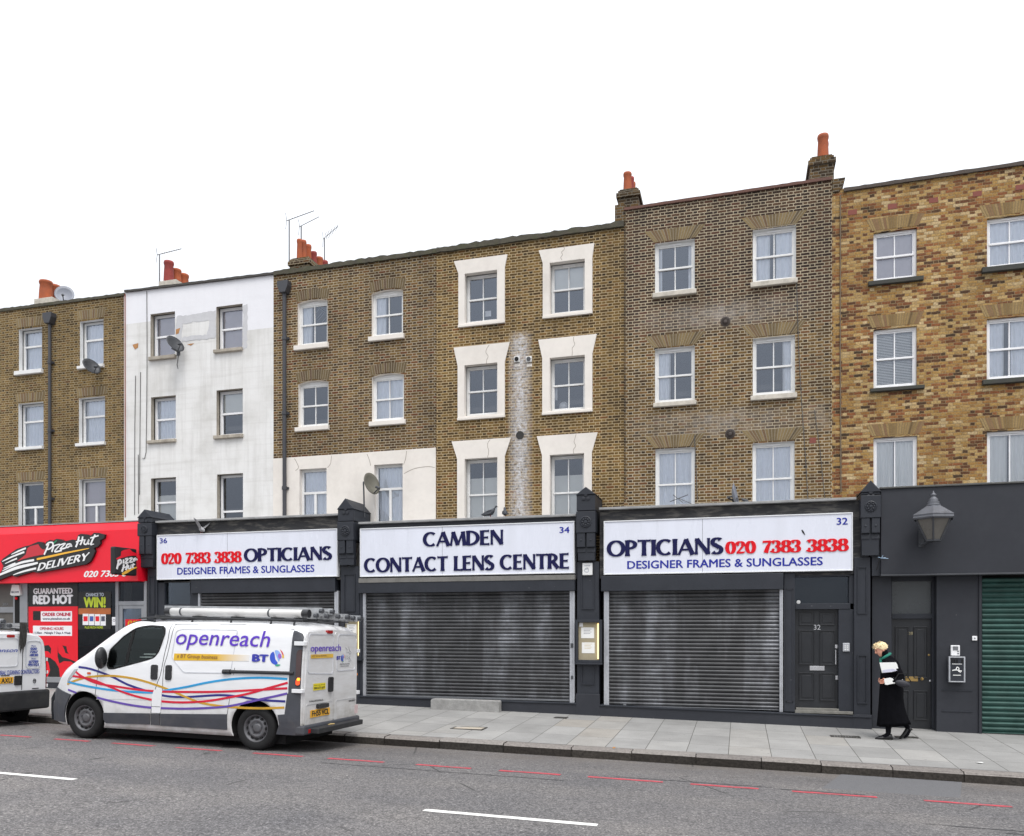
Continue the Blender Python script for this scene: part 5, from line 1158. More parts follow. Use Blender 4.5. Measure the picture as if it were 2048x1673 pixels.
ptext(t, 'CHANCE TO', (172, 1186.5, 207.5, 1193), psil, Y=t2Y, k=.0015); ptext(t, 'WIN!', (168.5, 1195, 210.5, 1215), plime, Y=t2Y, bold=.05, k=.0015); ptext(t, 'PLUS MUCH MORE!', (170, 1253, 206, 1257.5), plime, Y=t2Y, k=.0015, bold=.02)
for i, (l, r, c2) in enumerate(((165.5, 177, pred), (178, 188.5, psil), (189.5, 200, pred), (201, 211.5, pgrey))):
    ppanel(t, (l, 1228 + i * .4, r, 1250.5 + i * .4), pwht, k=.002, Y=t2Y, name='prize_card'); ppanel(t, (l + 1.5, 1233, r - 1.5, 1243), c2 if i != 1 else pm('blue_print', (.05, .1, .35), .4), k=.003, Y=t2Y, name='prize_picture')
t = poster((250.5, 1239, 284, 1259), 'small red price poster with yellow £3.00 on the glass door', pred, Y=YW - .012)
ptext(t, '£3.00', (256, 1242, 275, 1251), pm('yellow_print', (.75, .55, .02), .4), Y=YW - .012, bold=.03, k=.0015)
ppanel(t, (252, 1253, 282, 1258), pwht, Y=YW - .012)
t = poster((224, 1234.5, 231.5, 1251), 'tiny white notice with a round symbol at the edge of the takeaway window', pwht, Y=YW - .012); g = MB(); x, z = fp(227.7, 1241, YW - .02); g.lathe([(.034, 0), (.034, -.002), (.024, -.002), (.024, 0)], (x, YW - .0125, z), 'y', 20, caps=False); g.build('round_symbol', pgrey, t)

# ------------------------------------------------------------------ fittings
def notice_case(px, label, glow):
    Y = -.10; x0, x1, z0, z1 = rect(*px, Y); t = thing('notice_case', ((x0 + x1) / 2, 0, z0), label, 'notice case', 'notice cases between the shutters')
    w, h = x1 - x0, z1 - z0; g = MB(); e = .055
    g.box(x0, x0 + e, Y, -.002, z0, z1); g.box(x1 - e, x1, Y, -.002, z0, z1); g.box(x0 + e, x1 - e, Y, -.002, z1 - e, z1); g.box(x0 + e, x1 - e, Y, -.002, z0, z0 + e); g.box(x0 - .01, x1 + .01, Y - .03, -.002, z0 - .035, z0 - .001)
    g.build('case_frame', M_black, t, bevel=.005)
    g = MB(); g.box(x0 + e, x1 - e, -.03, -.004, z0 + e, z1 - e); g.build('backboard', pm('beige_backboard', (.34, .295, .20), .8, var=.12, scale=3), t)
    g = MB(); g.box(x1 - e - .035, x1 - e - .004, -.06, -.03, z0 + e + .02, z1 - e - .02); g.build('lamp_tube', M_tube, t)
    for (u0, u1, v0, v1) in ((.2, .7, .57, .82), (.23, .72, .22, .47)):
        g = MB(); g.box(x0 + w * u0, x0 + w * u1, -.034, -.031, z0 + h * v0, z0 + h * v1); p = g.build('paper', M_paper, t)
        for q in range(4):
            g = MB(); zz = z0 + h * (v1 - .04 - q * .035); g.box(x0 + w * (u0 + .1), x0 + w * (u1 - .1 - .05 * (q % 2)), -.0346, -.034, zz, zz + .006); g.build('print_line', M_navy if v0 > .5 else pm('ochre_print', (.5, .36, .1), .6), p)
    g = MB(); g.box(x0 + w * .13, x0 + w * .27, -.034, -.03, z0 + h * .84, z0 + h * .93); g.build('switch', M_upvc, t)
    return t
M_paper = pm('white_paper', (.78, .78, .76), .8, var=.04)
m, N, L, bs = nt('lit_tube'); bs.inputs['Emission Color'].default_value = (1, .72, .28, 1); bs.inputs['Emission Strength'].default_value = 1.6; bs.inputs['Base Color'].default_value = (.8, .7, .4, 1); M_tube = m
notice_case((1150.5, 1240, 1203, 1326), 'lit notice case holding two papers on the pilaster left of the shutter numbered 32', 1)
notice_case((683, 1234, 722, 1318), 'yellowish notice case on the pilaster behind the rear of the parked van', 1)
def alarm(): 
    x0, x1, z0, z1 = rect(1165, 1126.5, 1185, 1151, -.03); t = thing('alarm_box', ((x0 + x1) / 2, 0, z0), 'small white alarm box on the pilaster between the signs numbered 34 and 32', 'alarm box')
    g = MB(); g.box(x0, x1, -.05, -.002, z0, z1); g.build('cover', M_white, t, bevel=.012)
    g = MB(); pen(g, [(x0 + .05, z1 - .12), (x0 + .11, z1 - .10), (x0 + .12, z0 + .07), (x0 + .06, z0 + .07), (x0 + .05, z0 + .11), (x0 + .12, z0 + .13)], .016, flat_map(-.05), .0, .002); pen(g, [(x0 + .04, z1 - .055), (x1 - .04, z1 - .055)], .02, flat_map(-.05), 0, .002, False); g.build('faded_print', pm('faded_grey_print', (.42, .44, .47), .6), t)
alarm()
x0, x1, z0, z1 = rect(21, 1170, 42, 1192, .02); t = thing('alarm_box', ((x0 + x1) / 2, 0, z0), 'white tapered alarm box with a printed name above a black post by the takeaway', 'alarm box')
g = MB(); g.prism([(x0 + .0, z0 + .03), (x0 + .05, z0), (x1 - .05, z0), (x1, z0 + .03), (x1 - .06, z1), (x0 + .06, z1)], .0, .1); g.build('cover', M_white, t, bevel=.01)
g = MB(); text_into(g, 'SECOM', (x0 + .05, x1 - .05, z0 + .07, z0 + .115), flat_map(0), .001, bold=.02); g.build('lettering', M_navy, t, fix=False)
g = MB(); x, z = fp(31.5, 1197, .06); g.sphere((x, .075, z), (.04, .03, .04)); g.build('strobe', M_redl, t)
def box_unit(name, label, cat, px, Y, depth, mat, extra=None):
    x0, x1, z0, z1 = rect(*px, Y - depth); t = thing(name, ((x0 + x1) / 2, Y, z0), label, cat)
    g = MB(); g.box(x0, x1, Y - depth, Y - .001, z0, z1); g.build('housing', mat, t, bevel=.008)
    return t, x0, x1, z0, z1
t, x0, x1, z0, z1 = box_unit('door_intercom', 'silver intercom panel beside the door numbered 32', 'intercom', (1685.6, 1286.5, 1699.6, 1303.6), .06, .03, M_alu)
g = MB()
for i in range(2):
    for j in range(3): g.box(x0 + .03 + i * .04, x0 + .055 + i * .04, .024, .03, z0 + .025 + j * .035, z0 + .045 + j * .035)
g.build('call_button', M_white, t)
t, x0, x1, z0, z1 = box_unit('door_intercom', 'white keypad box above the black letter box', 'intercom', (1902, 1291, 1920, 1312), YF, .05, M_upvc)
g = MB(); g.box(x0 + .03, x1 - .03, YF - .056, YF - .05, z1 - .09, z1 - .02); g.build('screen', M_grey, t)
g = MB()
for i in range(2): g.box(x0 + .1, x0 + .13, YF - .055, YF - .05, z0 + .03 + i * .04, z0 + .05 + i * .04)
g.build('call_button', M_grey, t)
t, x0, x1, z0, z1 = box_unit('letter_box', 'black and silver wall letter box with slots along its top', 'letter box', (1898, 1316, 1930, 1365), YF, .11, M_black)
g = MB(); e = .02
for q in ((x0 - .004, x0 + e, z0, z1), (x1 - e, x1 + .004, z0, z1), (x0 + e, x1 - e, z0, z0 + e), (x0 - .004, x1 + .004, z1, z1 + e)): g.box(q[0], q[1], YF - .12, YF - .05, q[2], q[3])
g.build('silver_edge', M_alu, t, bevel=.003)
g = MB()
for i in range(6):
    if i != 3: g.box(x0 + .03 + i * .042, x0 + .058 + i * .042, YF - .116, YF - .109, z1 - .09, z1 - .03)
g.build('slot', M_rubber, t)
g = MB(); w = x1 - x0; pen(g, [(x0 + w * .2, z0 + .21), (x0 + w * .45, z0 + .22), (x0 + w * .8, z0 + .2)], .018, flat_map(YF - .11), 0, .002); pen(g, [(x0 + w * .45, z0 + .23), (x0 + w * .5, z0 + .27), (x0 + w * .62, z0 + .25), (x0 + w * .6, z0 + .2), (x0 + w * .75, z0 + .18)], .016, flat_map(YF - .11), 0, .0025)
g.box(x0 + w * .2, x1 - w * .2, YF - .112, YF - .11, z0 + .32, z0 + .33); g.box(x0 + w * .25, x1 - w * .25, YF - .112, YF - .11, z0 + .12, z0 + .132); g.build('printed_mark', M_paper, t)
t, x0, x1, z0, z1 = box_unit('wall_switch', 'small white key switch beside the green shutter', 'switch', (1944.6, 1272.5, 1954.6, 1281.6), YF, .03, M_upvc)
g = MB(); g.lathe([(.012, 0), (.012, -.004), (0, -.004)], ((x0 + x1) / 2, YF - .03, (z0 + z1) / 2), 'y', 12, caps=False); g.build('key_slot', M_grey, t)
# wall lantern
YL = -.10; xl = fx(1867, YL - .42); yl = YL - .42
zz = lambda py: fz(1867, py, yl)
lt = thing('wall_lantern', (xl, YL, zz(1075)), 'old grey six sided lantern on an iron bracket on the blank black fascia', 'lantern')
g = MB(); P = [fp(1842, 1094, YL), fp(1842, 1060, YL)]; g.box(P[0][0] - .04, P[0][0] + .05, YL - .02, YL, P[0][1], P[1][1]); g.tube([(P[0][0], YL - .01, P[0][1] + .06), (P[0][0], YL - .1, P[0][1] + .02), (P[0][0] + .05, YL - .25, P[0][1] + .06), (xl, yl, zz(1081) - .02)], .022, 8)
g.tube([(P[0][0], YL - .01, P[1][1] - .05), (P[0][0] + .02, YL - .12, P[1][1] - .1), (P[0][0] + .05, YL - .2, P[0][1] + .07)], .012, 8); g.build('bracket', M_dgrey, lt)
lg = pm('weathered_lead_grey', srgb(98, 100, 106), .5, metal=.25, var=.2, scale=8, grime=.3, grimec=srgb(70, 70, 68))
kx = dep(xl, yl) / F_PX
g = MB(); g.lathe([(40 * kx, zz(1031) - zz(1081)), (41.5 * kx, zz(1037) - zz(1081)), (39 * kx, zz(1040) - zz(1081)), (41.5 * kx, zz(1031) - zz(1081)), (13 * kx, zz(1012) - zz(1081)), (10 * kx, zz(1011) - zz(1081))], (xl, yl, zz(1081)), 'z', 6, a0=.3); g.build('lamp_roof', lg, lt)
g = MB(); g.smooth = True; g.lathe([(12.5, 1013), (13, 1010), (10, 1007.5), (11.5, 1005), (8, 1002), (9, 999.5), (5.5, 996), (3, 993), (5.5, 991), (5, 989), (2.2, 987), (.4, 982)] and [(a * kx, zz(b_) - zz(1081)) for a, b_ in [(12.5, 1013), (13, 1010), (10, 1007.5), (11.5, 1005), (8, 1002), (9, 999.5), (5.5, 996), (3, 993), (5.5, 991), (5, 989), (2.2, 987), (.4, 982)]], (xl, yl, zz(1081)), 'z', 20); g.build('finial', lg, lt)
g = MB(); g.lathe([(14 * kx, 0), (34 * kx, zz(1040) - zz(1081))], (xl, yl, zz(1081)), 'z', 6, a0=.3); g.build('lamp_glass', pm('dusty_lamp_glass', srgb(100, 97, 92), .3, var=.25, scale=4, grime=.3, grimec=srgb(70, 66, 60), spec=.5), lt)
g = MB()
for i in range(6):
    a = .3 + i * PI / 3; c, s = math.cos(a), math.sin(a)
    g.tube([(xl + 14.3 * kx * c, yl + 14.3 * kx * s, zz(1081)), (xl + 34.3 * kx * c, yl + 34.3 * kx * s, zz(1040))], .016, 6)
g.lathe([(15 * kx, -.02), (15.5 * kx, .012), (13 * kx, .012)], (xl, yl, zz(1081)), 'z', 6, a0=.3); g.build('lamp_frame', M_dgrey, lt)
# loose wire with a blue tie
xw, zw = fp(1763, 1117, -.13); t = thing('loose_wire', (xw, -.12, zw), 'loose black wire tied with a pale blue cord at the edge of the blank fascia', 'wire')
g = MB(); g.tube([fp(1753, 1141, -.13)[:1] + (-.13,) + fp(1753, 1141, -.13)[1:], (xw - .04, -.14, zw - .05), (xw, -.14, zw)], .009, 6); g.build('wire', M_rubber, t)
g = MB(); bl = pm('pale_blue_cord', (.3, .42, .55), .6)
for dx, dz in ((-.06, .02), (.07, .01), (.02, .05), (.11, -.01)): g.tube([(xw, -.145, zw), (xw + dx, -.15, zw + dz)], .006, 5)
g.build('cord', bl, t)

# ------------------------------------------------------------------ dishes and aerials
def dish(c, r, label, mat, face=(.62, -.55, .55), mount=None, name='satellite_dish'):
    c = Vector(c); f = Vector(face).normalized(); q = f.to_track_quat('Z', 'Y').to_matrix()
    t = thing(name, tuple(c), label, 'satellite dish', 'satellite dishes')
    g = MB(); g.smooth = True; vs = []
    rings = [(r * u, .32 * r * u * u) for u in (0.001, .25, .5, .75, 1.0)] + [(r * u, .32 * r * u * u - .012) for u in (1.01, .75, .5, .25, .001)]
    for rr, h in rings: vs.append([tuple(c + q @ Vector((rr * math.cos(2 * PI * j / 28), rr * 1.08 * math.sin(2 * PI * j / 28), h - .1 * r))) for j in range(28)])
    g.sheet(vs, True); g.build('reflector', mat, t)
    tip = c + q @ Vector((0, -r * .75, r * .95)); foot = c + q @ Vector((0, -r * .98, .2 * r))
    g = MB(); g.tube([tuple(foot), tuple(tip)], .013, 6); g.tube([tuple(tip), tuple(tip + (c - tip).normalized() * .1)], [.032, .026], 10); g.sphere(tuple(tip), .036, 8, 6); g.build('receiver_arm', M_dgrey, t)
    if mount:
        g = MB(); b = c - f * .03; g.tube([tuple(b), tuple(b - f * .1), tuple(mount)], .016, 8); g.box(mount[0] - .05, mount[0] + .05, mount[1] - .008, mount[1] + .008, mount[2] - .08, mount[2] + .08); g.build('bracket', M_dgrey, t)
    return t
gd = pm('dark_grey_dish', srgb(56, 58, 62), .5, var=.15); wd_ = pm('pale_grey_dish', srgb(128, 132, 142), .45, var=.1)
def W(px, py, Y): x, z = fp(px, py, Y); return (x, Y, z)
FD = (.80, -.28, .52)
dish(W(182, 735, UF - .3), .22, 'dark grey satellite dish below a window of the brown brick house', gd, FD, W(184, 737, UF))
dish(W(349, 690, UF - .3), .22, 'dark grey satellite dish on the white rendered house with a cable hanging from it', gd, FD, W(357, 705, UF))
cable(hB, [(357, 708), (354, 730), (356, 738)], .007)
t = dish(W(741, 969, UF - .3), .235, 'olive grey satellite dish on a thin pole in front of the cream ground storey', pm('olive_grey_dish', srgb(104, 102, 92), .5, var=.15), (.86, -.3, .25))
g = MB(); a = W(727, 964, UF - .33); b_ = W(729, 1035, UF - .33); g.tube([b_, a], .018, 8); g.tube([a, W(737, 969, UF - .31)], .016, 8); g.build('pole', M_dgrey, t)
dish(W(129, 591, UF + 1.6), .25, 'pale satellite dish beside the chimney pots of the brown brick house', wd_, (.55, -.75, .3), (fx(129, UF + 1.9), UF + 1.9, fz(129, 604, UF + 1.9)))
dish(W(1468, 992, .35), .22, 'pale satellite dish seen edge on behind the ledge over the sign numbered 32', wd_, (.97, -.12, .2), (fx(1470, .5), .5, fz(1470, 1004, .5)))
def aerial(base, top, boom, label, n=9, el=.16, tilt=(.25, 0, .9)):
    t = thing('television_aerial', base, label, 'aerial', 'television aerials'); g = MB(); g.tube([base, top], .017, 6); g.build('mast', M_grey, t)
    a, b_ = Vector(top), Vector(boom); g = MB(); d = (b_ - a); g.tube([tuple(a - d * .12), tuple(b_)], .010, 6)
    s = d.cross(Vector(tilt)).normalized()
    for i in range(n):
        p = a + d * (.12 + .86 * i / (n - 1)); e = el * (1 - .45 * i / n); g.tube([tuple(p - s * e), tuple(p + s * e)], .006, 5)
    p = a - d * .1
    for q in (1, -1): v = Vector((.02, 0, q * .2)) ; g.tube([tuple(p), tuple(p + v - d.normalized() * .05)], .007, 5)
    g.build('boom', M_grey, t)
def aer(px, pyb, pyt, bx, by, Y, label, **k): aerial(W(px, pyb, Y), W(px, pyt, Y), (fx(bx, Y + .3), Y + .3, fz(bx, by, Y + .3)), label, **k)
aer(319, 572, 509, 363, 498, UF + 1.3, 'thin television aerial above the white rendered house', el=.07)
aer(578.5, 528, 440, 628, 422, UF + 1.0, 'tallest television aerial above the clustered orange chimney pots', el=.05)
aer(602.5, 536, 452, 638, 434, UF + 1.2, 'television aerial on a white mast in front of the clustered chimney pots', el=.05)
aer(649, 533, 476, 676, 453, UF + 2.4, 'television aerial with short dark rods standing apart from the chimney pots', el=.10, tilt=(.9, .3, .2))
t = thing('television_aerial', W(1352, 1005, .4), 'broken rods of an aerial lying on the ledge over the sign numbered 32', 'aerial', 'television aerials')
g = MB(); g.tube([W(1340, 1004, .4), W(1376, 990, .4)][::-1], .008, 6); g.tube([W(1357, 997, .4), W(1383, 1008, .4)], .007, 6); g.tube([W(1346, 990, .4), W(1366, 1006, .4)], .007, 6); g.build('boom', M_dgrey, t)

# ------------------------------------------------------------------ pigeons
pg = pm('pigeon_feathers', (.05, .055, .065), .7, var=.5, scale=14); pg2 = pm('pale_pigeon_feathers', (.30, .30, .31), .7, var=.4, scale=14); bk = pm('pigeon_beak', (.06, .05, .045), .5)
def pigeon(p, yaw, label, mat, wings=False, s=1.0):
    t = thing('pigeon', p, label, 'pigeon', 'pigeons on the shop ledges', rot=(0, 0, yaw)); t.scale = (s, s, s)
    g = MB(); g.smooth = True; prof = [(.0, -.155, .055, .004), (.018, -.12, .062, .03), (.045, -.05, .085, .05), (.055, .02, .10, .06), (.05, .07, .12, .06), (.034, .10, .155, .045), (.026, .108, .19, .032), (.028, .12, .215, .028), (.02, .14, .222, .02), (.004, .155, .22, .004)]
    g.sheet([[(x, ry * math.cos(2 * PI * j / 14), z + rz * math.sin(2 * PI * j / 14)) for j in range(14)] for ry, x, z, rz in prof], True); b = g.build('body', mat, t)
    g = MB(); g.tube([(.148, 0, .218), (.185, 0, .208)], [.009, .002], 6); g.build('beak', bk, b)
    g = MB()
    for y in (.02, -.02): g.tube([(.02, y, .06), (.025, y, 0)], .006, 5); g.tube([(.0, y, .003), (.055, y, .003)], .005, 5)
    g.build('leg', pm('pigeon_leg', (.25, .06, .05), .6), b)
    for sgn in (1, -1):
        g = MB()
        if wings: q = [(.07, sgn * .04, .13), (.05, sgn * .12, .27), (-.03, sgn * .22, .36), (-.10, sgn * .2, .33), (-.12, sgn * .12, .22), (-.06, sgn * .05, .13)]
        else: q = [(.07, sgn * .05, .13), (.03, sgn * .06, .075), (-.08, sgn * .045, .05), (-.17, sgn * .015, .055), (-.1, sgn * .04, .1), (.0, sgn * .058, .14)]
        n = len(q); v = [Vector(a) for a in q]; nn = (v[1] - v[0]).cross(v[2] - v[0]).normalized() * .006
        g.add([tuple(a + nn) for a in v] + [tuple(a - nn) for a in v], [tuple(range(n)), tuple(range(2 * n - 1, n - 1, -1))] + [(i, (i + 1) % n, (i + 1) % n + n, i + n) for i in range(n)]); g.build('wing', mat, b)
    return t
z34 = (fz(719, 1043.8, -.04) + fz(1153, 1029, -.04)) / 2
pigeon((fx(979, .05), .05, z34 + .0), .15, 'dark pigeon standing side on, on the ledge over the CAMDEN sign', pg, s=1.05)
pigeon((fx(1010, .08), .08, z34 + .0), 1.9, 'hunched dark pigeon facing away on the ledge over the CAMDEN sign', pg, s=.95)
xq, _, _, zq = rect(396, 1064, 412, 1157, -.06); pigeon((fx(404, -.05), -.05, rect(314, 1064, 675.5, 1157, -.06)[3]), PI - .5, 'pale pigeon flapping its wings on top of the sign numbered 36', pg2, True, s=.95)

# ------------------------------------------------------------------ vans
class VanShape:
    def __init__(s, L, W0, prof, zb, nose=.40, noselen=1.0, tum=.085, ztum=1.02, rt=.17, taper=.03):
        s.L, s.W0, s.prof, s.zb0, s.nose, s.nl, s.tum, s.zt0, s.rt, s.taper = L, W0, prof, zb, nose, noselen, tum, ztum, rt, taper
    def zt(s, x):
        P = s.prof
        if x <= P[0][0]: return P[0][1]
        for (a, za), (b_, zb) in zip(P[:-1], P[1:]):
            if x <= b_:
                i = P.index((a, za)); p0 = P[max(i - 1, 0)]; p3 = P[min(i + 2, len(P) - 1)]; u = (x - a) / (b_ - a)
                m1 = (zb - p0[1]) / max(b_ - p0[0], 1e-6) * (b_ - a); m2 = (p3[1] - za) / max(p3[0] - a, 1e-6) * (b_ - a)
                return (2 * u ** 3 - 3 * u * u + 1) * za + (u ** 3 - 2 * u * u + u) * m1 + (-2 * u ** 3 + 3 * u * u) * zb + (u ** 3 - u * u) * m2
        return P[-1][1]
    def zb(s, x): return s.zb0 + (.06 * max(0, .35 - x) / .35) + .12 * min(1, max(0, (x - (s.L - .62)) / .08))
    def w(s, x, z):
        f = 1 - s.nose * max(0, 1 - x / s.nl) ** 2.5 if x < s.nl else 1
        if x > s.L - .16: f -= s.taper * ((x - (s.L - .16)) / .16) ** 2
        if z > s.zt0: f -= s.tum * ((z - s.zt0) / .95) ** 1.5
        if z < .5: f -= .035 * ((.5 - z) / .3) ** 1.5
        return s.W0 * f
    def y(s, x, z):
        zt = s.zt(x); r = min(s.rt, .45 * (zt - s.zb(x))); y = s.w(x, z)
        if z > zt - r: y -= r * (1 - math.sqrt(max(0, 1 - ((z - (zt - r)) / r) ** 2)))
        return y
    def ring(s, x):
        zt, zb = s.zt(x), s.zb(x); r = min(s.rt, .45 * (zt - zb)); n = 22; R = []
        for i in range(n): R.append(zb + (zt - r - zb) * i / n)
        for i in range(9): R.append(zt - r + r * math.sin(i / 8 * PI / 2))
        side = [(s.y(x, z), z) for z in R]; top = [(side[-1][0] * u, zt + .035 * (1 - u * u) * min(1, zt / 1.2)) for u in (.75, .4)]
        half = side + top
        return [(x, -a, z) for a, z in half] + [(x, 0, zt + .035 * min(1, zt / 1.2))] + [(x, a, z) for a, z in half[::-1]]
    def body(s, name, root, mats, cuts):
        g = MB(); xs = [.0, .015, .035, .06, .1, .15] + [.2 + .1 * i for i in range(int((s.L - .4) / .1))]
        xs += [s.L - .16, s.L - .11, s.L - .07, s.L - .035, s.L - .012, s.L]
        xs = sorted(set(round(x, 4) for x in xs)); g.smooth = True
        rings = [s.ring(x) for x in xs]; n = len(rings[0])
        last = [(s.L, p[1] * .985, s.zb0 + (p[2] - s.zb0) * .985 + .008) for p in rings[-1]]; rings[-1] = last
        g.sheet(rings, True); g.smooth = False; b0 = 0
        m = len(rings)
        g.f += [tuple(range(n - 1, -1, -1)), tuple(range((m - 1) * n, m * n))]; g.m += [0, 0]; g.sm += [False, False]
        o = g.build(name, mats, root); dg = bpy.context.evaluated_depsgraph_get()
        for c in cuts:
            md = o.modifiers.new('cut', 'BOOLEAN'); md.object = c; md.operation = 'DIFFERENCE'; md.solver = 'EXACT'
        bpy.context.view_layer.update(); dg = bpy.context.evaluated_depsgraph_get()
        me = bpy.data.meshes.new_from_object(o.evaluated_get(dg)); old = o.data; o.modifiers.clear(); o.data = me; bpy.data.meshes.remove(old)
        for c in cuts: bpy.data.objects.remove(c)
        return o
    def mp(s, side=-1, base=0.0): return lambda u, v, k: (u, side * (s.y(u, v) + k + base), v)
    def patch(s, name, poly, mat, parent, off=.006, side=-1, step=.16, thick=.006, hole=None):
        """closed outline in (x, z) laid on the body side, following its curve"""
        bm = bmesh.new(); loops = [poly] + ([hole] if hole else []); flat = [p for l in loops for p in l]
        vs = [bm.verts.new((p[0], 0, p[1])) for p in flat]
        if hole:
            for t in tessellate_polygon([[Vector((p[0], p[1], 0)) for p in l] for l in loops]): 
                try: bm.faces.new([vs[i] for i in t])
                except ValueError: pass
        else: bm.faces.new(vs)
        x0, x1 = min(p[0] for p in poly), max(p[0] for p in poly); z0, z1 = min(p[1] for p in poly), max(p[1] for p in poly)
        for ax, a, b_ in ((0, x0, x1), (2, z0, z1)):
            q = a + step
            while q < b_ - .01:
                no = Vector((1, 0, 0)) if ax == 0 else Vector((0, 0, 1)); bmesh.ops.bisect_plane(bm, geom=bm.verts[:] + bm.edges[:] + bm.faces[:], plane_co=no * q, plane_no=no); q += step
        bmesh.ops.remove_doubles(bm, verts=bm.verts, dist=.0005)
        ed = [e for e in bm.edges if len(e.link_faces) == 1]
        r = bmesh.ops.extrude_edge_only(bm, edges=ed); inner = [e for e in r['geom'] if isinstance(e, bmesh.types.BMVert)]; iset = set(inner)
        for v in bm.verts: v.co.y = side * (s.y(v.co.x, v.co.z) + (off - thick if v in iset else off))
        bmesh.ops.recalc_face_normals(bm, faces=bm.faces)
        for f in bm.faces:
            if abs(f.normal.y) > .8 and f.normal.y * side < 0: f.normal_flip()
        me = bpy.data.meshes.new(name); bm.to_mesh(me); bm.free(); me.materials.append(mat)
        o = bpy.data.objects.new(name, me); COL.objects.link(o); o.parent = parent; ORG[o.name] = (0, 0, 0); return o
    def line(s, name, pts, w, mat, parent, off=.003, side=-1, smooth=True):
        g = MB(); pen(g, pts, w, s.mp(side), off - .004, off, smooth); return g.build(name, mat, parent)
def rounded(poly, r=.05, n=4):
    out = []; N_ = len(poly)
    for i in range(N_):
        p = Vector(poly[i]); a = Vector(poly[i - 1]); b_ = Vector(poly[(i + 1) % N_]); da, db = a - p, b_ - p; q = min(r, da.length * .45, db.length * .45)
        p0, p1 = p + da.normalized() * q, p + db.normalized() * q
        for j in range(n + 1): u = j / n; out.append(tuple(p0 * (1 - u) ** 2 + p * 2 * u * (1 - u) + p1 * u * u))
    return out
def cutter(poly, y0, y1, root, mi=2):
    g = MB(); g.k = mi; g.prism(poly, y0, y1); o = g.build('cutter', [M_rubber, M_rubber, M_rubber], root); return o
def cyl_cut(x, z, r, y0, y1, root):
    g = MB(); g.k = 1; g.lathe([(r, y0), (r, y1)], (x, 0, z), 'y', 48); return g.build('cutter', [M_rubber, M_rubber], root)
def wheel(root, x, y, z, R, wd, steel, side=-1, holes=12):
    """tyre with sidewall, pressed steel rim with vent holes, hub nuts"""
    e = side
    g = MB(); g.smooth = True; rr = R * .615
    g.lathe([(rr, e * .0), (rr + .015, e * .012), (R * .82, e * .016), (R * .93, e * .006), (R * .985, -e * .02), (R, -e * .045), (R, -e * (wd - .045)), (R * .95, -e * wd), (rr, -e * wd)], (x, y, z), 'y', 48, caps=False); t = g.build('wheel', M_rubber, root)
    g = MB()
    for q in (.25, .5, .75): g.lathe([(R + .001, -e * (wd * q - .006)), (R + .001, -e * (wd * q + .006))], (x, y, z), 'y', 48, caps=False)
    g = MB(); g.smooth = True
    g.lathe([(rr + .002, -e * .002), (rr - .008, -e * .0), (rr - .022, -e * .03), (rr - .035, -e * .05), (rr * .80, -e * .052), (rr * .74, -e * .03), (rr * .60, -e * .016), (rr * .52, -e * .02), (rr * .36, -e * .045), (rr * .33, -e * .026), (rr * .2, -e * .022), (.001, -e * .020)], (x, y, z), 'y', 48, caps=False); g.smooth = False; g.k = 1
    for i in range(holes):
        a = 2 * PI * i / holes; g.lathe([(.021, -e * .012), (.021, -e * .035), (.0, -e * .0355)] if False else [(.0, 0), (.022, 0), (.022, -e * .03)], (x + rr * .745 * math.cos(a), y - e * .030 + e * .006, z + rr * .745 * math.sin(a)), 'y', 12, caps=False)
    g.k = 2
    for i in range(5): a = 2 * PI * i / 5 + .3; g.lathe([(.013, -e * .03), (.013, e * .0), (.0, e * .002)], (x + rr * .43 * math.cos(a), y - e * .022, z + rr * .43 * math.sin(a)), 'y', 6, caps=False)
    g.build('rim', [steel, M_rubber, M_dgrey], t); return t

VX, VY, VZ = -11.03, -4.54, .0
VW = .91
YN = VY - VW                                       # near side of the van
M_van = pm('white_van_paint', (.74, .745, .76), .3, var=.025, scale=2, grime=.10, grimec=(.42, .41, .40), spec=.5, coat=.4)
def van_dirt_shade():
    m, N, L, bs = nt('white_van_paint_dirt_shade'); b = NB(N, L); oc = b.coord('Object'); X, Y, Z = b.xyz(oc)
    n = b.noise(oc, 5, 6, .65); n2 = b.noise(b.coord('Object', (1, 1, 5)), 3, 5, .6)
    low = b.math('SUBTRACT', 1.0, b.math('DIVIDE', b.math('SUBTRACT', Z, .3), .75, clamp=True))
    d = b.math('MULTIPLY', b.math('POWER', low, 1.3), b.ramp(n, [(.25, .25), (.75, .95)]))  # darker lower body: road dirt plus shading put into the colour
    back = b.math('MULTIPLY', b.math('DIVIDE', b.math('SUBTRACT', X, 4.6), .15, clamp=True), b.ramp(n2, [(.3, .10), (.75, .5)]))  # rear face greyed the same way, dirt and painted shade together
    c = b.mix(b.math('ADD', d, back, clamp=True), b.ramp(n2, [(.3, (.72, .725, .74)), (.7, (.78, .785, .80))]), (.36, .34, .31))
    L.new(c, bs.inputs['Base Color']); L.new(b.ramp(d, [(0, .28), (.6, .6)]), bs.inputs['Roughness']); bs.inputs['Coat Weight'].default_value = .35; bs.inputs['Coat Roughness'].default_value = .1
    return m
M_vand = van_dirt_shade()
M_clad = pm('grey_bumper_plastic', srgb(66, 68, 74), .6, var=.2, scale=5, grime=.4, grimec=srgb(94, 91, 88), bump=.05, spec=.35)
M_bumpb = pm('black_bumper_plastic', srgb(36, 37, 40), .55, var=.2, scale=5, grime=.3, grimec=srgb(80, 78, 74))
M_steel = pm('grey_steel_rim', srgb(92, 92, 95), .5, metal=.3, var=.2, scale=8, grime=.4, grimec=srgb(70, 66, 62))
M_gap = pm('panel_gap', (.03, .03, .032), .8)
M_vglass = glassm('van_glass', .0, (.86, .94, .92), (.85, .97, .97))
M_blk = pm('gloss_black_plastic', (.02, .02, .022), .3, var=.2)
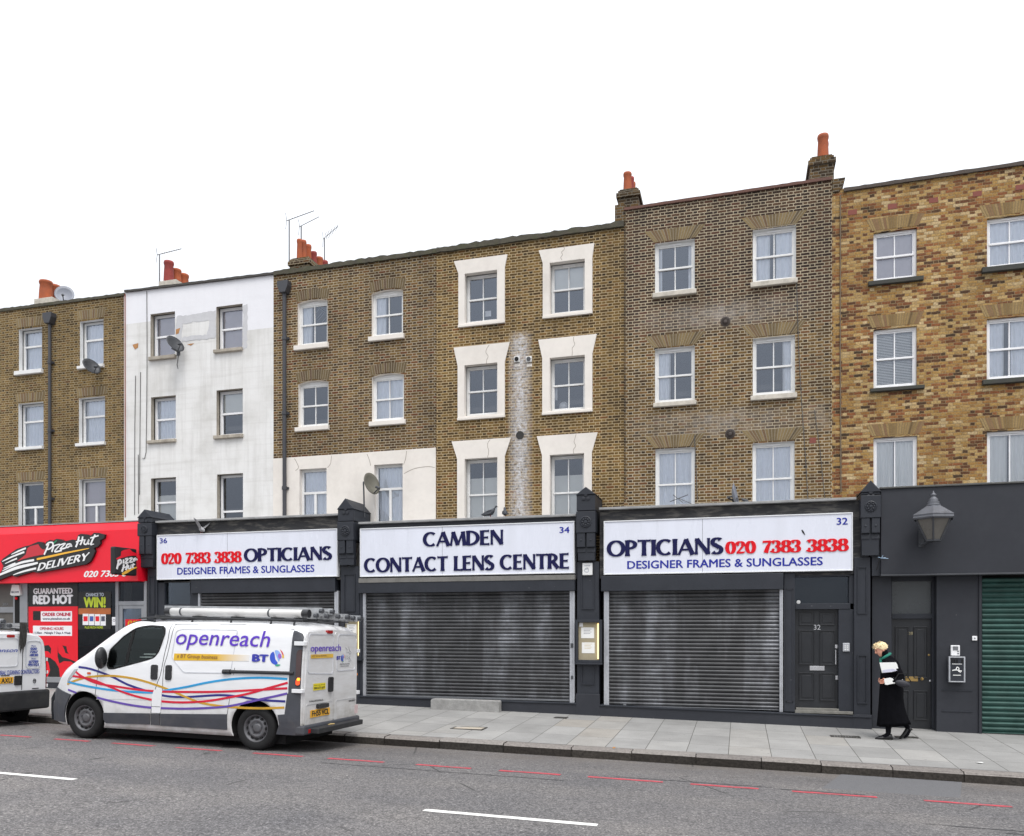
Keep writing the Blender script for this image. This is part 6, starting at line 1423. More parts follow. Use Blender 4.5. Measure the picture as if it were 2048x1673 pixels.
M_rlamp = pm('red_lamp_lens', (.32, .012, .012), .15, var=.2, spec=.6); M_dlamp = pm('smoked_lamp_lens', (.055, .03, .03), .15, spec=.6)
m, N, L, bs = nt('glowing_tail_lamp'); bs.inputs['Base Color'].default_value = (.6, .03, .01, 1); bs.inputs['Emission Color'].default_value = (1, .10, .015, 1); bs.inputs['Emission Strength'].default_value = .9; M_glow = m
m, N, L, bs = nt('glowing_amber_lamp'); bs.inputs['Base Color'].default_value = (.8, .3, .02, 1); bs.inputs['Emission Color'].default_value = (1, .32, .03, 1); bs.inputs['Emission Strength'].default_value = 1.6; M_amb = m
M_plate = pm('amber_number_plate', (.78, .40, .02), .4, var=.05)
ROADN = zr(-8.4, YN + .1)
van = thing('parked_van', (VX, VY, zr(VX, VY - VW + .1) - .016), 'white panel van with purple lettering, ribbon stripes and a loaded roof', 'van', 'vans parked along the kerb', rot=(-.018, SL, 0))
VO = Vector(van.location)
def vp(px, py, Y=None):                            # photo pixel on the van's near side -> (x, z) of the van
    Y = YN if Y is None else Y
    x, z = fp(px, py, Y); p = Vector((x, Y, z)) - VO
    q = Matrix.Rotation(-SL, 3, 'Y') @ Matrix.Rotation(.018, 3, 'X') @ p
    return (q.x, q.z)
def vq(zx, zy): return vp(zx / 2.695, 1150 + zy / 2.695)           # crop of the whole van
def v4(zx, zy): return vp(100 + zx / 5.769, 1210 + zy / 5.769)     # crop of the van's front
LV = vq(1618, 640)[0]
nose = [vp(100 + a / 5.769, 1210 + b_ / 5.769, YN + .35) for a, b_ in ((175, 850), (260, 742), (330, 690), (545, 556), (620, 497), (740, 400), (870, 300), (980, 228), (1100, 188))]
prof = [(0.0, .60), (.03, .74)] + [(max(.06 + .02 * i, x), z) for i, (x, z) in enumerate(nose)] 
prof = [p for i, p in enumerate(prof) if i == 0 or p[0] > prof[i - 1][0] + .01]
zroof = vp(420, 1246)[1] + .012
prof += [(prof[-1][0] + .28, zroof - .012), (prof[-1][0] + .6, zroof), (3.6, zroof + .005), (4.5, zroof - .012), (4.72, zroof - .045), (LV, zroof - .10)]
V = VanShape(LV, VW, prof, .20, nose=.34, noselen=1.0)
fwx, fwz = vp(165.5, 1437); rwx, rwz = vp(508.5, 1455); RW = .335
fwz = rwz = RW
win = [v4(*p) for p in ((648, 690), (668, 520), (800, 380), (930, 282), (1010, 256), (1090, 246), (1240, 256), (1275, 290), (1278, 340), (1225, 540), (1170, 612), (1000, 660), (720, 733), (665, 728))]
win = rounded(win, .05, 3)
cuts = [cyl_cut(fwx, RW + .02, RW + .075, -1.3, -VW + .30, van), cyl_cut(rwx, RW + .02, RW + .07, -1.3, -VW + .30, van), cyl_cut(fwx, RW + .02, RW + .075, VW - .30, 1.3, van), cyl_cut(rwx, RW + .02, RW + .07, VW - .30, 1.3, van), cutter(win, -1.3, 1.3, van)]
M_cab = pm('grey_cab_trim', (.46, .48, .48), .8, var=.25)
body = V.body('body', van, [M_vand, M_rubber, M_cab], cuts)
for p in body.data.polygons: pass
# glass, frames
for sd in (-1, 1):
    V.patch('window_seal', rounded([(x + (x - 1.75) * .035, z + (z - 1.5) * .06) for x, z in win[::1]], .001, 1), M_rubber, van, off=.004, side=sd, hole=[(x - (x - 1.75) * .012, z - (z - 1.5) * .02) for x, z in win])
    V.patch('side_window', [(x - (x - 1.75) * .004, z) for x, z in win], M_vglass, van, off=-.004, side=sd, thick=.003)
    dv = [v4(*p) for p in ((905, 300), (940, 290), (878, 678), (842, 688))]; V.patch('window_divider', dv, M_rubber, van, off=.0, side=sd)
g = MB(); ws = [x for x in [.0]]
wx0, wx1 = v4(560, 0)[0], v4(1060, 0)[0]
g.sheet([[(x, V.y(x, V.zt(x) - .03) * u * .9, V.zt(x) + .035 * (1 - (u * .9) ** 2) + .004) for u in [-1 + .2 * k for k in range(11)]] for x in [wx0 + (wx1 - wx0) * i / 10 for i in range(11)]]); g.build('windscreen', pm('dark_windscreen', (.03, .035, .038), .08, spec=.7), van, fix=False)
g = MB(); g.smooth = True; g.sphere((2.12, -.42, 1.58), (.09, .13, .15)); g.box(2.08, 2.2, -.62, -.22, 1.15, 1.52); g.box(1.05, 1.55, -.8, .8, 1.12, 1.19); g.build('seat', pm('dark_seat_cloth', (.10, .10, .11), .9, var=.3), van)
g = MB(); cxw = Vector((1.52, -.42, 1.30)); q = Matrix.Rotation(.95, 3, 'Y'); g.tube([tuple(cxw + q @ Vector((.17 * math.cos(2 * PI * i / 20), .17 * math.sin(2 * PI * i / 20), 0))) for i in range(21)], .014, 6); g.build('steering_wheel', M_rubber, van)
g = MB(); a = v4(985, 540); g.box(a[0], a[0] + .42, -.75, -.35, a[1] - .05, a[1] - .035); g.box(a[0] - .1, a[0] + .2, -.72, -.3, a[1] - .1, a[1] - .085); g.build('paper', M_paper, van)
# lower cladding, bumpers, corner trims
zs0, zs1 = vq(700, 808)[1], vq(700, 747)[1]
def quadp(px): return [vq(*p) for p in px]
V.patch('sill_trim', quadp([(556, 744), (806, 747), (804, 808), (566, 800), (556, 780)]), M_clad, van, off=.016, thick=.03)
V.patch('sill_trim', quadp([(811, 748), (859, 749), (857, 812), (810, 809)]), M_clad, van, off=.016, thick=.03)
V.patch('sill_trim', quadp([(863, 749), (1222, 752), (1220, 836), (862, 814)]), M_clad, van, off=.016, thick=.03)
fb = [(.012, .24), (fwx - RW - .085, .24), (fwx - RW - .10, .35), (fwx - RW - .05, .52), (fwx - .27, .70), (.15, .80), (.06, .78), (.012, .62)]
V.patch('front_bumper', fb, M_clad, van, off=.022, thick=.03, step=.1); V.patch('front_bumper', fb, M_clad, van, off=.022, thick=.03, side=1, step=.1)
g = MB(); ring = lambda z: [(-.02 + .0 * y, y, z) for y in [V.y(.02, z) * u for u in (-1, -.6, 0, .6, 1)]]
g.sheet([[(-.025 - .06 * (1 - (u * u)), V.y(.03, z) * 1.03 * u, z) for u in (-1, -.75, -.4, 0, .4, .75, 1)] for z in (.24, .4, .6, .7)]); g.build('bumper_front', M_clad, van, fix=False)
rc0 = vq(1470, 0)[0]
xr = LV - .012
rcb = [vq(1545, 640), vq(1640, 638), (xr, vq(1640, 638)[1]), (xr, .30), vq(1490, 858), (rwx + RW + .075, .36), (rwx + RW + .06, .52), vq(1540, 750)]
rcb = [vq(1548, 640), (xr, vq(1640, 640)[1]), (xr, .27), (rwx + RW + .03, .27), (rwx + RW + .085, .42), (rwx + RW + .06, .56), vq(1534, 752)]
V.patch('rear_bumper_corner', rcb, M_clad, van, off=.016, thick=.03, step=.1); V.patch('rear_bumper_corner', rcb, M_clad, van, off=.016, thick=.03, step=.1, side=1)
ztop = zroof - .10
pil = [vq(1553, 640), vq(1565, 300), vq(1567, 285), vq(1580, 264), (xr - .03, vq(1620, 264)[1]), (xr, ztop - .1), (xr, vq(1640, 640)[1])]
pil = [(x, min(z, V.zt(x) - .075)) for x, z in pil]
for sd in (-1, 1):
    V.patch('corner_trim', pil, M_clad, van, off=.016, side=sd, step=.1)
    tl = rounded([vq(1592, 600), vq(1592, 420), vq(1602, 404), (xr - .004, vq(1632, 404)[1]), (xr - .004, vq(1632, 600)[1])], .05); l_ = V.patch('tail_light', tl, M_dlamp, van, off=.026, side=sd, step=.1, thick=.02)
    a = rounded([vq(1594, 596), vq(1594, 565), (xr - .008, vq(1632, 556)[1]), (xr - .008, vq(1632, 596)[1])], .03); V.patch('lit_lamp', a, M_glow, l_, off=.030, side=sd, step=.1)
    a = rounded([vq(1600, 572), vq(1600, 556), vq(1614, 556), vq(1614, 572)], .015); V.patch('indicator', a, M_amb, l_, off=.034, side=sd, step=.1)
# panel gaps, door outline and sliding rail
sm = lambda pts: [v4(*p) for p in pts]
V.line('door_gap', sm([(552, 700), (540, 800), (530, 900), (512, 1050)]), .008, M_gap, van, smooth=False)
V.line('door_gap', sm([(1340, 215), (1325, 420), (1300, 560), (1265, 800), (1230, 900), (1205, 980)]), .009, M_gap, van)
V.line('door_gap', sm([(1385, 225), (1335, 560), (1300, 720), (1290, 980)]), .008, M_gap, van)
V.line('door_gap', sm([(1205, 980), (1180, 1050), (1160, 1250), (1158, 1390)]), .008, M_gap, van); V.line('door_gap', sm([(1290, 980), (1270, 1090), (1265, 1400)]), .008, M_gap, van)
V.line('roof_gutter', [vq(905, 266), vq(1280, 268), vq(1562, 296)][:2] + [vq(1562, 294)], .008, M_gap, van, smooth=False)
V.line('door_gap', [vq(1281, 268), vq(1258, 510), vq(1222, 755)], .008, M_gap, van, smooth=False)
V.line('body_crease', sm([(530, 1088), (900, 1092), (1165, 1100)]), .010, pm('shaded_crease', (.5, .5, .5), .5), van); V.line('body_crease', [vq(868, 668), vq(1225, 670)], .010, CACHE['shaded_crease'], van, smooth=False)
edge = pm('shaded_panel_edge', (.55, .56, .59), .4)  # grey lines paint the shade along pressed edges of the white panels
pr = rounded([vq(960, 292), vq(1262, 296), vq(1238, 530), vq(985, 527), vq(922, 455), vq(916, 440), vq(930, 300)], .05); V.line('pressed_panel', pr + pr[:1], .014, edge, van, off=.006, smooth=False)
V.patch('fuel_flap', rounded([vq(829, 618), vq(872, 620), vq(863, 746), vq(816, 744), vq(818, 650)], .02), M_van, van, off=.010); V.line('door_gap', [vq(817, 710), vq(863, 712)], .007, M_gap, van, off=.012, smooth=False)
def bar(name, a, b_, r, mat): 
    pa, pb = vq(*a), vq(*b_); g = MB(); n = 6; g.tube([(pa[0] + (pb[0] - pa[0]) * i / n, -(V.y(pa[0] + (pb[0] - pa[0]) * i / n, pa[1]) + .012), pa[1] + (pb[1] - pa[1]) * i / n) for i in range(n + 1)], r, 10); return g.build(name, mat, van)
bar('sliding_rail', (1202, 521), (1580, 531), .026, M_blk); bar('sliding_rail_cap', (1200, 523), (1240, 523), .038, M_blk)
for q in ((810, 845, 485, 565), (888, 921, 487, 568)):
    a = rounded([vq(q[0], q[2]), vq(q[1], q[2]), vq(q[1], q[3]), vq(q[0], q[3])], .035, 5); h = V.patch('door_handle', a, M_blk, van, off=.018, thick=.02)
a = rounded([v4(422, 778), v4(462, 778), v4(462, 802), v4(422, 802)], .02); V.patch('side_repeater', a, pm('orange_repeater', (.55, .08, .02), .2), van, off=.012)
hl = [v4(165, 880), v4(178, 850), v4(262, 745), v4(300, 742), v4(262, 800), v4(215, 850), v4(180, 900)]
for sd in (-1, 1): V.patch('headlight', [(max(.05, x), min(z, V.zt(max(.05, x)) - .02)) for x, z in hl], pm('clear_headlight', (.5, .52, .54), .12, metal=.4, spec=.7), van, off=.006, side=sd, step=.06)
# mirror
mc = v4(588, 625); g = MB(); g.smooth = True
hh = (v4(588, 505)[1] - v4(588, 735)[1]) / 2
g.sphere((mc[0] + .06, -(V.y(mc[0], mc[1]) + .10), mc[1] + .02), (.07, .11, hh * 1.1), 16, 12); mir = g.build('wing_mirror', M_blk, van)
g = MB(); g.tube([(mc[0] + .04, -(V.y(mc[0], mc[1]) - .02), mc[1] - .06), (mc[0] + .05, -(V.y(mc[0], mc[1]) + .08), mc[1] - .06)], .04, 8); g.build('mirror_arm', M_blk, mir)
# ribbons of the livery
cols = {'navy': pm('navy_vinyl', (.02, .018, .19), .35), 'gold': pm('gold_vinyl', (.52, .29, .025), .35), 'red': pm('red_vinyl', (.60, .008, .035), .35), 'cyan': pm('cyan_vinyl', (.02, .30, .60), .35), 'purple': pm('purple_vinyl', (.11, .06, .33), .35)}
rib = [('navy', [(415, 497), (470, 505), (520, 520), (600, 550), (680, 590), (760, 618), (830, 638), (900, 655), (1000, 659), (1180, 649), (1290, 658), (1400, 675), (1535, 683)]),
       ('gold', [(345, 590), (400, 570), (470, 552), (560, 545), (640, 548), (740, 565), (840, 595), (930, 630), (1000, 660), (1080, 690), (1180, 707), (1300, 717), (1420, 720), (1530, 716)]),
       ('cyan', [(347, 577), (420, 592), (500, 607), (600, 622), (720, 632), (830, 634), (900, 622), (1000, 605), (1120, 580), (1250, 562), (1400, 555), (1545, 562)]),
       ('red', [(392, 517), (440, 550), (520, 585), (640, 605), (760, 622), (880, 630), (1050, 632), (1200, 630), (1400, 620), (1545, 612)]),
       ('red', [(378, 545), (480, 562), (560, 592), (640, 625), (720, 652), (820, 675), (900, 685), (1000, 688), (1120, 680), (1240, 660), (1340, 640), (1440, 612), (1547, 582)])]
for i, (c, pts) in enumerate(rib): V.line('ribbon_stripe', [vq(*p) for p in pts], .033, cols[c], van, off=.0035 + i * .0004)
V.line('ribbon_stripe', [vq(*p) for p in [(352, 620), (375, 627), (405, 636)]], .03, cols['purple'], van, off=.0055)
V.line('ribbon_stripe', [vq(*p) for p in [(522, 662), (600, 682), (700, 702), (800, 715), (900, 720), (1000, 722), (1120, 718), (1220, 710), (1300, 695), (1400, 672), (1480, 655), (1545, 640)]], .033, cols['purple'], van, off=.0055)
pur = pm('violet_vinyl', (.095, .028, .46), .35); grapeb = pm('brown_vinyl', (.16, .06, .05), .4); bluev = pm('blue_vinyl', (.03, .035, .34), .35)
def vtext(name, body, r, mat, bold=0., shear=0., k=.003):
    g = MB(); text_into(g, body, r, V.mp(), k + .006, bold=bold, shear=shear, depth=.0005); return g.build(name, mat, van, fix=False)
def vr(l, t, r, b_):
    a, c = vq(l, b_), vq(r, t); m1, m2 = vq((l + r) / 2, b_), vq((l + r) / 2, t); return (a[0], c[0], m1[1], m2[1])
vtext('lettering', 'openreach', (vq(940, 0)[0], vq(1447, 0)[0], vq(1030, 405)[1], vq(1430, 303)[1]), pur, bold=.0045, shear=.16)
yb = vr(929, 424, 1250, 460); gb = MB()
def gold_fade():
    m, N, L, bs = nt('gold_band_fading_to_white'); b = NB(N, L); X, Y, Z = b.xyz(b.coord('Object'))
    f = b.math('DIVIDE', b.math('SUBTRACT', X, yb[0] + .75), .65, clamp=True); L.new(b.mix(f, (.66, .40, .02), (.73, .735, .75)), bs.inputs['Base Color']); bs.inputs['Roughness'].default_value = .35; return m
V.patch('gold_band', [vq(927, 462), vq(929, 424), vq(1335, 432), vq(1333, 466)], gold_fade(), van, off=.004)
vtext('lettering', 'a BT Group business', vr(946, 430, 1165, 457), grapeb, k=.005, shear=.1)
vtext('lettering', 'BT', vr(1355, 431, 1436, 468), bluev, bold=.05)
def globe(prefix, c, r, mp, parent):
    items = [('blue', (.03, .08, .5), [(-.9, .5), (-1, -.1), (-.7, -.7), (-.1, -.95), (.3, -.7), (-.2, -.2), (-.3, .4), (-.5, .8)]), ('pale', (.25, .4, .75), [(-.4, .9), (-.15, .35), (.1, -.1), (.35, -.6), (.55, .0), (.5, .6), (.1, .95)]), ('violet', (.3, .12, .5), [(.12, .1), (.5, -.2), (.75, .05), (.6, .5), (.25, .55)]),
             ('red', (.62, .03, .04), [(.35, 1.1), (.8, .75), (1.05, .25), (.85, .3), (.6, .75)]), ('amber', (.7, .42, .03), [(.75, .35), (.95, .4), (1.1, .05), (.85, -.1)]), ('green', (.05, .32, .2), [(-.2, -.95), (.2, -.8), (.75, -.85), (.3, -1.1), (0, -1.1)])]
    for i, (nm, cl, po) in enumerate(items):
        g = MB(); q = [(c[0] + a * r, c[1] + b_ * r) for a, b_ in rounded(po, .3, 3)]; g.add([mp(p[0], p[1], .003 + i * .0005) for p in q], [tuple(t) for t in tessellate_polygon([[Vector((p[0], p[1], 0)) for p in q]])]); g.build('globe_emblem', pm(nm + '_globe_vinyl', cl, .35), parent, fix=False)
globe('side', vq(1482, 447), vq(1520, 0)[0] - vq(1482, 0)[0], V.mp(), van)
# wheels
for x in (fwx, rwx):
    for sd in (-1, 1): wheel(van, x, sd * (VW - .03), RW, RW, .2, M_steel, sd)
g = MB(); g.box(.6, LV - .35, -.72, .72, .10, .26); g.build('chassis_shade_block', M_rubber, van)  # underbody box hung low to block light and darken the road beneath
# rear face
XR = LV + .001
def vb(zx, zy):                                   # crop of the van's rear -> (y, z) on its rear face
    px, py = 570 + zx / 5.394, 1190 + zy / 5.394; X = VX + LV; y, z = ur(px, py, X); p = Vector((X, y, z)) - VO
    q = Matrix.Rotation(-SL, 3, 'Y') @ Matrix.Rotation(.018, 3, 'X') @ p; return (q.y, q.z)
rmap = lambda u, v, k: (XR + k, u, v)
def rpatch(name, poly, mat, k0, k1, parent=None):
    n = len(poly); g = MB(); t = tessellate_polygon([[Vector((p[0], p[1], 0)) for p in poly]])
    g.add([rmap(p[0], p[1], k1) for p in poly] + [rmap(p[0], p[1], k0) for p in poly], [tuple(x) for x in t] + [(i, (i + 1) % n, (i + 1) % n + n, i + n) for i in range(n)]); return g.build(name, mat, parent or van, bevel=0)
def rbx(l, t, r, b_):
    a, c = vb(l, (t + b_) / 2), vb(r, (t + b_) / 2); z0, z1 = vb((l + r) / 2, b_)[1], vb((l + r) / 2, t)[1]; return [(a[0], z0), (c[0], z0), (c[0], z1), (a[0], z1)]
ym = vb(508, 800)[0]; zdb, zdt = vb(350, 1385)[1], zroof - .12
yo = V.y(LV - .02, .9) - .05
for a, b_ in ((-yo, ym - .004), (ym + .004, yo)):
    d = rounded([(a, zdb), (b_, zdb), (b_, zdt), (a + (.05 if a < -.5 else 0), zdt) , ] if a < -.5 else [(a, zdb), (b_, zdb), (b_ - .05, zdt), (a, zdt)], .05, 4); dd = rpatch('rear_door', d, M_vand, -.02, .018)
    l = a + .07; r = b_ - .05 if a < -.5 else b_ - .08
    z1p, z0p = vb(350, 425)[1], vb(350, 835)[1]
    pl = rounded([(l, z0p), (r, z0p - .04 if a < -.5 else z0p), (r, z1p), (l + .02, z1p)], .07, 5); g = MB(); pen(g, pl + pl[:1], .016, rmap, .014, .024, False); g.build('pressed_panel', edge, dd)
    zc = vb(350, 1165)[1]; g = MB(); pen(g, [(a + .05, zc - .3), (a + .05, zc - .02), (a + .09, zc), (b_ - .05, zc)], .014, rmap, .014, .023, False); g.build('pressed_edge', CACHE['shaded_crease'], dd)
KD = .0245
def rtext(body, l, t, r, b_, mat, bold=0., shear=0., name='lettering', k=.001):
    q = rbx(l, t, r, b_); g = MB(); text_into(g, body, (q[0][0], q[1][0], q[0][1], q[2][1]), rmap, KD + k, bold=bold, shear=shear, depth=.0005); return g.build(name, mat, van, fix=False)
rtext('openreach', 243, 535, 570, 632, pur, bold=.008)
rpatch('gold_band', rbx(247, 640, 490, 682), pm('gold_vinyl_faded', (.66, .42, .06), .4), KD, KD + .001); rtext('a BT Group business', 258, 645, 415, 672, grapeb, k=.002)
rtext('BT', 529, 662, 566, 698, bluev, bold=.05); c = vb(592, 680); globe('rear', c, .06, lambda u, v, k: (XR + KD + k, u, v), van)
q = rbx(620, 560, 690, 725); g = MB(); mpz = lambda u, v: (q[0][0] + (q[1][0] - q[0][0]) * u, q[0][1] + (q[2][1] - q[0][1]) * v)
for seq in ([(.0, .95), (.3, .8), (.2, .6), (.55, .62)], [(.5, 1.0), (.65, .75), (.95, .6), (.7, .5), (.55, .62)], [(.1, .45), (.1, .1)], [(.35, .42), (.3, .2), (.6, .35), (.55, .05), (.95, .08)], [(.75, .4), (.6, .28), (.85, .15)]): pen(g, [mpz(*p) for p in seq], .007, rmap, KD, KD + .001, False)
g.build('zigzag_emblem', pm('thin_grey_print', (.18, .18, .2), .5), van)
rtext('official telecommunications', 562, 735, 668, 752, CACHE['thin_grey_print'], bold=.01); rtext('infrastructure partner', 570, 760, 660, 776, CACHE['thin_grey_print'], bold=.01)
pw = rpatch('sticker', rbx(278, 953, 410, 1026), pm('yellow_sticker', (.74, .62, .02), .4), KD, KD + .001); rtext("How's my driving?", 285, 963, 402, 983, M_gap, k=.002); rtext('0800 679 6699', 285, 990, 402, 1014, M_gap, bold=.02, k=.002)
rtext('VAUXHALL', 234, 1131, 390, 1150, M_gap, bold=.02); rtext('VIVARO', 665, 1131, 735, 1149, M_gap, bold=.03)
qh = rounded(rbx(440, 885, 483, 1045), .035, 5); rpatch('rear_handle', qh, M_blk, KD - .005, KD + .025)
rpatch('plate_lamp', rounded(rbx(315, 1172, 422, 1216), .02), M_blk, KD - .005, KD + .05)
npl = rpatch('number_plate', rbx(250, 1230, 458, 1308), M_plate, KD, KD + .006); rtext('FH55 VCL', 264, 1241, 446, 1296, M_gap, bold=.035, k=.0075)
rpatch('brake_light', rounded(rbx(420, 383, 476, 417), .02), M_rlamp, KD - .03, KD + .01)
for q in ((135, 505, 192, 550), (143, 1018, 200, 1060), (738, 585, 792, 625), (748, 1030, 803, 1070)):
    b_ = rbx(*q); y = (b_[0][0] + b_[1][0]) / 2; sd = -1 if y < 0 else 1; yy = sd * (V.y(LV - .1, b_[0][1])); g = MB(); g.box(LV - .14, XR + .03, min(yy, yy + sd * .03), max(yy, yy + sd * .03), b_[0][1], b_[2][1]); g.box(LV - .02, XR + .03, min(yy, yy - sd * .06), max(yy, yy - sd * .06), b_[0][1], b_[2][1]); g.build('hinge', M_van, van, bevel=.006)
zb0, zb1 = .27, vb(300, 1385)[1] - .004
g = MB(); yb_ = V.y(LV - .05, .5) + .01; g.prismx([(-yb_, zb0), (yb_, zb0), (yb_, zb1), (-yb_, zb1)], LV - .1, XR + .06); g.build('rear_bumper', M_clad, van, bevel=.03)
for y in (-yb_ + .22, yb_ - .22): g = MB(); g.box(XR + .055, XR + .07, y - .09, y + .09, zb1 - .12, zb1 - .06); g.build('reflector', M_rlamp, van, bevel=.004)
g = MB(); g.box(XR - .05, XR + .2, -.72, .74, .285, .365); g.build('tow_step', M_bumpb, van, bevel=.012)
q = rbx(748, 1180, 805, 1275); g = MB(); g.box(XR - .02, XR + .022, yb_ - .13, yb_ - .01, q[0][1], q[2][1]); g.build('reverse_lamp', pm('pale_pink_lens', (.55, .42, .42), .2), van, bevel=.008)
g = MB(); g.tube([(XR + .07, -.2, .36), (XR + .1, -.17, .375), (XR + .12, -.1, .37)], .012, 6); g.build('dried_leaf', pm('pale_leaf', (.5, .36, .15), .8), van)
# roof bars
zr_ = zroof + .035
g = MB()
for x in (2.05, 2.75, 3.45, 4.15, 4.55):
    g.tube([(x, -.72, zr_ - .06), (x, -.70, zr_ + .045), (x, .70, zr_ + .045), (x, .72, zr_ - .06)], .017, 8)
for y in (-.72, -.3, .3, .72): g.tube([(1.75, y, zr_ + .0), (2.0, y, zr_ + .02), (4.7, y, zr_ + .02)], .013, 8)
g.build('roof_rack', M_bumpb, van)
# load on the roof: pipe carrier and three ladders (each lies on the bars, so each is a thing)
galv = pm('ladder_aluminium', srgb(176, 178, 180), .4, metal=.5, var=.2, scale=9, grime=.4, grimec=srgb(90, 88, 84))
zl0 = VO.z + zr_ + .065
def wx(x, y, z): return tuple(VO + Matrix.Rotation(-.018, 3, 'X') @ (Matrix.Rotation(SL, 3, 'Y') @ Vector((x, y, z))))
t = thing('pipe_carrier', wx(2.9, -.5, zr_ + .06), 'long white tube with black end caps strapped along the van roof', 'pipe carrier')
yt = -.56; r = .06; zc = zr_ + .063 + r; x0t, x1t = vp(333, 1236, YN + .35)[0], vp(611, 1230, YN + .35)[0]
g = MB(); g.smooth = True; g.tube([wx(x0t, yt, zc), wx(x1t, yt, zc)], r, 20); g.build('tube', pm('grubby_white_pipe', (.66, .65, .63), .4, var=.06, scale=4, grime=.3, grimec=(.36, .35, .33)), t)
g = MB(); g.tube([wx(x0t - .03, yt, zc), wx(x0t + .07, yt, zc)], r * 1.05, 20); g.tube([wx(x1t - .06, yt, zc), wx(x1t + .045, yt, zc)], r * 1.07, 20); g.build('end_cap', M_blk, t)
for x in (x0t + .25, (x0t + x1t) / 2 + .6): g = MB(); g.tube([wx(x, yt, zc), wx(x + .03, yt, zc)], r * 1.04, 20); g.build('strap', M_dgrey, t)
def ladder(x0, x1, y0, y1, z, label, n):
    t = thing('ladder', wx((x0 + x1) / 2, (y0 + y1) / 2, z), label, 'ladder', 'ladders on the van roof')
    for y in (y0, y1):
        g = MB()
        for dy in (0,):
            a, b_ = wx(x0, y, z), wx(x1, y, z)
            q = [wx(x0, y - .014, z - .05), wx(x0, y + .014, z - .05), wx(x0, y + .014, z + .05), wx(x0, y - .014, z + .05), wx(x1, y - .014, z - .05), wx(x1, y + .014, z - .05), wx(x1, y + .014, z + .05), wx(x1, y - .014, z + .05)]
            g.add(q, [(0, 1, 2, 3), (7, 6, 5, 4), (0, 4, 5, 1), (1, 5, 6, 2), (2, 6, 7, 3), (3, 7, 4, 0)])
        g.build('stile', galv, t)
    for i in range(n):
        x = x0 + .1 + (x1 - x0 - .2) * i / (n - 1); g = MB(); g.tube([wx(x, y0, z), wx(x, y1, z)], .015, 8); g.build('rung', galv, t)
    for y in (y0, y1): g = MB(); g.tube([wx(x1 - .04, y, z), wx(x1 + .02, y, z)], .036, 8); g.build('rubber_foot', M_dgrey, t)
    return t
ladder(2.0, 4.72, -.36, -.02, zr_ + .1, 'aluminium ladder lying next to the white tube on the van roof', 11)
ladder(2.3, 4.86, .08, .40, zr_ + .1, 'aluminium ladder on the kerb side of the van roof', 10)
ladder(1.9, 4.78, -.30, .04, zr_ + .175, 'aluminium ladder stacked on top of the other ladders on the van roof', 11)
ladder(2.6, 4.93, .46, .70, zr_ + .085, 'narrow aluminium ladder at the far edge of the van roof', 9)

# second van, cut by the frame: its back, bumper and far side
X2, L2, W2 = fx(86, -3.72), 4.0, .84
Y2 = -3.64 - W2
van2 = thing('parked_van', (X2 - L2, Y2, zr(X2 - L2, Y2 + W2 - .1) + .012), 'white van with blue cleaning contractor lettering on its back doors', 'van', 'vans parked along the kerb', rot=(-.018, SL, 0)); VO2 = Vector(van2.location)
def v2(px, py):
    X = VO2.x + L2; y, z = ur(px, py, X); p = Vector((X, y, z)) - VO2; q = Matrix.Rotation(-SL, 3, 'Y') @ Matrix.Rotation(.018, 3, 'X') @ p; return (q.y, q.z)
def v2z(zx, zy): return v2(zx / 6.4375, 1200 + zy / 6.4375)
zr2 = v2z(300, 425)[1]
pf = [(0, .6), (.04, .75), (.3, .92), (.9, 1.06), (1.5, zr2 - .12), (1.75, zr2 - .02), (2.1, zr2 + .01), (3.6, zr2 + .01), (3.9, zr2 - .01), (4.0, zr2 - .04)]
V2 = VanShape(L2, W2, pf, .22, nose=.3, noselen=.8, tum=.16, ztum=.95, rt=.2, taper=.05)
R2 = .30
cuts = [cyl_cut(x, R2 + .02, R2 + .06, a, b_, van2) for x in (.75, 3.35) for a, b_ in ((-1.2, -W2 + .26), (W2 - .26, 1.2))]
V2.body('body', van2, [M_van, M_rubber], cuts)
for x in (.75, 3.35):
    for sd in (-1, 1): wheel(van2, x, sd * (W2 - .03), R2, R2, .18, M_steel, sd, 10)
rmap2 = lambda u, v, k: (L2 + .001 + k, u, v)
def r2(name, poly, mat, k0, k1):
    n = len(poly); g = MB(); g.add([rmap2(p[0], p[1], k1) for p in poly] + [rmap2(p[0], p[1], k0) for p in poly], [tuple(x) for x in tessellate_polygon([[Vector((p[0], p[1], 0)) for p in poly]])] + [(i, (i + 1) % n, (i + 1) % n + n, i + n) for i in range(n)]); return g.build(name, mat, van2)
def rb2(l, t, r, b_): a, c = v2z(l, (t + b_) / 2), v2z(r, (t + b_) / 2); z0, z1 = v2z((l + r) / 2, b_)[1], v2z((l + r) / 2, t)[1]; return [(a[0], z0), (c[0], z0), (c[0], z1), (a[0], z1)]
def t2(body, l, t, r, b_, mat, bold=.02, shear=0.):
    q = rb2(l, t, r, b_); g = MB(); text_into(g, body, (q[0][0], q[1][0], q[0][1], q[2][1]), rmap2, .012, bold=bold, shear=shear, depth=.0005); g.build('lettering', mat, van2, fix=False)
ys = v2z(275, 800)[0]; g = MB(); pen(g, [(ys, v2z(275, 1160)[1]), (ys, v2z(285, 480)[1])], .01, rmap2, .0, .006, False); g.build('door_gap', M_gap, van2)
p = rounded(rb2(318, 530, 512, 880), .1, 5); g = MB(); pen(g, p + p[:1], .014, rmap2, 0, .010, False); g.build('pressed_panel', edge, van2)
q = rb2(0, 495, 215, 860); p = rounded([(-.72, q[0][1]), (q[1][0], q[0][1]), (q[1][0], q[2][1]), (-.66, q[2][1])], .08, 5); g = MB(); pen(g, p + p[:1], .014, rmap2, 0, .010, False); g.build('pressed_panel', edge, van2)
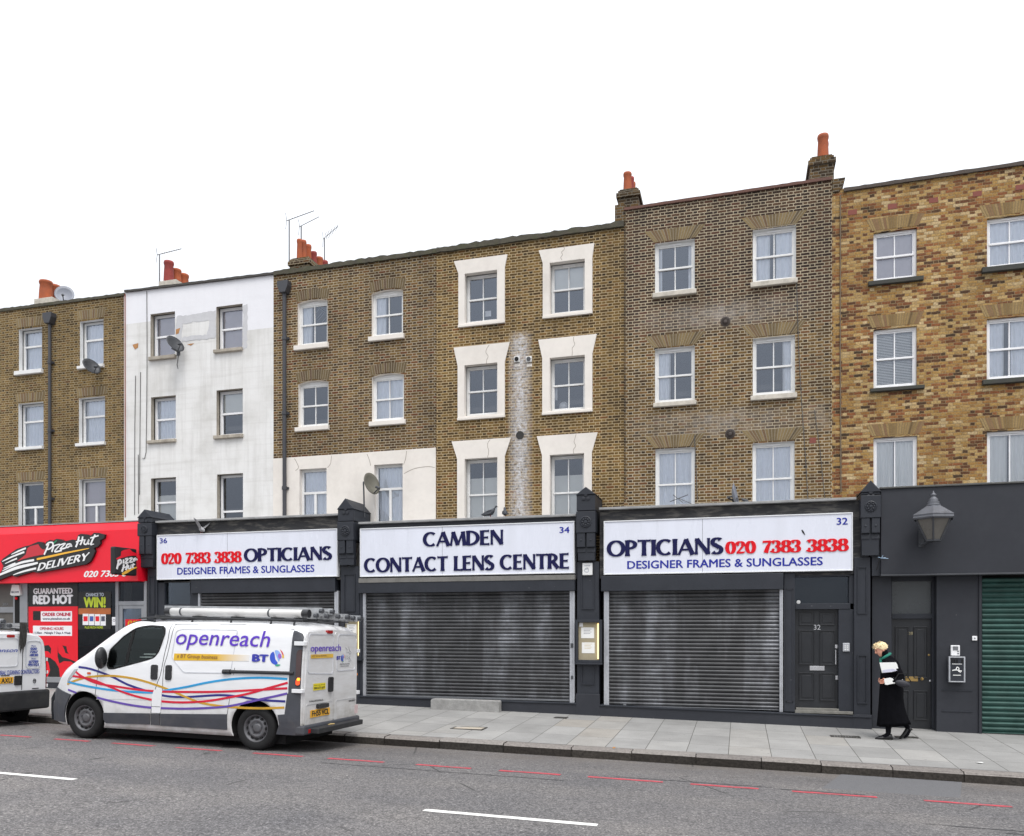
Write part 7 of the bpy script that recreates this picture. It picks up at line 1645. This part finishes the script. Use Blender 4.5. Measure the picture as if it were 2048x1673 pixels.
blt = pm('blue_van_lettering', (.03, .06, .34), .4)
q0 = rb2(0, 600, 205, 700)
t2('Johnson', -170, 625, 205, 690, blt, .01, .3)
t2('GENERAL CLEANING CONTRACTORS', -90, 905, 490, 960, blt, .02)
t2('Phone', 385, 583, 438, 603, blt); t2('020', 373, 614, 453, 645, blt, .04); t2('7267', 365, 655, 466, 685, blt, .04); t2('4830', 362, 696, 470, 727, blt, .04); t2('Mobile', 388, 748, 445, 768, blt); t2('07789', 355, 780, 474, 815, blt, .04); t2('991921', 345, 820, 480, 855, blt, .04)
r2('number_plate', rb2(-150, 1000, 156, 1080), M_plate, 0, .014)
q = rb2(0, 1008, 130, 1068); g = MB(); text_into(g, 'AXU', (q[0][0], q[1][0], q[0][1], q[2][1]), rmap2, .016, bold=.03, depth=.0005); g.build('lettering', M_gap, van2, fix=False)
r2('rear_handle', rounded(rb2(172, 978, 262, 1098), .02), M_blk, 0, .02); r2('brake_light', rounded(rb2(70, 450, 168, 486), .02), M_rlamp, -.03, .012); r2('model_badge', rb2(405, 1134, 488, 1146), M_gap, 0, .006); r2('handle_recess', rb2(0, 972, 110, 984), M_blk, 0, .006)
q = rb2(408, 1020, 458, 1068); c = ((q[0][0] + q[1][0]) / 2, (q[0][1] + q[2][1]) / 2); g = MB(); pen(g, [(c[0] - .03, c[1] - .01), (c[0] - .01, c[1] + .035), (c[0] + .025, c[1] + .02), (c[0] - .01, c[1] - .005), (c[0] + .03, c[1] + .005), (c[0] + .01, c[1] - .04), (c[0] - .025, c[1] - .025)], .012, rmap2, 0, .008); g.build('winged_badge', M_dgrey, van2)
zb1 = v2z(300, 1168)[1]; g = MB(); yb_ = V2.y(L2 - .05, .5) + .025; g.prismx([(-yb_, .3), (yb_, .3), (yb_, zb1), (-yb_, zb1)], L2 - .25, L2 + .07); g.build('rear_bumper', M_bumpb, van2, bevel=.04)
zt1 = v2z(590, 740)[1]
for sd in (-1, 1):
    V2.patch('tail_light', rounded([(L2 - .12, zb1 + .02), (L2 - .006, zb1 + .02), (L2 - .006, zt1), (L2 - .1, zt1)], .03), M_rlamp, van2, off=.014, side=sd, step=.1)
    for u in (.08, .5, .9):
        zc = zb1 + .02 + (zt1 - zb1) * u; g = MB(); yy = sd * V2.y(L2 - .05, zc); g.box(L2 - .09, L2 + .012, min(yy, yy + sd * .018), max(yy, yy + sd * .018), zc - .03, zc + .03); g.build('hinge', M_van, van2, bevel=.004)
g = MB()
for x in (2.2, 3.0, 3.75): g.tube([(x, -.62, zr2 - .05), (x, -.6, zr2 + .07), (x, .6, zr2 + .07), (x, .62, zr2 - .05)], .016, 8)
g.build('roof_rack', M_bumpb, van2)
VOs = VO; 
def wx(x, y, z): return tuple(VO2 + Matrix.Rotation(-.018, 3, 'X') @ (Matrix.Rotation(SL, 3, 'Y') @ Vector((x, y, z))))
def ylad(px): return v2(px, 1245)[0]
ladder(1.9, L2 - .12, -.5, -.12, zr2 + .125, 'ladder on the roof of the lettered cleaning van, nearest the road', 9)
ladder(1.8, L2 - .02, .0, .34, zr2 + .125, 'ladder on the roof of the lettered cleaning van, on its kerb side', 9)
ladder(2.0, L2 - .10, -.45, -.06, zr2 + .20, 'topmost ladder on the roof of the lettered cleaning van', 9)
t = thing('hanging_rag', wx(L2 + .02, -.12, zr2 - .4), 'dark tattered rag hanging from the ladders over the back of the white cleaning van', 'rag')
ra, rb_ = v2z(205, 310)[0], v2z(318, 300)[0]; zt_, zb_ = v2z(260, 290)[1], v2z(245, 670)[1]; g = MB(); rn = random.Random(5); n = 16
top = [ra + (rb_ - ra) * i / n for i in range(n + 1)]; rows = []
for j in range(9):
    u = j / 8; rows.append([wx(L2 + .045 + .02 * math.sin(i * 1.9 + j * .5), ra + (rb_ - ra) * (.5 + (i / n - .5) * (1 - .5 * u)) - .02 * u, zt_ - (zt_ - zb_) * u * (1 if j < 7 else 1 - .16 * (math.sin(i * 2.7) > 0) + .08 * math.sin(i * 5))) for i in range(n + 1)])
g.sheet(rows); g.build('cloth', pm('dirty_rag', (.05, .048, .045), .95, var=.5, scale=18), t, fix=False)

# ------------------------------------------------------------------ walking person
px_, py_ = 1774.0, 1477.0
YPs = -1.05; XPs = fx(1774, YPs); ZPs = zp(XPs, YPs)
per = thing('person', (XPs, YPs, ZPs), 'person with fair hair and long black coat walking with papers', 'person', rot=(0, 0, 0))
skin = pm('skin', (.74, .36, .25), .55, var=.12, scale=20); hair = pm('fair_hair', (.74, .60, .36), .8, var=.35, scale=30, stretch=(1, 1, .4)); coat_m = pm('black_wool_coat', (.005, .005, .0065), .95, var=.4, scale=14, spec=.06); trou = pm('black_trousers', (.005, .005, .007), .9, var=.3, spec=.08); shoe_m = pm('black_leather', (.012, .012, .013), .35, var=.2); scarf_m = pm('green_scarf', (.02, .18, .13), .9, var=.35, scale=20)
def skinned(name, verts, edges, radii, root_i, mat, parent, sub=2, extra=()):
    me = bpy.data.meshes.new(name); me.from_pydata(verts, edges, []); o = bpy.data.objects.new(name, me); COL.objects.link(o)
    md = o.modifiers.new('skin', 'SKIN'); md.use_smooth_shade = True; me.skin_vertices.new() if not me.skin_vertices else None
    for i, r in enumerate(radii):
        sv = me.skin_vertices[0].data[i]; sv.radius = (r, r) if not isinstance(r, tuple) else r; sv.use_root = (i == root_i)
    s = o.modifiers.new('sub', 'SUBSURF'); s.levels = sub; s.render_levels = sub
    bpy.context.view_layer.update(); m2 = bpy.data.meshes.new_from_object(o.evaluated_get(bpy.context.evaluated_depsgraph_get())); o.modifiers.clear(); o.data = m2; bpy.data.meshes.remove(me)
    m2.materials.append(mat)
    for p in m2.polygons: p.use_smooth = True
    o.parent = parent; ORG[o.name] = (0, 0, 0); return o
# the body walks towards -x; near side is -y. Joints: pelvis, spine, neck, head, legs, arms
J = [(.06, 0, .86), (.05, 0, 1.02), (.06, 0, 1.20), (.03, 0, 1.335), (-.015, 0, 1.40), (-.05, 0, 1.455), (-.065, 0, 1.53),      # 0-6 spine, neck, head
     (.055, -.085, .82), (-.005, -.085, .47), (.01, -.085, .09), (-.075, -.085, .035), (-.15, -.085, .022),                       # 7-11 near leg, planted
     (.08, .085, .82), (.13, .085, .47), (.36, .085, .17), (.32, .085, .07), (.265, .085, .022),                                  # 12-16 far leg, trailing
     (.055, -.17, 1.295), (.20, -.235, 1.05), (.02, -.235, .985), (-.07, -.215, .995),                                            # 17-20 near arm, bent forwards
     (.055, .17, 1.295), (.15, .23, 1.05), (-.02, .165, .985), (-.06, .14, .98)]                                                     # 21-24 far arm
E_ = [(0, 1), (1, 2), (2, 3), (3, 4), (4, 5), (5, 6), (0, 7), (7, 8), (8, 9), (9, 10), (10, 11), (0, 12), (12, 13), (13, 14), (14, 15), (15, 16), (3, 17), (17, 18), (18, 19), (19, 20), (3, 21), (21, 22), (22, 23), (23, 24)]
Rr = [.13, .125, .14, .105, .055, .07, .082, .085, .06, .045, .042, .032, .085, .06, .042, .042, .03, .062, .05, .038, .03, .062, .05, .038, .03]
bod = skinned('body', J, E_, Rr, 0, trou, per)
# head with brow, nose, chin and ears
def head_pt(a, e, r): return r
hc = Vector((-.085, 0, 1.525)); hm = Matrix.Rotation(-.38, 3, 'Y')
def HP(x, y, z): return tuple(hc + hm @ Vector((x, y, z)))
g = MB(); g.smooth = True; rows = []
P = [(-.115, .012, -.055, .03), (-.10, .032, -.078, .02), (-.082, .045, -.082, .048), (-.06, .055, -.088, .06), (-.04, .060, -.094, .072), (-.02, .064, -.098, .082), (.0, .068, -.092, .09), (.02, .071, -.094, .094), (.05, .073, -.096, .097), (.08, .066, -.085, .088), (.10, .048, -.06, .065), (.115, .012, -.018, .02)]
for z, hw, xf, xb in P: rows.append([HP((xf + xb) / 2 - (xb - xf) / 2 * math.cos(2 * PI * j / 24) * (1.0), hw * math.sin(2 * PI * j / 24), z) for j in range(24)])
g.sheet(rows, True); hd = g.build('head', skin, bod)
g = MB(); g.smooth = True; g.sphere(HP(-.102, 0, -.022), (.018, .014, .022), 10, 8, hm); g.sphere(HP(-.10, 0, -.005), (.010, .009, .025), 8, 6, hm); g.build('nose', skin, hd)
g = MB(); g.smooth = True
for y in (-.069, .069): g.sphere(HP(.012, y, -.01), (.016, .008, .03), 10, 8, hm)
g.build('ear', skin, hd)
g = MB()
for y in (-.03, .03): g.sphere(HP(-.089, y, .006), (.008, .012, .006), 8, 6, hm)
g.build('eye', pm('dark_eye', (.04, .03, .025), .3), hd)
g = MB(); g.sphere(HP(-.092, 0, -.055), (.008, .022, .005), 8, 6, hm); g.build('mouth', pm('lips', (.38, .13, .11), .5), hd)
g = MB(); g.smooth = True; rn = random.Random(2); rows = []
for i in range(11):
    a = i / 10 * PI * .62; rows.append([])
    for j in range(28):
        b_ = 2 * PI * j / 28; fr = max(0, -math.cos(b_)); low = (1 - fr) * .5
        aa = a * (.50 + low * .98); k = 1 + rn.uniform(-.02, .035)
        x = .008 + (.102 * math.sin(aa) * math.cos(b_)) * k - (.012 * fr * math.sin(aa)); rows[-1].append(HP(x, .080 * math.sin(aa) * math.sin(b_) * k, .025 + .102 * math.cos(aa) * k))
g.sheet(rows, True); g.build('hair', hair, bod)
g = MB()
for i in range(90):
    a = rn.uniform(.2, 1.5); b_ = rn.uniform(0, 2 * PI); d = Vector((math.sin(a) * math.cos(b_), math.sin(a) * math.sin(b_) * .8, math.cos(a))); p = Vector((.0, 0, .02)) + d * .108; q = p + Vector((rn.uniform(-.035, .01), rn.uniform(-.01, .01), rn.uniform(-.02, .012))) + d * .012
    g.tube([HP(*p), HP(*q)], [.007, .002], 4)
g.build('hair_strands', hair, bod)
# coat: torso and skirt loft, collar, sleeves
g = MB(); g.smooth = True
C = [(1.385, -.005, .075, .085), (1.35, .025, .12, .15), (1.30, .045, .135, .205), (1.22, .06, .15, .215), (1.10, .06, .16, .205), (.98, .06, .165, .20), (.85, .07, .185, .215), (.70, .065, .185, .20), (.55, .07, .195, .195), (.40, .08, .215, .195), (.30, .095, .235, .195), (.235, .105, .25, .195)]
rows = []
for i, (z, cx, rx, ry) in enumerate(C):
    f = max(0, (1.0 - z)) * .09
    rows.append([(cx + rx * math.cos(2 * PI * j / 40) * (1 + f * 1.6 * math.sin(j * 1.1 + 1)), ry * math.sin(2 * PI * j / 40) * (1 + f * math.cos(j * 1.9)), z + (.025 * math.cos(2 * PI * j / 40) if i > 8 else 0)) for j in range(40)])
inner = [[(p[0] * .96 + .005, p[1] * .95, p[2] + .01) for p in r] for r in rows[::-1][:5]]
g.sheet(rows + inner, True); ct = g.build('coat', coat_m, bod)
sl_ = skinned('sleeve', [J[17], J[18], (.09, -.237, 1.01), (.0, -.235, .985)], [(0, 1), (1, 2), (2, 3)], [.078, .07, .062, .056], 0, coat_m, bod)
sl2 = skinned('sleeve', [J[21], J[22], (.06, .2, 1.01), (.0, .175, .985)], [(0, 1), (1, 2), (2, 3)], [.078, .07, .062, .056], 0, coat_m, bod)
g = MB(); g.smooth = True; g.tube([(-.09, -.03, 1.35), (-.05, -.075, 1.39), (.01, -.078, 1.43), (.05, -.0, 1.45), (.01, .078, 1.43), (-.05, .075, 1.39), (-.095, .03, 1.35), (-.09, -.03, 1.35)], .024, 10); g.tube([(-.09, -.02, 1.35), (-.10, -.03, 1.31), (-.095, -.035, 1.27)], [.026, .028, .012], 8); g.build('scarf', scarf_m, bod)
def shoe(x, y, z, pitch, name='shoe'):
    g = MB(); g.smooth = True; q = Matrix.Rotation(pitch, 3, 'Y'); S_ = [(.075, .022, .05), (.06, .036, .095), (.02, .038, .10), (-.04, .037, .075), (-.10, .044, .058), (-.155, .042, .045), (-.19, .026, .03), (-.20, .006, .018)]
    g.sheet([[tuple(Vector((x, y, z)) + q @ Vector((sx, hw * math.cos(2 * PI * j / 16), max(0, h / 2 + h / 2 * math.sin(2 * PI * j / 16))))) for j in range(16)] for sx, hw, h in S_], True); return g.build(name, shoe_m, bod)
shoe(.0, -.085, .0, 0); shoe(.36, .085, .11, -.75)
def hand(w, d, label=None):
    """palm, four curled fingers of unequal length and a thumb leaving its side"""
    w, d = Vector(w), Vector(d).normalized(); up = Vector((0, 0, 1)); sd = d.cross(up).normalized(); up = sd.cross(d).normalized()
    vs = [w, w + d * .05, w + d * .09]; ed = [(0, 1), (1, 2)]; rd = [.024, .03, .028]
    for k, (o_, ln) in enumerate(((-.030, .058), (-.010, .068), (.010, .064), (.029, .05))):
        b_ = len(vs); p = w + d * .092 + up * o_; c = sd * -.02
        vs += [p, p + d * ln * .5 + c * .5, p + d * ln * .8 + c * 1.6, p + d * ln * .75 + c * 2.6]; ed += [(2, b_), (b_, b_ + 1), (b_ + 1, b_ + 2), (b_ + 2, b_ + 3)]; rd += [.010, .009, .0085, .007]
    b_ = len(vs); vs += [w + d * .035 + up * .034, w + d * .075 + up * .052 - sd * .02, w + d * .105 + up * .05 - sd * .03]; ed += [(1, b_), (b_, b_ + 1), (b_ + 1, b_ + 2)]; rd += [.012, .010, .008]
    return skinned('hand', [tuple(v) for v in vs], ed, rd, 0, skin, bod, 1)
hand((-.005, -.24, .985), (-1, .12, .05)); hand((-.02, .165, .985), (-.9, -.6, .1))
# what is carried
def sheet_thing(name, pts, label, cat, mat, thick=.008):
    t = thing(name, tuple(Vector(per.location) + Vector(pts[0])), label, cat); v = [Vector(p) + Vector(per.location) for p in pts]; n = len(v); nn = (v[1] - v[0]).cross(v[2] - v[0]).normalized() * thick
    g = MB(); g.add([tuple(a) for a in v] + [tuple(a + nn) for a in v], [tuple(range(n)), tuple(range(2 * n - 1, n - 1, -1))] + [(i, (i + 1) % n, (i + 1) % n + n, i + n) for i in range(n)]); g.build('sheets', mat, t); return t
def zc(zx, zy): return ((zx - 400) / 852, (1585 - zy) / 852)
def pp(seq, y): return [(zc(*p)[0], y + (0 if i else 0), zc(*p)[1]) for i, p in enumerate(seq)]
t = sheet_thing('papers', pp([(265, 470), (480, 463), (500, 500), (515, 575), (420, 605), (300, 618)], -.262), 'upper sheaf of white papers clasped against the black coat', 'papers', M_paper)
g = MB(); q = pp([(310, 575), (440, 555), (500, 578), (420, 600), (305, 612)], -.272); g.add([tuple(Vector(p) + Vector(per.location)) for p in q], [tuple(range(5))]); g.build('fold', pm('lilac_paper', (.55, .55, .66), .8), t, fix=False)
sheet_thing('newspaper', pp([(322, 700), (400, 682), (432, 690), (450, 715), (545, 690), (580, 720), (570, 735), (360, 785), (335, 780)], -.285), 'lower folded white newspaper held under the arm', 'newspaper', M_paper, .014)
t = thing('handbag', tuple(Vector(per.location) + Vector((.17, -.26, .93))), 'dark grey handbag hanging behind the newspaper at the elbow', 'handbag'); g = MB(); g.smooth = True
c = Vector(per.location) + Vector((.19, -.285, .965)); g.sphere(tuple(c), (.12, .04, .06), 18, 12, Matrix.Rotation(.25, 3, 'Y')); g.build('bag_body', pm('dark_grey_bag', (.018, .018, .025), .6, var=.3), t)
g = MB(); g.tube([tuple(c + Vector((-.12, 0, .06))), tuple(c + Vector((-.06, .0, .16))), tuple(c + Vector((.05, .0, .17))), tuple(c + Vector((.13, 0, .03)))], .009, 6); g.build('strap', M_rubber, t)

# ------------------------------------------------------------------ fallen leaves and scraps
lf = pm('orange_leaf', (.45, .20, .04), .8, var=.3, scale=30); lf2 = pm('white_scrap', (.62, .62, .6), .9)
def scrap(px, py, r, label, mat, name, cat, star=5, road=True):
    y = -5.0
    zg = zr if road else zp
    for _ in range(80): y += (zg(fx(px, y), y) - fz(px, py, y)) * -1.5
    x = fx(px, y); z = zg(x, y) + .006; g = MB(); rn = random.Random(int(px)); n = star * 2 if star else 7; q = []
    for i in range(n):
        a = 2 * PI * i / n; rr = r * (1 if i % 2 == 0 else .45) * rn.uniform(.8, 1.1) if star else r * rn.uniform(.7, 1.1); q.append((x + rr * math.cos(a), y + rr * math.sin(a) * .8, z + rn.uniform(.0, .035 if star else .01)))
    g.add([(x, y, z + .008)] + q, [(0, i + 1, (i + 1) % n + 1) for i in range(n)]); o = g.build(name, mat, None, fix=False); tag(o, label, cat); return o
scrap(1090, 1509, .08, 'curled orange leaf in the gutter below the kerb, the larger of two', lf, 'fallen_leaf', 'leaf')
scrap(1052, 1504, .045, 'small orange leaf in the gutter against the kerb', lf, 'fallen_leaf', 'leaf')
scrap(1228, 1498, .035, 'tiny yellow leaf on the edge of the kerb', lf, 'fallen_leaf', 'leaf', road=False)
scrap(1568, 1539, .035, 'white scrap of litter in the gutter near the road patch', lf2, 'paper_scrap', 'litter', 0)
scrap(1808, 1468, .03, 'white scrap of paper on the paving by the door numbered 28', lf2, 'paper_scrap', 'litter', 0, False)
scrap(1960, 1527, .06, 'white strip of paper lying near the kerb at the picture edge', lf2, 'paper_scrap', 'litter', 0, False)
